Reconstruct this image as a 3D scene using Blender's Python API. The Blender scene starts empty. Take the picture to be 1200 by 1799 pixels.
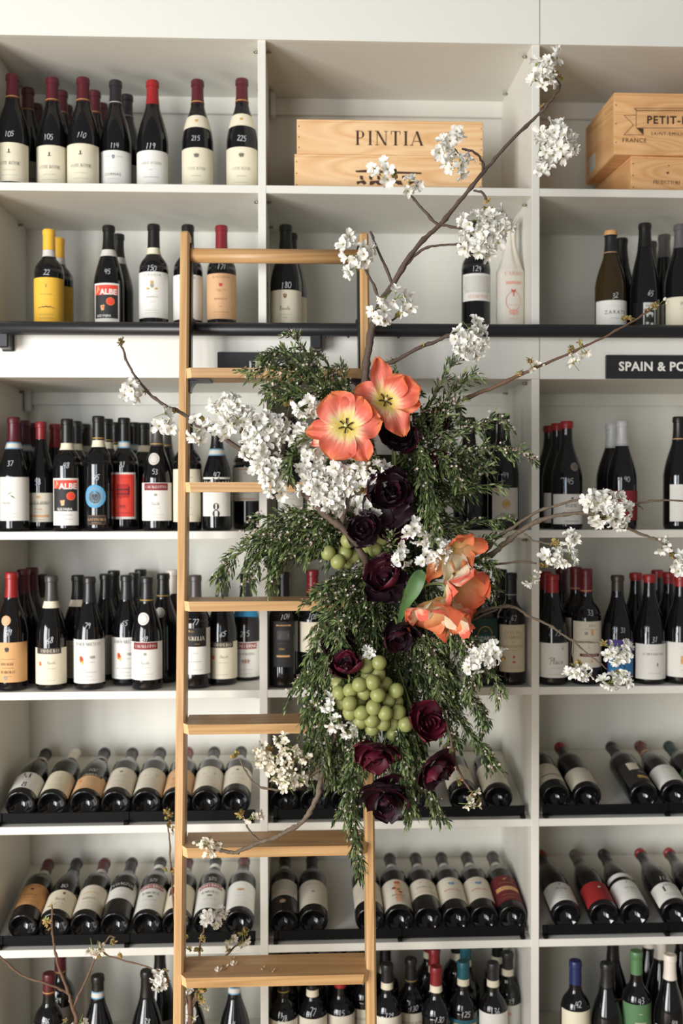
import bpy, math, random
from mathutils import Vector, Matrix, Quaternion

random.seed(7)
SC = bpy.context.scene
COL = SC.collection
PI = math.pi

# ------------------------------------------------------------------ camera
IMG_W, IMG_H, FPX = 1200.0, 1799.0, 1841.0
EYE = Vector((0.0772, -2.597, 1.75))
PITCH, YAW, ROLL = 0.0144, 0.045, -0.0019
FWD = Vector((math.sin(YAW) * math.cos(PITCH), math.cos(YAW) * math.cos(PITCH), -math.sin(PITCH)))
_r = Vector((math.cos(YAW), -math.sin(YAW), 0)); _u = _r.cross(FWD)
RGT = math.cos(ROLL) * _r + math.sin(ROLL) * _u
UPV = -math.sin(ROLL) * _r + math.cos(ROLL) * _u
cd = bpy.data.cameras.new('camera'); cam = bpy.data.objects.new('camera', cd); COL.objects.link(cam)
cd.sensor_fit = 'VERTICAL'; cd.sensor_height = 36.0; cd.lens = FPX / IMG_H * 36.0
cd.clip_start = 0.05; cd.clip_end = 60
cam.matrix_world = Matrix(((RGT.x, UPV.x, -FWD.x, EYE.x), (RGT.y, UPV.y, -FWD.y, EYE.y), (RGT.z, UPV.z, -FWD.z, EYE.z), (0, 0, 0, 1)))
cd.dof.use_dof = True; cd.dof.focus_distance = 2.26; cd.dof.aperture_fstop = 1.9
SC.camera = cam


def at(px, py, Y):
    """The point of the vertical plane at depth Y that the photograph shows at (px, py)."""
    d = FWD + (px - IMG_W / 2) / FPX * RGT - (py - IMG_H / 2) / FPX * UPV
    return EYE + d * ((Y - EYE.y) / d.y)


# ------------------------------------------------------------------ light
w = bpy.data.worlds.new('room_daylight'); SC.world = w; w.use_nodes = True
w.node_tree.nodes['Background'].inputs[0].default_value = (1.0, 1.0, 0.975, 1)
w.node_tree.nodes['Background'].inputs[1].default_value = 0.19


def area(name, loc, aim, sx, sy, power, col):
    l = bpy.data.lights.new(name, 'AREA'); l.shape = 'RECTANGLE'; l.size = sx; l.size_y = sy
    l.energy = power; l.color = col
    o = bpy.data.objects.new(name, l); COL.objects.link(o); o.location = loc
    o.rotation_euler = (Vector(aim) - Vector(loc)).to_track_quat('-Z', 'Y').to_euler()
    return o


for _i in range(3):   # the shop window on the left, three tall panes between mullions
    _t = (_i - 1) * 0.56
    area('shop_window_light', (-2.7 + _t * 0.74, -3.3 - _t * 0.67, 1.45), (0.35 + _t * 0.74, 0.1 - _t * 0.67, 1.55), 0.44, 2.3, 65, (1.0, 1.0, 0.985))
area('front_left_light', (-1.15, -4.6, 1.5), (0.3, 0, 1.6), 0.9, 2.3, 46, (1.0, 0.995, 0.975))  # broad area light behind the camera, off to its left
area('sky_pane_light', (-1.75, -4.1, 2.1), (0.35, 0.1, 1.5), 0.14, 0.9, 6, (0.12, 0.45, 1.0))
SC.view_settings.view_transform = 'Standard'; SC.view_settings.look = 'None'
SC.view_settings.exposure = 0.13; SC.view_settings.gamma = 1.0; SC.view_settings.use_curve_mapping = False
SC.cycles.max_bounces = 6; SC.cycles.diffuse_bounces = 4; SC.cycles.glossy_bounces = 3
SC.cycles.transmission_bounces = 3; SC.cycles.transparent_max_bounces = 6
SC.cycles.caustics_reflective = False; SC.cycles.caustics_refractive = False
SC.cycles.use_denoising = True


# ------------------------------------------------------------------ materials
def srgb(c):
    return tuple((x / 255 / 12.92 if x / 255 <= 0.04045 else ((x / 255 + 0.055) / 1.055) ** 2.4) for x in c)


_M = {}


def mat(name, col, rough=0.5, noise=0.06, scale=30.0, metal=0.0, spec=0.5, transl=0.0, coat=0.0, bump=0.0):
    """A procedural material: base colour with a fine noise variation; optional translucency for petals and leaves."""
    if name in _M: return _M[name]
    m = bpy.data.materials.new(name); m.use_nodes = True; nt = m.node_tree; b = nt.nodes['Principled BSDF']
    c = srgb(col)
    b.inputs['Roughness'].default_value = rough; b.inputs['Metallic'].default_value = metal
    b.inputs['Specular IOR Level'].default_value = spec; b.inputs['Coat Weight'].default_value = coat
    tc = nt.nodes.new('ShaderNodeTexCoord'); nz = nt.nodes.new('ShaderNodeTexNoise'); nz.inputs['Scale'].default_value = scale
    nz.inputs['Detail'].default_value = 3
    nt.links.new(tc.outputs['Object'], nz.inputs['Vector'])
    mx = nt.nodes.new('ShaderNodeMix'); mx.data_type = 'RGBA'
    mx.inputs['A'].default_value = (*[max(0, x * (1 - noise)) for x in c], 1); mx.inputs['B'].default_value = (*[min(1, x * (1 + noise)) for x in c], 1)
    nt.links.new(nz.outputs['Fac'], mx.inputs['Factor']); nt.links.new(mx.outputs['Result'], b.inputs['Base Color'])
    if bump:
        bp = nt.nodes.new('ShaderNodeBump'); bp.inputs['Strength'].default_value = bump; bp.inputs['Distance'].default_value = 0.002
        nt.links.new(nz.outputs['Fac'], bp.inputs['Height']); nt.links.new(bp.outputs['Normal'], b.inputs['Normal'])
    if transl:
        t = nt.nodes.new('ShaderNodeBsdfTranslucent'); nt.links.new(mx.outputs['Result'], t.inputs['Color'])
        ms = nt.nodes.new('ShaderNodeMixShader'); ms.inputs[0].default_value = transl
        nt.links.new(b.outputs[0], ms.inputs[1]); nt.links.new(t.outputs[0], ms.inputs[2])
        nt.links.new(ms.outputs[0], nt.nodes['Material Output'].inputs['Surface'])
    _M[name] = m
    return m


def wood(name, c1, c2, scl, ring=4.0, rough=0.42, dist=3.0):
    """Wood with a long grain: stretched noise streaks and soft annual bands."""
    if name in _M: return _M[name]
    m = bpy.data.materials.new(name); m.use_nodes = True; nt = m.node_tree; b = nt.nodes['Principled BSDF']; L = nt.links.new
    tc = nt.nodes.new('ShaderNodeTexCoord'); mp = nt.nodes.new('ShaderNodeMapping'); mp.inputs['Scale'].default_value = scl
    L(tc.outputs['Object'], mp.inputs['Vector'])
    n1 = nt.nodes.new('ShaderNodeTexNoise'); n1.inputs['Scale'].default_value = 1.0; n1.inputs['Detail'].default_value = 6; L(mp.outputs[0], n1.inputs['Vector'])
    wv = nt.nodes.new('ShaderNodeTexNoise'); wv.inputs['Scale'].default_value = ring * 0.05; wv.inputs['Detail'].default_value = 1; wv.inputs['Distortion'].default_value = dist * 0.1
    L(mp.outputs[0], wv.inputs['Vector'])
    ml = nt.nodes.new('ShaderNodeMath'); ml.operation = 'MULTIPLY'; ml.inputs[1].default_value = 9 + ring; L(wv.outputs['Fac'], ml.inputs[0])
    fr = nt.nodes.new('ShaderNodeMath'); fr.operation = 'PINGPONG'; fr.inputs[1].default_value = 1.0; L(ml.outputs[0], fr.inputs[0])
    ad = nt.nodes.new('ShaderNodeMath'); ad.operation = 'MULTIPLY_ADD'; ad.inputs[1].default_value = 0.45; L(fr.outputs[0], ad.inputs[0])
    m2 = nt.nodes.new('ShaderNodeMath'); m2.operation = 'MULTIPLY'; m2.inputs[1].default_value = 0.6; L(n1.outputs['Fac'], m2.inputs[0]); L(m2.outputs[0], ad.inputs[2])
    cr = nt.nodes.new('ShaderNodeValToRGB'); cr.color_ramp.elements[0].position = 0.15; cr.color_ramp.elements[1].position = 0.8
    cr.color_ramp.elements[0].color = (*srgb(c2), 1); cr.color_ramp.elements[1].color = (*srgb(c1), 1)
    L(ad.outputs[0], cr.inputs[0]); L(cr.outputs[0], b.inputs['Base Color']); b.inputs['Roughness'].default_value = rough
    bp = nt.nodes.new('ShaderNodeBump'); bp.inputs['Strength'].default_value = 0.12; bp.inputs['Distance'].default_value = 0.001
    L(n1.outputs['Fac'], bp.inputs['Height']); L(bp.outputs[0], b.inputs['Normal'])
    _M[name] = m
    return m


WHITE = mat('white_melamine', (226, 224, 215), 0.42, 0.015, 60)
WHITEP = mat('white_panel', (228, 227, 219), 0.45, 0.015, 60)
PLAST = mat('white_plastic', (225, 225, 222), 0.4)
BLACKM = mat('black_powder_coat', (34, 35, 38), 0.36, 0.08, 200, bump=0.05)
BLACKR = mat('black_rack_metal', (15, 15, 16), 0.6, 0.06, 150, spec=0.12)
STEEL = mat('steel_pin', (150, 140, 120), 0.3, 0.1, 80, metal=1.0)
OAKV = wood('oak_upright', (204, 164, 114), (176, 132, 84), (90, 30, 3.0), 5)
OAKH = wood('oak_tread', (198, 158, 108), (166, 124, 78), (3.0, 40, 110), 6)
OAKE = mat('oak_end_grain', (226, 184, 134), 0.55, 0.1, 120)
PINE1 = wood('pine_crate', (240, 204, 158), (222, 170, 114), (5.0, 26, 34), 8, 0.6, 9)
PINE2 = wood('pine_crate_dark', (236, 188, 134), (212, 156, 100), (5.0, 26, 30), 10, 0.6, 12)
PINES = wood('pine_crate_side', (232, 186, 130), (204, 150, 96), (26, 5.0, 40), 6, 0.6, 6)
GLASS = mat('dark_wine_glass', (17, 17, 19), 0.07, 0.0, 1, spec=0.5, coat=0.15)
GLASSB = mat('olive_brown_glass', (52, 40, 16), 0.07, 0.15, 12, spec=0.5, coat=0.15)
GLASSG = mat('green_black_glass', (20, 26, 20), 0.07, 0.0, 1, spec=0.5, coat=0.15)
MARK = mat('white_marker', (214, 218, 220), 0.6, 0.12, 300)

PAL = dict(
    black=(24, 23, 22), ink=(48, 42, 38), gry=(112, 104, 93), lgr=(156, 149, 136), brn=(110, 72, 44), cream=(226, 217, 192), wht=(228, 226, 219),
    ivory=(222, 214, 196), yel=(236, 184, 62), tan=(214, 164, 110), tan2=(204, 150, 96), red=(188, 40, 38), crim=(130, 34, 40), drk=(84, 26, 36), org=(222, 106, 40),
    teal=(32, 92, 104), blue=(86, 156, 196), bird=(40, 132, 178), navy=(34, 44, 92), grn=(88, 128, 86), dgrn=(26, 62, 56), olv=(96, 118, 64), gold=(196, 160, 84),
    lgry=(205, 202, 194), gray=(92, 88, 90), slv=(186, 186, 184), mar=(104, 30, 36), pnk=(224, 168, 150), pur=(70, 58, 128), cyan=(40, 120, 178), rose=(200, 60, 60), blk2=(38, 37, 38),
    chc=(70, 66, 64), wine=(92, 24, 38), bred=(150, 32, 34), pale=(232, 222, 208), peach=(220, 176, 132), dkb=(58, 46, 42), lred=(226, 70, 54))


def ink(n):
    return mat('print_' + n, PAL[n], 0.65, 0.05, 150)


def paper(n):
    return mat('paper_' + n, PAL[n], 0.7, 0.04, 90)


def capm(n):
    return mat('capsule_' + n, PAL[n], 0.34, 0.05, 120, spec=0.5)


# ------------------------------------------------------------------ mesh helpers
class MB:
    def __init__(s):
        s.v = []; s.f = []; s.mi = []; s.m = []; s.uv = None

    def slot(s, m):
        if m not in s.m: s.m.append(m)
        return s.m.index(m)

    def add(s, vs, fs, m):
        b = len(s.v); k = s.slot(m); s.v.extend(vs)
        for f in fs: s.f.append([b + i for i in f]); s.mi.append(k)

    def box(s, x0, y0, z0, x1, y1, z1, m):
        s.add([(x0, y0, z0), (x1, y0, z0), (x1, y1, z0), (x0, y1, z0), (x0, y0, z1), (x1, y0, z1), (x1, y1, z1), (x0, y1, z1)],
              [(0, 3, 2, 1), (4, 5, 6, 7), (0, 1, 5, 4), (1, 2, 6, 5), (2, 3, 7, 6), (3, 0, 4, 7)], m)

    def bevbox(s, x0, y0, z0, x1, y1, z1, m, b=0.002):
        """A box with every edge chamfered by b."""
        P = []
        for (sx, a, a2) in ((0, x0, x1),):
            pass
        c = []
        for ix in (0, 1):
            for iy in (0, 1):
                for iz in (0, 1):
                    X, Y, Z = (x1 if ix else x0), (y1 if iy else y0), (z1 if iz else z0)
                    dx, dy, dz = (-b if ix else b), (-b if iy else b), (-b if iz else b)
                    c.append([(X, Y + dy, Z + dz), (X + dx, Y, Z + dz), (X + dx, Y + dy, Z)])
        vs = [p for t in c for p in t]
        i = lambda ix, iy, iz, k: (ix * 4 + iy * 2 + iz) * 3 + k
        fs = []
        for q in (0, 1):
            fs.append([i(q, 0, 0, 0), i(q, 1, 0, 0), i(q, 1, 1, 0), i(q, 0, 1, 0)][::1 if q else -1])
            fs.append([i(0, q, 0, 1), i(1, q, 0, 1), i(1, q, 1, 1), i(0, q, 1, 1)][::-1 if q else 1])
            fs.append([i(0, 0, q, 2), i(1, 0, q, 2), i(1, 1, q, 2), i(0, 1, q, 2)][::1 if q else -1])
        for a in (0, 1):
            for d in (0, 1):
                fs.append([i(a, d, 0, 0), i(a, d, 1, 0), i(a, d, 1, 1), i(a, d, 0, 1)])
                fs.append([i(a, 0, d, 0), i(a, 1, d, 0), i(a, 1, d, 2), i(a, 0, d, 2)])
                fs.append([i(0, a, d, 1), i(1, a, d, 1), i(1, a, d, 2), i(0, a, d, 2)])
        for ix in (0, 1):
            for iy in (0, 1):
                for iz in (0, 1): fs.append([i(ix, iy, iz, 0), i(ix, iy, iz, 1), i(ix, iy, iz, 2)])
        s.add(vs, fs, m)

    def lathe(s, prof, m, n=28):
        """prof: (r, z) points revolved about Z."""
        vs = []; fs = []
        for r, z in prof:
            for k in range(n):
                a = 2 * PI * k / n; vs.append((r * math.cos(a), r * math.sin(a), z))
        for j in range(len(prof) - 1):
            for k in range(n):
                k2 = (k + 1) % n; fs.append((j * n + k, j * n + k2, (j + 1) * n + k2, (j + 1) * n + k))
        s.add(vs, fs, m)

    def tube(s, pts, rad, m, n=8, cap=True):
        """A tube through pts with a radius per point."""
        if not hasattr(rad, '__len__'): rad = [rad] * len(pts)
        pts = [Vector(p) for p in pts]; vs = []; fs = []
        up = None
        for j, p in enumerate(pts):
            t = (pts[min(j + 1, len(pts) - 1)] - pts[max(j - 1, 0)])
            t = t.normalized() if t.length > 1e-9 else Vector((0, 0, 1))
            if up is None: up = t.orthogonal().normalized()
            up = (up - t * up.dot(t)); up = up.normalized() if up.length > 1e-6 else t.orthogonal().normalized()
            sd = t.cross(up)
            for k in range(n):
                a = 2 * PI * k / n; q = p + (up * math.cos(a) + sd * math.sin(a)) * rad[j]; vs.append(q[:])
        for j in range(len(pts) - 1):
            for k in range(n):
                k2 = (k + 1) % n; fs.append((j * n + k, j * n + k2, (j + 1) * n + k2, (j + 1) * n + k))
        if cap:
            fs.append(list(range(n))[::-1]); fs.append([(len(pts) - 1) * n + k for k in range(n)])
        s.add(vs, fs, m)

    def ball(s, c, r, m, nu=8, nv=6, sz=1.0):
        vs = []; fs = []
        for j in range(nv + 1):
            th = PI * j / nv
            for k in range(nu):
                a = 2 * PI * k / nu
                vs.append((c[0] + r * math.sin(th) * math.cos(a), c[1] + r * math.sin(th) * math.sin(a), c[2] + r * sz * math.cos(th)))
        for j in range(nv):
            for k in range(nu):
                k2 = (k + 1) % nu; fs.append((j * nu + k, (j + 1) * nu + k, (j + 1) * nu + k2, j * nu + k2))
        s.add(vs, fs, m)

    def mesh(s, name, smooth=False):
        me = bpy.data.meshes.new(name); me.from_pydata(s.v, [], s.f)
        for m in s.m: me.materials.append(m)
        me.polygons.foreach_set('material_index', s.mi)
        if smooth: me.polygons.foreach_set('use_smooth', [True] * len(s.f))
        if s.uv is not None:
            uvl = me.uv_layers.new(name='uv')
            li = [0] * len(me.loops); me.loops.foreach_get('vertex_index', li)
            flat = []
            for i in li: flat.extend(s.uv[i])
            uvl.data.foreach_set('uv', flat)
        me.update()
        return me

    def build(s, name, parent=None, smooth=False, sharp=None):
        me = s.mesh(name, smooth)
        if sharp: 
            me.polygons.foreach_set('use_smooth', [True] * len(s.f)); me.set_sharp_from_angle(angle=sharp)
        return put(name, me, parent)


def put(name, me, parent=None, mw=None):
    o = bpy.data.objects.new(name, me); COL.objects.link(o)
    if parent is not None: o.parent = parent
    if mw is not None: o.matrix_local = mw
    return o


def thing(name, label, cat, loc=(0, 0, 0), group=None, rot=None):
    o = bpy.data.objects.new(name, None); COL.objects.link(o); o.location = loc; o.empty_display_size = 0.02
    if rot is not None: o.rotation_euler = rot
    return tag(o, label, cat, group)


def tag(o, label, cat, group=None):
    o['label'] = label; o['category'] = cat
    if group: o['group'] = group
    return o


def spline(pts, sub=4):
    """Catmull-Rom through tuples of any size."""
    out = []
    n = len(pts)
    for i in range(n - 1):
        p0, p1, p2, p3 = pts[max(i - 1, 0)], pts[i], pts[i + 1], pts[min(i + 2, n - 1)]
        for k in range(sub):
            t = k / sub
            out.append(tuple(0.5 * (2 * b + (c - a) * t + (2 * a - 5 * b + 4 * c - d) * t * t + (3 * b - a - 3 * c + d) * t ** 3) for a, b, c, d in zip(p0, p1, p2, p3)))
    out.append(tuple(pts[-1]))
    return out


# ------------------------------------------------------------------ lettering
CHARS = 'ABCDEFGHIJKLMNOPQRSTUVWXYZabcdefghijklmnopqrstuvwxyz0123456789&-.,\'ÔÉ+'
GLY = {}


def load_glyphs():
    """Outline every character of Blender's built-in sans once (regular and bold) as triangles with its advance width."""
    objs = []
    for wt, off in (('r', 0.0), ('b', 0.028)):
        for ch in CHARS:
            for k, body in ((0, ch), (1, 'H' + ch + 'H')):
                c = bpy.data.curves.new('t', 'FONT'); c.body = body; c.size = 1.0; c.offset = off; c.resolution_u = 3; c.fill_mode = 'FRONT'
                o = bpy.data.objects.new('t', c); COL.objects.link(o); objs.append((wt, ch, k, o))
    dg = bpy.context.evaluated_depsgraph_get(); dg.update()
    adv = {}; hh = {}
    for wt, ch, k, o in objs:
        ev = o.evaluated_get(dg); me = ev.to_mesh()
        vs = [(v.co.x, v.co.y) for v in me.vertices]
        if k == 0: GLY[wt, ch] = [vs, [tuple(p.vertices) for p in me.polygons], 0]
        else: adv[wt, ch] = max(v[0] for v in vs) if vs else 0
        ev.to_mesh_clear()
    for wt, ch, k, o in objs:
        if k == 0: continue
        # width of H+ch+H minus the plain HH width gives the advance
        GLY[wt, ch][2] = adv[wt, ch]
    for wt in 'rb':
        capw = max(v[0] for v in GLY[wt, 'H'][0]); hhw = GLY[wt, 'H'][2]
        for ch in CHARS:
            a3 = GLY[wt, ch][2]
            GLY[wt, ch][2] = ('x', a3)
        h3 = GLY[wt, 'H'][2][1]; ah = (h3 - capw) / 2
        for ch in CHARS: GLY[wt, ch][2] = GLY[wt, ch][2][1] - capw - ah
    caph = max(v[1] for v in GLY['r', 'H'][0])
    for key in GLY:
        g = GLY[key]; GLY[key] = ([(x / caph, y / caph) for x, y in g[0]], g[1], g[2] / caph)
    for _, _, _, o in objs:
        c = o.data; bpy.data.objects.remove(o); bpy.data.curves.remove(c)


load_glyphs()

# a high-contrast roman: thick stems, hairlines and flat serifs (S stem, h hairline stem, d diagonal, b hairline bar, a arc)
TS, TH = 0.15, 0.045
ROM = {
    'A': (0.86, ['d 0.06 0 0.43 1 h', 'd 0.43 1 0.78 0 S', 'b 0.2 0.66 0.3', 's 0.06 0', 's 0.78 0']),
    'B': (0.72, ['S 0.15', 'a 0.34 0.75 0.24 0.25 -90 90', 'a 0.34 0.26 0.29 0.26 -90 90', 'b 0.15 0.34 0.5', 'b 0.15 0.34 0.98', 'b 0.15 0.34 0.02']),
    'C': (0.8, ['a 0.45 0.5 0.38 0.52 50 310', 'h 0.72 0.66 0.92']),
    'D': (0.84, ['S 0.15', 'a 0.32 0.5 0.42 0.5 -90 90', 'b 0.15 0.34 0.98', 'b 0.15 0.34 0.02']),
    'E': (0.68, ['S 0.15', 'b 0.15 0.6 0.98', 'b 0.15 0.45 0.52', 'b 0.15 0.62 0.02', 'h 0.6 0.75 1', 'h 0.62 0 0.25', 'h 0.45 0.42 0.62']),
    'F': (0.64, ['S 0.15', 'b 0.15 0.6 0.98', 'b 0.15 0.45 0.52', 'h 0.6 0.75 1', 'h 0.45 0.42 0.62']),
    'G': (0.86, ['a 0.45 0.5 0.38 0.52 45 320', 'T 0.72 0 0.42', 's 0.72 0.42']),
    'H': (0.9, ['S 0.16', 'S 0.72', 'b 0.16 0.72 0.5']),
    'I': (0.36, ['S 0.18']), 'J': (0.5, ['T 0.3 0.15 1', 's 0.3 1', 'a 0.15 0.15 0.15 0.17 180 360']),
    'K': (0.82, ['S 0.15', 'd 0.2 0.4 0.66 1 h', 'd 0.32 0.55 0.7 0 S', 's 0.7 0']),
    'L': (0.66, ['S 0.15', 'b 0.15 0.6 0.02', 'h 0.6 0 0.28']),
    'M': (1.0, ['h 0.12 0 1', 'd 0.14 1 0.5 0 S', 'd 0.5 0 0.84 1 h', 'T 0.86 0 1', 's 0.12 0', 's 0.86 0', 's 0.1 1', 's 0.88 1']),
    'N': (0.9, ['h 0.14 0 1', 'd 0.16 1 0.74 0 S', 'h 0.76 0 1', 's 0.14 0', 's 0.1 1', 's 0.76 1']),
    'O': (0.9, ['a 0.45 0.5 0.4 0.52 0 360']), 'P': (0.68, ['S 0.15', 'a 0.32 0.73 0.3 0.27 -90 90', 'b 0.15 0.32 0.98', 'b 0.15 0.32 0.48']),
    'Q': (0.9, ['a 0.45 0.5 0.4 0.52 0 360', 'd 0.45 0.1 0.8 -0.15 S']),
    'R': (0.78, ['S 0.15', 'a 0.32 0.75 0.28 0.25 -90 90', 'b 0.15 0.32 0.98', 'b 0.15 0.32 0.51', 'd 0.36 0.5 0.66 0 S', 's 0.68 0']),
    'S': (0.62, ['a 0.31 0.76 0.23 0.26 40 270', 'a 0.31 0.25 0.25 0.26 -140 90', 'h 0.52 0.72 0.98', 'h 0.08 0 0.26']),
    'T': (0.74, ['S 0.37', 'b 0.06 0.68 0.98', 'h 0.06 0.74 1', 'h 0.68 0.74 1']),
    'U': (0.84, ['T 0.16 0.3 1', 'h 0.7 0.3 1', 's 0.16 1', 's 0.7 1', 'a 0.43 0.3 0.27 0.32 180 360']),
    'V': (0.82, ['d 0.08 1 0.42 0 S', 'd 0.42 0 0.74 1 h', 's 0.1 1', 's 0.74 1']),
    'W': (1.1, ['d 0.08 1 0.34 0 S', 'd 0.34 0 0.56 1 h', 'd 0.54 1 0.8 0 S', 'd 0.8 0 1.02 1 h', 's 0.1 1', 's 1.02 1']),
    'X': (0.8, ['d 0.1 1 0.7 0 S', 'd 0.1 0 0.68 1 h', 's 0.1 0', 's 0.7 0', 's 0.1 1', 's 0.68 1']),
    'Y': (0.78, ['d 0.08 1 0.4 0.45 S', 'd 0.4 0.45 0.7 1 h', 'T 0.4 0 0.45', 's 0.4 0']),
    'Z': (0.7, ['b 0.08 0.6 0.98', 'b 0.08 0.64 0.02', 'd 0.58 1 0.1 0 S']),
    '8': (0.62, ['a 0.31 0.74 0.21 0.24 0 360', 'a 0.31 0.24 0.26 0.27 0 360']),
    '1': (0.5, ['S 0.28', 'd 0.08 0.76 0.26 1 h']),
    '-': (0.4, ['b 0.06 0.32 0.42']), '.': (0.24, ['b 0.06 0.18 0.04']), ' ': (0.35, [])}


def roman(ch):
    """[quads] of a roman letter in cap-height units."""
    base = {'Ô': 'O', 'É': 'E'}.get(ch, ch)
    wd, ops = ROM.get(base, ROM['I']); q = []
    rect = lambda x0, y0, x1, y1: q.append([(x0, y0), (x1, y0), (x1, y1), (x0, y1)])
    for op in ops:
        t = op.split(); k = t[0]
        if k in 'STh':
            x = float(t[1]); hw = (TH if k == 'h' else TS) / 2; y0, y1 = (0, 1) if k == 'S' else (float(t[2]), float(t[3]))
            rect(x - hw, y0, x + hw, y1)
            if k == 'S':
                for y in (0, 1 - TH): rect(x - 0.15, y, x + 0.15, y + TH)
        elif k == 's':
            x, y = float(t[1]), float(t[2]); y = 0 if y < 0.2 else y - TH; rect(x - 0.13, y, x + 0.13, y + TH)
        elif k == 'b': rect(float(t[1]), float(t[3]) - TH / 2, float(t[2]), float(t[3]) + TH / 2)
        elif k == 'd':
            x0, y0, x1, y1 = map(float, t[1:5]); hw = (TS if t[5] == 'S' else TH) * 0.55
            q.append([(x0 - hw, y0), (x0 + hw, y0), (x1 + hw, y1), (x1 - hw, y1)])
        elif k == 'a':
            cx, cy, rx, ry, a0, a1 = map(float, t[1:7]); n = max(4, int((a1 - a0) / 26)); pr = None
            for i in range(n + 1):
                a = math.radians(a0 + (a1 - a0) * i / n); th = TH + (TS - TH) * abs(math.cos(a)) ** 1.5
                o = (cx + rx * math.cos(a), cy + ry * math.sin(a)); n_ = (cx + (rx - th) * math.cos(a), cy + (ry - max(TH, th * 0.4)) * math.sin(a))
                if pr: q.append([pr[0], o, n_, pr[1]])
                pr = (o, n_)
    if ch == 'Ô':
        q.append([(0.3, 1.08), (0.35, 1.06), (0.47, 1.2), (0.43, 1.24)]); q.append([(0.43, 1.24), (0.47, 1.2), (0.6, 1.06), (0.62, 1.1)])
    return q, wd


# single-stroke hand: polylines in cap-height units
HAND = {
    '0': [[(.3, 1), (.12, .85), (.05, .5), (.12, .1), (.3, 0), (.48, .15), (.54, .5), (.46, .88), (.28, 1)]], '1': [[(.16, .86), (.26, 1), (.2, 0)]],
    '2': [[(.06, .82), (.2, 1), (.42, .95), (.45, .7), (.25, .35), (.04, .02), (.3, .08), (.55, .02)]],
    '3': [[(.08, .92), (.3, 1), (.45, .8), (.22, .54), (.46, .34), (.36, .04), (.06, .04)]], '4': [[(.2, 1), (.06, .45), (.5, .5)], [(.44, .95), (.36, 0)]],
    '5': [[(.5, .98), (.16, .98), (.12, .58), (.38, .6), (.46, .3), (.3, .02), (.06, .06)]], '6': [[(.42, 1), (.16, .6), (.08, .2), (.28, 0), (.46, .2), (.36, .46), (.12, .34)]],
    '7': [[(.04, .98), (.5, .98), (.2, 0)]], '8': [[(.42, .86), (.22, 1), (.1, .8), (.4, .45), (.46, .15), (.25, 0), (.08, .18), (.3, .55), (.46, .85)]],
    '9': [[(.44, .8), (.24, 1), (.08, .78), (.2, .56), (.42, .7), (.46, .9), (.4, .4), (.34, 0)]], '+': [[(.3, .8), (.3, .2)], [(.05, .5), (.55, .5)]],
    'P': [[(.3, 1.1), (.2, .5), (.02, -.1)], [(-.1, .8), (.2, 1.15), (.62, 1.1), (.6, .75), (.25, .52)]], 'l': [[(.0, .1), (.3, .8), (.34, 1.1), (.18, .9), (.1, .15), (.3, .05)]],
    'a': [[(.42, .5), (.15, .48), (.05, .15), (.25, .0), (.42, .45), (.36, .05), (.55, .1)]], 'c': [[(.4, .42), (.22, .52), (.06, .25), (.15, .0), (.42, .12)]],
    'e': [[(.05, .22), (.36, .34), (.28, .52), (.08, .35), (.1, .04), (.42, .1)]], 'B': [[(.25, 1.1), (.08, 0)], [(0, .9), (.3, 1.15), (.6, .95), (.2, .58), (.56, .3), (.3, -.02), (0, .1)]],
    'r': [[(.02, .02), (.14, .5), (.3, .46), (.22, .05), (.4, .08)]], 'o': [[(.25, .5), (.06, .25), (.2, 0), (.38, .22), (.25, .5), (.48, .42)]], ' ': []}


def ribbon(pl, wdt):
    q = []; pl = [Vector(p) for p in spline(pl, 3)] if len(pl) > 2 else [Vector(p) for p in pl]
    prev = None
    for i, p in enumerate(pl):
        t = pl[min(i + 1, len(pl) - 1)] - pl[max(i - 1, 0)]
        n = Vector((-t.y, t.x)).normalized() * wdt / 2 if t.length > 1e-9 else Vector((0, wdt / 2))
        a, b = p + n, p - n
        if prev: q.append([prev[0][:], prev[1][:], b[:], a[:]])
        prev = (a, b)
    return q


def textpolys(s, font, jit=0.0):
    """[(verts, faces)] of a string laid from x=0 in cap-height units, and its width. Fonts: r regular, b bold, m roman, h hand."""
    out = []; x = 0
    for ch in s:
        if ch == ' ' and font != 'm': x += 0.4; continue
        if font in 'rb':
            g = GLY.get((font, ch))
            if g is None: x += 0.4; continue
            out.append(([(x + a, b) for a, b in g[0]], g[1])); x += g[2]
        elif font == 'm':
            q, wd = roman(ch)
            for p in q: out.append(([(x + a, b) for a, b in p], [(0, 1, 2, 3)]))
            x += wd
        else:
            y0 = random.uniform(-jit, jit)
            for pl in HAND.get(ch, []):
                for p in ribbon([(x + a, b + y0) for a, b in pl], 0.08): out.append((p, [(0, 1, 2, 3)]))
            x += 0.58 if ch != 'l' else 0.34
    return out, x


# ------------------------------------------------------------------ structure
def struct(name, mb):
    o = mb.build(name); o['kind'] = 'structure'; return o


mb = MB(); mb.box(-4, -5.5, -0.05, 5, 0.6, 0.0, wood('floor_boards', (196, 168, 132), (168, 138, 102), (2, 30, 30), 5, 0.5))
struct('floor', mb)
mb = MB(); mb.box(-4, 0.402, 0, 5, 0.5, 3.3, mat('painted_plaster', (224, 222, 214), 0.7, 0.02, 40)); struct('wall_back', mb)

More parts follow.
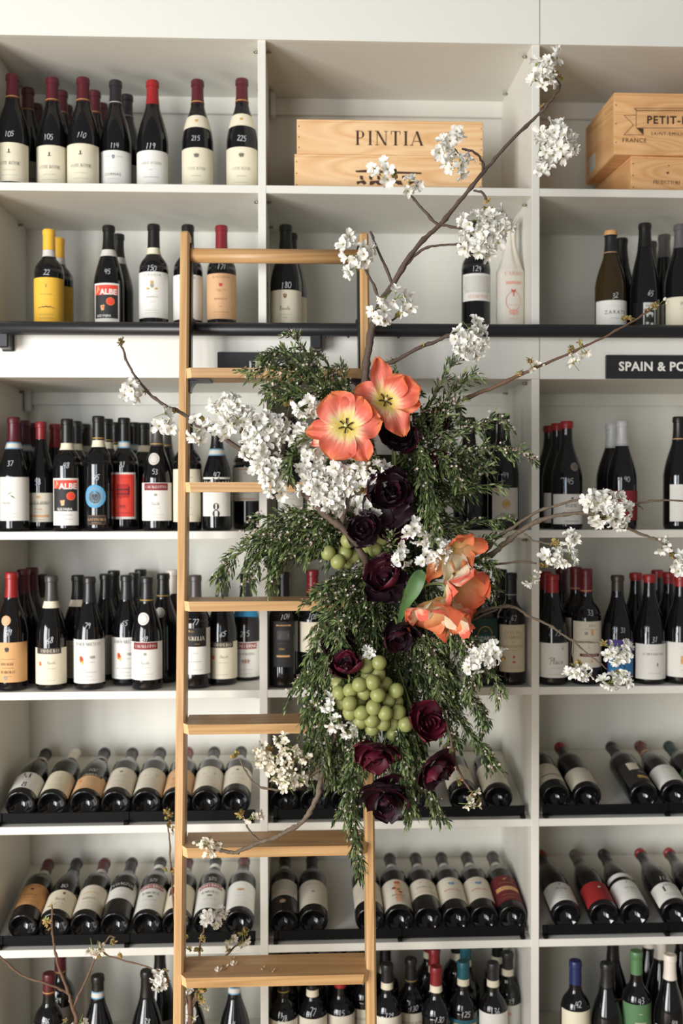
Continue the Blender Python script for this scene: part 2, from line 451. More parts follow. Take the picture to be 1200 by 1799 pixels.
# ------------------------------------------------------------------ wall shelving
SX = [-0.68, 0.0, 0.68, 1.36]                      # upright centre lines
ST = [2.518, 2.160, 1.666, 1.272, 0.940, 0.635, 0.262]  # shelf tops from the top down
DEP = 0.385
F1, F2 = 2.873, 2.043
shelf = thing('wine_shelving', 'tall white built-in wine shelving with open square bays along the wall', 'shelving', (0, 0, 0))
for X in SX:
    mb = MB(); mb.bevbox(X - 0.0098, 0, 0.0, X + 0.0098, DEP, F1 + 0.0002, WHITE, 0.0008); mb.build('upright_panel', shelf)
for i in range(3):
    a, b = SX[i] + 0.0094, SX[i + 1] - 0.0094
    for k, z in enumerate(ST):
        mb = MB(); mb.bevbox(a, 0.001, z - 0.0195, b, DEP - 0.001, z, WHITE, 0.0008); mb.build('shelf_board', shelf)
    mb = MB(); mb.bevbox(a, 0.012, F2 + 0.002, b, DEP - 0.001, F2 + 0.021, WHITE, 0.0008); mb.build('top_board', shelf)
    mb = MB(); mb.box(SX[i] - 0.0002, 0.0119, F1, SX[i + 1] - 0.0002, DEP, F1 + 0.019, WHITE); mb.build('top_board', shelf)
    mb = MB(); mb.box(a, DEP - 0.0005, 0.05, b, DEP + 0.008, F1 + 0.02, WHITE); mb.build('back_panel', shelf)
    for z, h in ((F1, 0.047), (F2 + 0.002, 0.036)):
        mb = MB(); mb.bevbox(a, DEP - 0.014, z - h, b, DEP - 0.001, z - 0.0003, WHITE, 0.001); mb.build('rear_cleat', shelf)
    pin = None
    for z in [F1, F2 + 0.002] + [q - 0.0195 for q in ST[:2] + ST[2:5]]:
        for sx in (0, 1):
            for yy in (0.055, 0.30):
                if pin is None:
                    mb = MB(); mb.tube([(0, 0, 0), (0.010, 0, 0)], 0.0035, STEEL, 8); mb.tube([(0.010, 0, 0), (0.013, 0, 0)], 0.0022, STEEL, 8)
                    pin = mb.mesh('shelf_pin', True)
                o = put('shelf_pin', pin, shelf, Matrix.Translation((b if sx else a, yy, z - 0.0075)) @ Matrix.Rotation(PI if sx else 0, 4, 'Z'))
for a, b in ((-1.4, 0.688), (0.690, 2.0)):
    mb = MB(); mb.bevbox(a, -0.006, F1 - 0.001, b, 0.0118, 3.2, WHITEP, 0.0006); mb.build('top_fascia', shelf)
    mb = MB(); mb.bevbox(a, -0.006, F2, b, 0.0008, ST[1] + 0.001, WHITEP, 0.0006); mb.build('sign_fascia', shelf)
for c in (at(478, 175, 0.34), at(46, 694, 0.34)):      # plastic wall brackets in two rear corners
    mb = MB(); mb.bevbox(c.x - 0.006, 0.335, c.z - 0.045, c.x + 0.008, DEP - 0.015, c.z + 0.03, PLAST, 0.003)
    mb.bevbox(c.x - 0.012, 0.328, c.z + 0.026, c.x + 0.020, DEP - 0.015, c.z + 0.033, PLAST, 0.002); mb.build('corner_bracket', shelf)

# ------------------------------------------------------------------ ladder rail
RY = -0.052; RZ = at(600, 579.5, RY).z
rail = thing('ladder_rail', 'long black steel pipe running across the white shelving as ladder rail', 'rail', (0, 0, RZ))
mb = MB(); mb.tube([(-1.5, RY, 0), (2.1, RY, 0)], 0.0162, BLACKM, 20); mb.build('pipe', rail, True)
for px in (6, 556, 1290):
    x = at(px, 600, RY).x
    mb = MB(); mb.bevbox(x - 0.0125, RY - 0.006, -0.047, x + 0.0125, -0.0062, 0.002, BLACKM, 0.003)
    mb.bevbox(x - 0.0145, -0.013, -0.05, x + 0.0145, -0.0062, 0.004, BLACKM, 0.002); mb.build('rail_bracket', rail)
for px in (570, 612, 700):
    x = at(px, 590, RY).x; mb = MB(); mb.ball((x, RY, -0.0165), 0.0035, BLACKM, 8, 5); mb.build('set_screw', rail, True)


def flat_text(mb, s, font, cap, x, z, y, m, align='l', track=0.0):
    """Flat lettering facing -Y with cap height cap."""
    polys, wd = [], 0
    for ch in s:
        p, w_ = textpolys(ch, font); polys.append((p, wd)); wd += w_ + track
    x0 = x - (wd - track) * cap * (0.5 if align == 'c' else 0)
    for p, off in polys:
        for vs, fs in p: mb.add([(x0 + (a + off) * cap, y, z + b * cap) for a, b in vs], fs, m)


def sign(px0, px1, pyt, pyb, text, ptx, ptop, pbot, label):
    y = -0.016
    a, b = at(px0, pyb, y), at(px1, pyt, y)
    t = thing('shelf_sign', label, 'sign', (a.x, y, a.z), 'region signs on the shelving')
    mb = MB(); mb.bevbox(0, 0, 0, b.x - a.x, 0.0098, b.z - a.z, mat('black_sign_board', (30, 31, 33), 0.5, 0.05, 100), 0.0015); mb.build('board', t)
    p = at(ptx, pbot, y); cap = at(ptx, ptop, y).z - p.z
    mb = MB(); flat_text(mb, text, 'b', cap, p.x - a.x, p.z - a.z, -0.0006, ink('wht'), track=0.05); mb.build('lettering', t)


sign(382, 549, 619, 661, 'ITALY', 437, 635, 650.5, 'black sign board half hidden by greenery behind the second ladder step')
sign(1065, 1310, 624.5, 665, 'SPAIN & PORTUGAL', 1087, 636, 651, 'black sign board with white lettering Spain & Po at the picture edge')

# ------------------------------------------------------------------ ladder
LS = 0.12
YF = lambda z: -0.117 - LS * (2.385 - z)           # the plane of the uprights' front faces
xl0, xl1 = at(324, 420, YF(2.37)).x, at(295.5, 1790, YF(0.62)).x
xr0, xr1 = at(653.5, 420, YF(2.37)).x, at(656, 1790, YF(0.62)).x
XLo = (xl0 + xl1) / 2; XRo = (xr0 + xr1) / 2; SW = 0.0215; SD = 0.062
ladder = thing('rolling_ladder', 'oak library ladder with flat treads leaning against the black rail', 'ladder', ((XLo + XRo) / 2, YF(0), 0))
LO = ladder.location.copy()


def lshear(mb, o=LO):
    mb.v = [(x - o.x, y + YF(z) - o.y, z - o.z) for x, y, z in mb.v]


ZT = at(332, 405, YF(2.385)).z
for xo in (XLo, XRo - SW):
    mb = MB(); mb.bevbox(xo, 0, 0.0, xo + SW, SD, ZT, OAKV, 0.0045); lshear(mb); mb.build('side_rail', ladder)
XI, XJ = XLo + SW, XRo - SW
TREADS = []
for py in (646.5, 847, 1056, 1271.5, 1487.5, 1715, 1965):
    z = 1.5
    for _ in range(6): z = at(480, py, YF(z) - 0.02).z
    yn = YF(z) - 0.021; TREADS.append((z, yn))
    T = 0.0225; c = 0.0115
    top = [(XI - 0.0045, yn + 0.0195), (XI + c - 0.0045, yn), (XJ - c + 0.0045, yn), (XJ + 0.0045, yn + 0.0195), (XJ, yn + 0.0215), (XJ, yn + 0.108), (XI, yn + 0.108), (XI, yn + 0.0215)]
    bot = [(x + (0.003 if x < 0 else -0.003) * (1 if i < 4 else 0), y + (0.002 if i < 4 else 0)) for i, (x, y) in enumerate(top)]
    bot[0] = (XI - 0.003, yn + 0.0195); bot[3] = (XJ + 0.003, yn + 0.0195)
    mb = MB(); n = len(top)
    vs = [(x - LO.x, y - LO.y, z) for x, y in top] + [(x - LO.x, y - LO.y, z - T) for x, y in bot]
    mb.add(vs, [list(range(n)), list(range(n, 2 * n))[::-1]], OAKH)
    for i in range(n):
        j = (i + 1) % n; mb.add([vs[i], vs[j], vs[j + n], vs[i + n]], [(3, 2, 1, 0)], OAKE if i in (0, 2) else OAKH)
    mb.build('tread', ladder)
z = at(480, 451, YF(2.33) + 0.03).z
mb = MB(); mb.tube([(XI - LO.x - 0.001, 0, 0), (XJ - LO.x + 0.001, 0, 0)], 0.0172, OAKH, 20)
mb.v = [(x, y * 0.8 + YF(z) + 0.026 - LO.y, q + z) for x, y, q in mb.v]; mb.build('top_bar', ladder, True)
for sgn, xi in ((1, XI), (-1, XJ)):                  # black flat bars behind the uprights, hooked over the rail
    zt, zb = at(340, 430, -0.08).z, at(340, 655, -0.08).z
    x0 = xi if sgn > 0 else xi - 0.004
    mb = MB(); mb.bevbox(x0, 0.022, zb, x0 + 0.004, SD + 0.004, zt, BLACKM, 0.0008); lshear(mb); mb.build('hook_plate', ladder)
    xc = xi + sgn * 0.002
    pts = [(xc - LO.x, RY + 0.0225 * math.cos(a) - LO.y, RZ + 0.0225 * math.sin(a)) for a in [PI * (1.0 - k / 10) for k in range(11)]]
    mb = MB(); mb.tube(pts, 0.0042, BLACKM, 8); mb.build('rail_hook', ladder, True)
    z, yn = TREADS[0]; zz = z - 0.0225; R = 0.030
    pr = [(0, 0)] + [(R - (R - 0.004) * math.sin(a), -R + (R - 0.004) * math.cos(a)) for a in [PI / 2 * k / 8 for k in range(9)][::-1]]
    pr = [(0, 0), (0, -R)] + [(0.004 + R * (1 - math.cos(a)), -R + R * math.sin(a)) for a in [PI / 2 * k / 8 for k in range(9)]]
    mb = MB(); n = len(pr); vs = []
    for y in (yn + 0.03, yn + 0.07): vs += [(xi + sgn * p - LO.x, y - LO.y, zz + q) for p, q in pr]
    mb.add(vs, [list(range(n)), list(range(n, 2 * n))[::-1]] + [(i, i + n, (i + 1) % n + n, (i + 1) % n) for i in range(n)], BLACKM); mb.build('corner_brace', ladder)
    mb = MB(); mb.box(min(xi, xi + sgn * 0.05) - LO.x, yn + 0.012 - LO.y, zz - 0.003, max(xi, xi + sgn * 0.05) - LO.x, yn + 0.1 - LO.y, zz, BLACKM); mb.build('tread_plate', ladder)
for z, yn in TREADS[:6]:
    for xi, s in ((XLo, -1), (XRo, 1)):
        mb = MB(); mb.tube([(xi - LO.x - 0.0005 * s, YF(z) + 0.03 - LO.y, z - 0.011), (xi - LO.x + 0.002 * s, YF(z) + 0.03 - LO.y, z - 0.011)], 0.004, OAKE, 8); mb.build('peg', ladder, True)


# ------------------------------------------------------------------ wooden wine crates
def crate(loc, W, D, H, rot, label, fm, sm, front, group='wooden wine crates'):
    """A nailed pine crate with its origin at the front bottom corner; front(mb) prints on the front face."""
    t = thing('wine_crate', label, 'crate', loc, group, (0, 0, rot)); th = 0.011
    mb = MB(); mb.bevbox(0, 0, 0.0008, W, th, H - 0.006, fm, 0.0012); mb.build('front_panel', t)
    mb = MB(); mb.bevbox(0, D - th, 0.0008, W, D, H - 0.006, fm, 0.0012); mb.build('rear_panel', t)
    for x in (0.0004, W - th - 0.0004):
        mb = MB(); mb.bevbox(x, th + 0.0002, 0.0008, x + th, D - th - 0.0002, H - 0.006, sm, 0.001); mb.build('side_panel', t)
    mb = MB(); mb.bevbox(0, 0, H - 0.0058, W, D, H, fm, 0.001); mb.build('lid', t)
    mb = MB(); mb.box(th, th, 0.0014, W - th, D - th, 0.008, fm); mb.build('bottom_panel', t)
    mb = MB(); front(mb, W, H); mb.build('lettering', t)
    for x in (0.005, W - 0.005):
        for k in (0.2, 0.5, 0.8):
            mb = MB(); mb.tube([(x, 0.0002, H * k), (x, -0.0006, H * k)], 0.0016, ink('dkb'), 6); mb.build('nail', t)
    return t


BRN = mat('branded_ink', (70, 46, 30), 0.8, 0.2, 200)


def fp(t_loc):
    def f(px, py, y=None):
        p = at(px, py, t_loc[1] if y is None else y); return p.x - t_loc[0], p.z - t_loc[2]
    return f


y = 0.06; a = at(517.5, 300, y); b = at(847, 300, y)
L0 = (a.x, y, ST[0]); Z1 = at(680, 272.5, y).z


def lower_logo(mb, W, H):
    g = fp(L0)
    def P(pts): mb.add([(g(*p)[0], -0.0007, g(*p)[1]) for p in pts], [list(range(len(pts)))], BRN)
    P([(624, 300), (640, 298.5), (690, 301), (740, 303), (741, 306), (700, 305.5), (640, 303), (626, 303)])
    for x in (632, 648, 662, 676, 690, 706, 722):
        P([(x, 309), (x + 5, 308.5), (x + 6.5, 316), (x + 4, 316.5), (x + 1, 315)])
    P([(626, 319), (640, 316.5), (644, 322), (640, 325), (634, 321), (628, 325)])
    P([(650, 318), (668, 317), (672, 325), (664, 325), (660, 321), (655, 325), (649, 325)])
    P([(680, 318), (704, 317), (708, 325), (700, 325), (693, 321), (688, 325), (680, 325)])
    P([(716, 319), (738, 318), (742, 325), (734, 325), (727, 321), (720, 325)])


crate(L0, b.x - a.x, 0.30, Z1 - ST[0], 0, 'pale pine wine crate with half hidden emblem, bottom of the middle pair', PINE1, PINES, lower_logo)
y2 = 0.064; a = at(521.5, 240, y2); b = at(849, 240, y2); L1 = (a.x, y2, Z1)


def pintia(mb, W, H):
    g = fp(L1); x, z = g(624.5, 254.8); _, z2 = g(624.5, 229.5); x2, _ = g(743, 254)
    cap = z2 - z; wd = sum(roman(c)[1] for c in 'PINTIA'); tr = ((x2 - x) / cap - wd) / 5
    flat_text(mb, 'PINTIA', 'm', cap, x, z, -0.0007, BRN, track=tr)


crate(L1, b.x - a.x, 0.29, at(680, 211.5, y2).z - Z1, 0, 'pale pine wine crate stamped with six serif capitals, lying on another crate', PINE1, PINES, pintia)
y3 = 0.05; a = at(1109, 300, y3); L2 = (a.x, y3, ST[0]); ZP = at(1109, 273.5, y3).z


def produttori(mb, W, H):
    g = fp(L2); x, z = g(1148, 322.5); x2, z2 = g(1196, 316)
    wd = sum(roman(c)[1] for c in 'PRODUTTORI'); cap = (x2 - x) / wd
    flat_text(mb, 'PRODUTTORI', 'm', cap * 1.0, x, z, -0.0008, BRN)
    for px, py, r in ((1174, 303, 0.004), (1176, 290, 0.002)):
        c = g(px, py); mb.add([(c[0] + r * math.cos(k), -0.0006, c[1] + r * 0.8 * math.sin(k)) for k in [PI / 4 * i for i in range(8)]], [list(range(8))], ink('brn'))


crate(L2, 0.39, 0.28, ZP - ST[0], 0.045, 'knotty orange-pine crate carrying the larger crate with a ribbon emblem', PINE2, PINES, produttori)
y4 = 0.045; a = at(1079, 220, y4); L3 = (a.x, y4, ZP)


def petit(mb, W, H):
    g = fp(L3); yy = -0.0007
    def line(p, q, w=0.0011):
        (x0, z0), (x1, z1) = g(*p), g(*q); d = Vector((x1 - x0, z1 - z0)); n = Vector((-d.y, d.x)).normalized() * w / 2
        mb.add([(x0 + n.x, yy, z0 + n.y), (x0 - n.x, yy, z0 - n.y), (x1 - n.x, yy, z1 - n.y), (x1 + n.x, yy, z1 + n.y)], [(0, 1, 2, 3)], BRN)
    line((1114, 190.5), (1290, 190.5)); line((1117.5, 194), (1290, 194)); line((1117.5, 191), (1117.5, 225)); line((1117.5, 225), (1290, 225)); line((1114, 190.5), (1117.5, 194))
    line((1117, 202.5), (1096, 202.5)); line((1096, 202.5), (1113, 219.5)); line((1113, 219.5), (1096, 237)); line((1096, 237), (1130, 237)); line((1130, 237), (1130, 226))
    mb.add([(g(*p)[0], yy, g(*p)[1]) for p in ((1118, 225), (1130, 226), (1130, 237))], [(0, 1, 2)], BRN)
    for k in range(40):
        x = 1119 + k * 4; mb.add([(g(*p)[0], yy, g(*p)[1]) for p in ((x, 194), (x + 2.4, 194), (x + 1.2, 196.5))], [(0, 1, 2)], BRN)
    def txt(s, font, px, pyb, pyt, tr, pw=None):
        x, z = g(px, pyb); _, z2 = g(px, pyt); flat_text(mb, s, font, z2 - z, x, z, yy, BRN, track=tr)
    txt('PETIT-FIGEAC', 'b', 1136, 217, 204, 0.12); txt('SAINT-EMILION', 'r', 1143.5, 237.5, 232, 0.22); txt('FRANCE', 'r', 1093, 250, 242.5, 0.08)


t = crate(L3, 0.42, 0.262, at(1079, 162.5, y4).z - ZP, 0, 'larger orange-pine crate with printed ribbon emblem, on top of its stack', PINE2, PINES, petit)
mb = MB(); q = fp(L3)
mb.box(-0.0004, 0.17, 0.018, 0.0006, 0.225, 0.062, paper('lgry')); mb.build('shipping_label', t)


# ------------------------------------------------------------------ bottles
PROF = {  # (radius as share of R or metres when negative, height as share of H) from the foot up
    'D': [(1, .035), (1, .30), (1, .575), (.985, .605), (.94, .635), (.84, .665), (.68, .695), (.53, .72), (.45, .745), (.41, .775), (.395, .85), (.385, .93), (.385, .945), (.42, .95), (.42, .985), (.40, .995)],
    'B': [(1, .035), (1, .25), (1, .45), (.985, .49), (.94, .535), (.86, .585), (.75, .64), (.63, .69), (.52, .735), (.44, .78), (.39, .83), (.365, .88), (.36, .935), (.36, .945), (.405, .95), (.405, .985), (.385, .995)],
    'F': [(1, .03), (1, .22), (1, .38), (.97, .44), (.91, .50), (.82, .57), (.71, .64), (.60, .70), (.51, .76), (.44, .82), (.40, .88), (.385, .94), (.385, .95), (.42, .955), (.42, .985), (.40, .995)]}
RAD = {'D': 0.0372, 'B': 0.0402, 'F': 0.0385}
_PC = {}


def profile(typ, R, H):
    key = (typ, round(R, 5), round(H, 5))
    if key not in _PC:
        pts = [(r * R, z * H) for r, z in PROF[typ]]
        sm = spline(pts[:13], 2) + pts[13:] if typ != 'D' else spline(pts[:12], 2) + pts[12:]
        _PC[key] = [(R * 0.93, 0.0012), (R * 0.975, 0.004)] + sm
    return _PC[key]


def rad_at(pr, z):
    for (r0, z0), (r1, z1) in zip(pr, pr[1:]):
        if z0 <= z <= z1: return r0 + (r1 - r0) * (z - z0) / max(1e-9, z1 - z0)
    return pr[0][0] if z < pr[0][1] else pr[-1][0]


def wrap(mb, polys, pr, eps, m, R0=None):
    """Lay flat polygons (u, z in metres) on the bottle's skin, the middle facing -Y."""
    for vs, fs in polys:
        out = []
        for u, z in vs:
            r = rad_at(pr, z) + eps; a = u / (R0 or r); out.append((r * math.sin(a), -r * math.cos(a), z))
        mb.add(out, fs, m)


def rectp(u0, z0, u1, z1, st=0.004):
    n = max(1, int(abs(u1 - u0) / st)); mz = max(1, int(abs(z1 - z0) / 0.02)); vs = []; fs = []
    for j in range(mz + 1):
        for k in range(n + 1): vs.append((u0 + (u1 - u0) * k / n, z0 + (z1 - z0) * j / mz))
    for j in range(mz):
        for k in range(n): q = j * (n + 1) + k; fs.append((q, q + 1, q + n + 2, q + n + 1))
    return [(vs, fs)]


def discp(u, z, ru, rz, inner=0.0, n=20):
    if inner:
        vs = []; 
        for k in range(n): a = 2 * PI * k / n; vs += [(u + ru * math.cos(a), z + rz * math.sin(a)), (u + ru * inner * math.cos(a), z + rz * inner * math.sin(a))]
        return [(vs, [(2 * k, 2 * ((k + 1) % n), 2 * ((k + 1) % n) + 1, 2 * k + 1) for k in range(n)])]
    rg = 4 if max(ru, rz) > 0.006 else 1
    vs = [(u, z)] + [(u + ru * j / rg * math.cos(2 * PI * k / n), z + rz * j / rg * math.sin(2 * PI * k / n)) for j in range(1, rg + 1) for k in range(n)]
    fs = [(0, 1 + k, 1 + (k + 1) % n) for k in range(n)]
    for j in range(rg - 1):
        for k in range(n): k2 = (k + 1) % n; fs.append((1 + j * n + k, 1 + (j + 1) * n + k, 1 + (j + 1) * n + k2, 1 + j * n + k2))
    return [(vs, fs)]


def T(s, u, v, size, col='ink', font='m', track=0.0): return ('t', s, u, v, size, col, font, track)
def R_(u0, v0, u1, v1, col): return ('r', u0, v0, u1, v1, col)
def E_(u, v, ru, rv, col): return ('e', u, v, ru, rv, col, 0)
def O_(u, v, ru, rv, col, inner=0.85): return ('e', u, v, ru, rv, col, inner)
def G(v, wd, col='gry', h=0.9, u=0): return ('g', v, wd, col, h, u)
def P_(u, v, pts, col): return ('p', u, v, pts, col)


def do_ops(mb, ops, pr, z0, z1, e0, um=34):
    lay = 0; rg = random.Random(len(ops) * 31 + int(z1 * 1e5))
    for op in ops:
        lay += 1; e = e0 + 0.00012 * lay; k = op[0]; V = lambda v: z0 + (z1 - z0) * v
        if k == 't':
            _, s, u, v, size, col, font, tr = op; polys = []; x = 0
            for ch in s:
                p, w_ = textpolys(ch, font)
                for vs, fs in p: polys.append(([(x + a, b) for a, b in vs], fs))
                x += w_ + tr
            x -= tr; c = size * (1.3 if size < 8 else 1) / 1000; c = min(c, 1.9 * um / 1000 / x)
            wrap(mb, [([(u / 1000 + (a - x / 2) * c, V(v) + (b - 0.5) * c) for a, b in vs], fs) for vs, fs in polys], pr, e, ink(col))
        elif k == 'r': wrap(mb, rectp(op[1] / 1000, V(op[2]), op[3] / 1000, V(op[4])), pr, e, ink(op[5]))
        elif k == 'e': wrap(mb, discp(op[1] / 1000, V(op[2]), op[3] / 1000, op[4] / 1000, op[6]), pr, e, ink(op[5]))
        elif k == 'g':   # a line of print too small to read: broken dashes
            _, v, wd, col, h, u = op; x = -wd / 2
            while x < wd / 2:
                l = min(rg.uniform(1.6, 5.0), wd / 2 - x)
                if l > 0.4: wrap(mb, rectp((u + x) / 1000, V(v) - h / 2000, (u + x + l) / 1000, V(v) + h / 2000, 0.006), pr, e, ink(col))
                x += l + rg.uniform(0.5, 1.0)
        elif k == 'p':
            _, u, v, pts, col = op; wrap(mb, [([(u / 1000 + a / 1000, V(v) + b / 1000) for a, b in pts], [list(range(len(pts)))])], pr, e, ink(col))


BLOB = [(-5, 1), (-3, 4), (-1, 3), (0, 5.5), (1.2, 3), (3, 4.2), (5, 1), (3.6, -1), (4, -4), (1.4, -2.6), (0, -5), (-1.4, -2.6), (-4, -4), (-3.4, -1)]
SHIELD = [(-3.6, 4.5), (3.6, 4.5), (3.6, -0.5), (2, -3.6), (0, -5), (-2, -3.6), (-3.6, -0.5)]
TOWER = [(-4.5, -5), (4.5, -5), (4.5, -3.2), (1.6, -3), (1.6, 2), (2.6, 2), (0.4, 6), (-2.4, 2.4), (-1.4, 2), (-1.4, -3), (-4.5, -3.2)]
HILLS = [(-22, -3), (-19, 0.5), (-13, 1), (-9, 3), (-5, 1.6), (0, 4), (5, 2), (10, 3), (15, 0.6), (20, 0), (22, -3), (18, -1.4), (10, 0.8), (4, -0.4), (0, 1.4), (-5, -0.6), (-10, 0.6), (-16, -1.2)]
BIRD = [(-8, 3), (-3, 5), (2, 4.5), (5, 6), (8, 3.5), (6, 2), (6.5, -2), (3, -4.5), (1, -4), (0, -5.5), (-2, -4), (-5, -3.5), (-6.5, 0)]
MAN = [(-0.8, -6), (0.2, -1.5), (-1.6, -4.4), (-2.3, -3.8), (-1.2, -1), (-1.4, 2), (-0.8, 3.6), (0, 5.2), (1, 4.6), (0.8, 3), (1.4, 0), (2.6, -0.6), (1, 1), (1, -1), (1.8, -6), (1, -6), (0.4, -2)]
LEAF = [(-9, -3), (-4, -1), (2, 3.4), (9, 4), (4, 0.4), (-2, -2)]
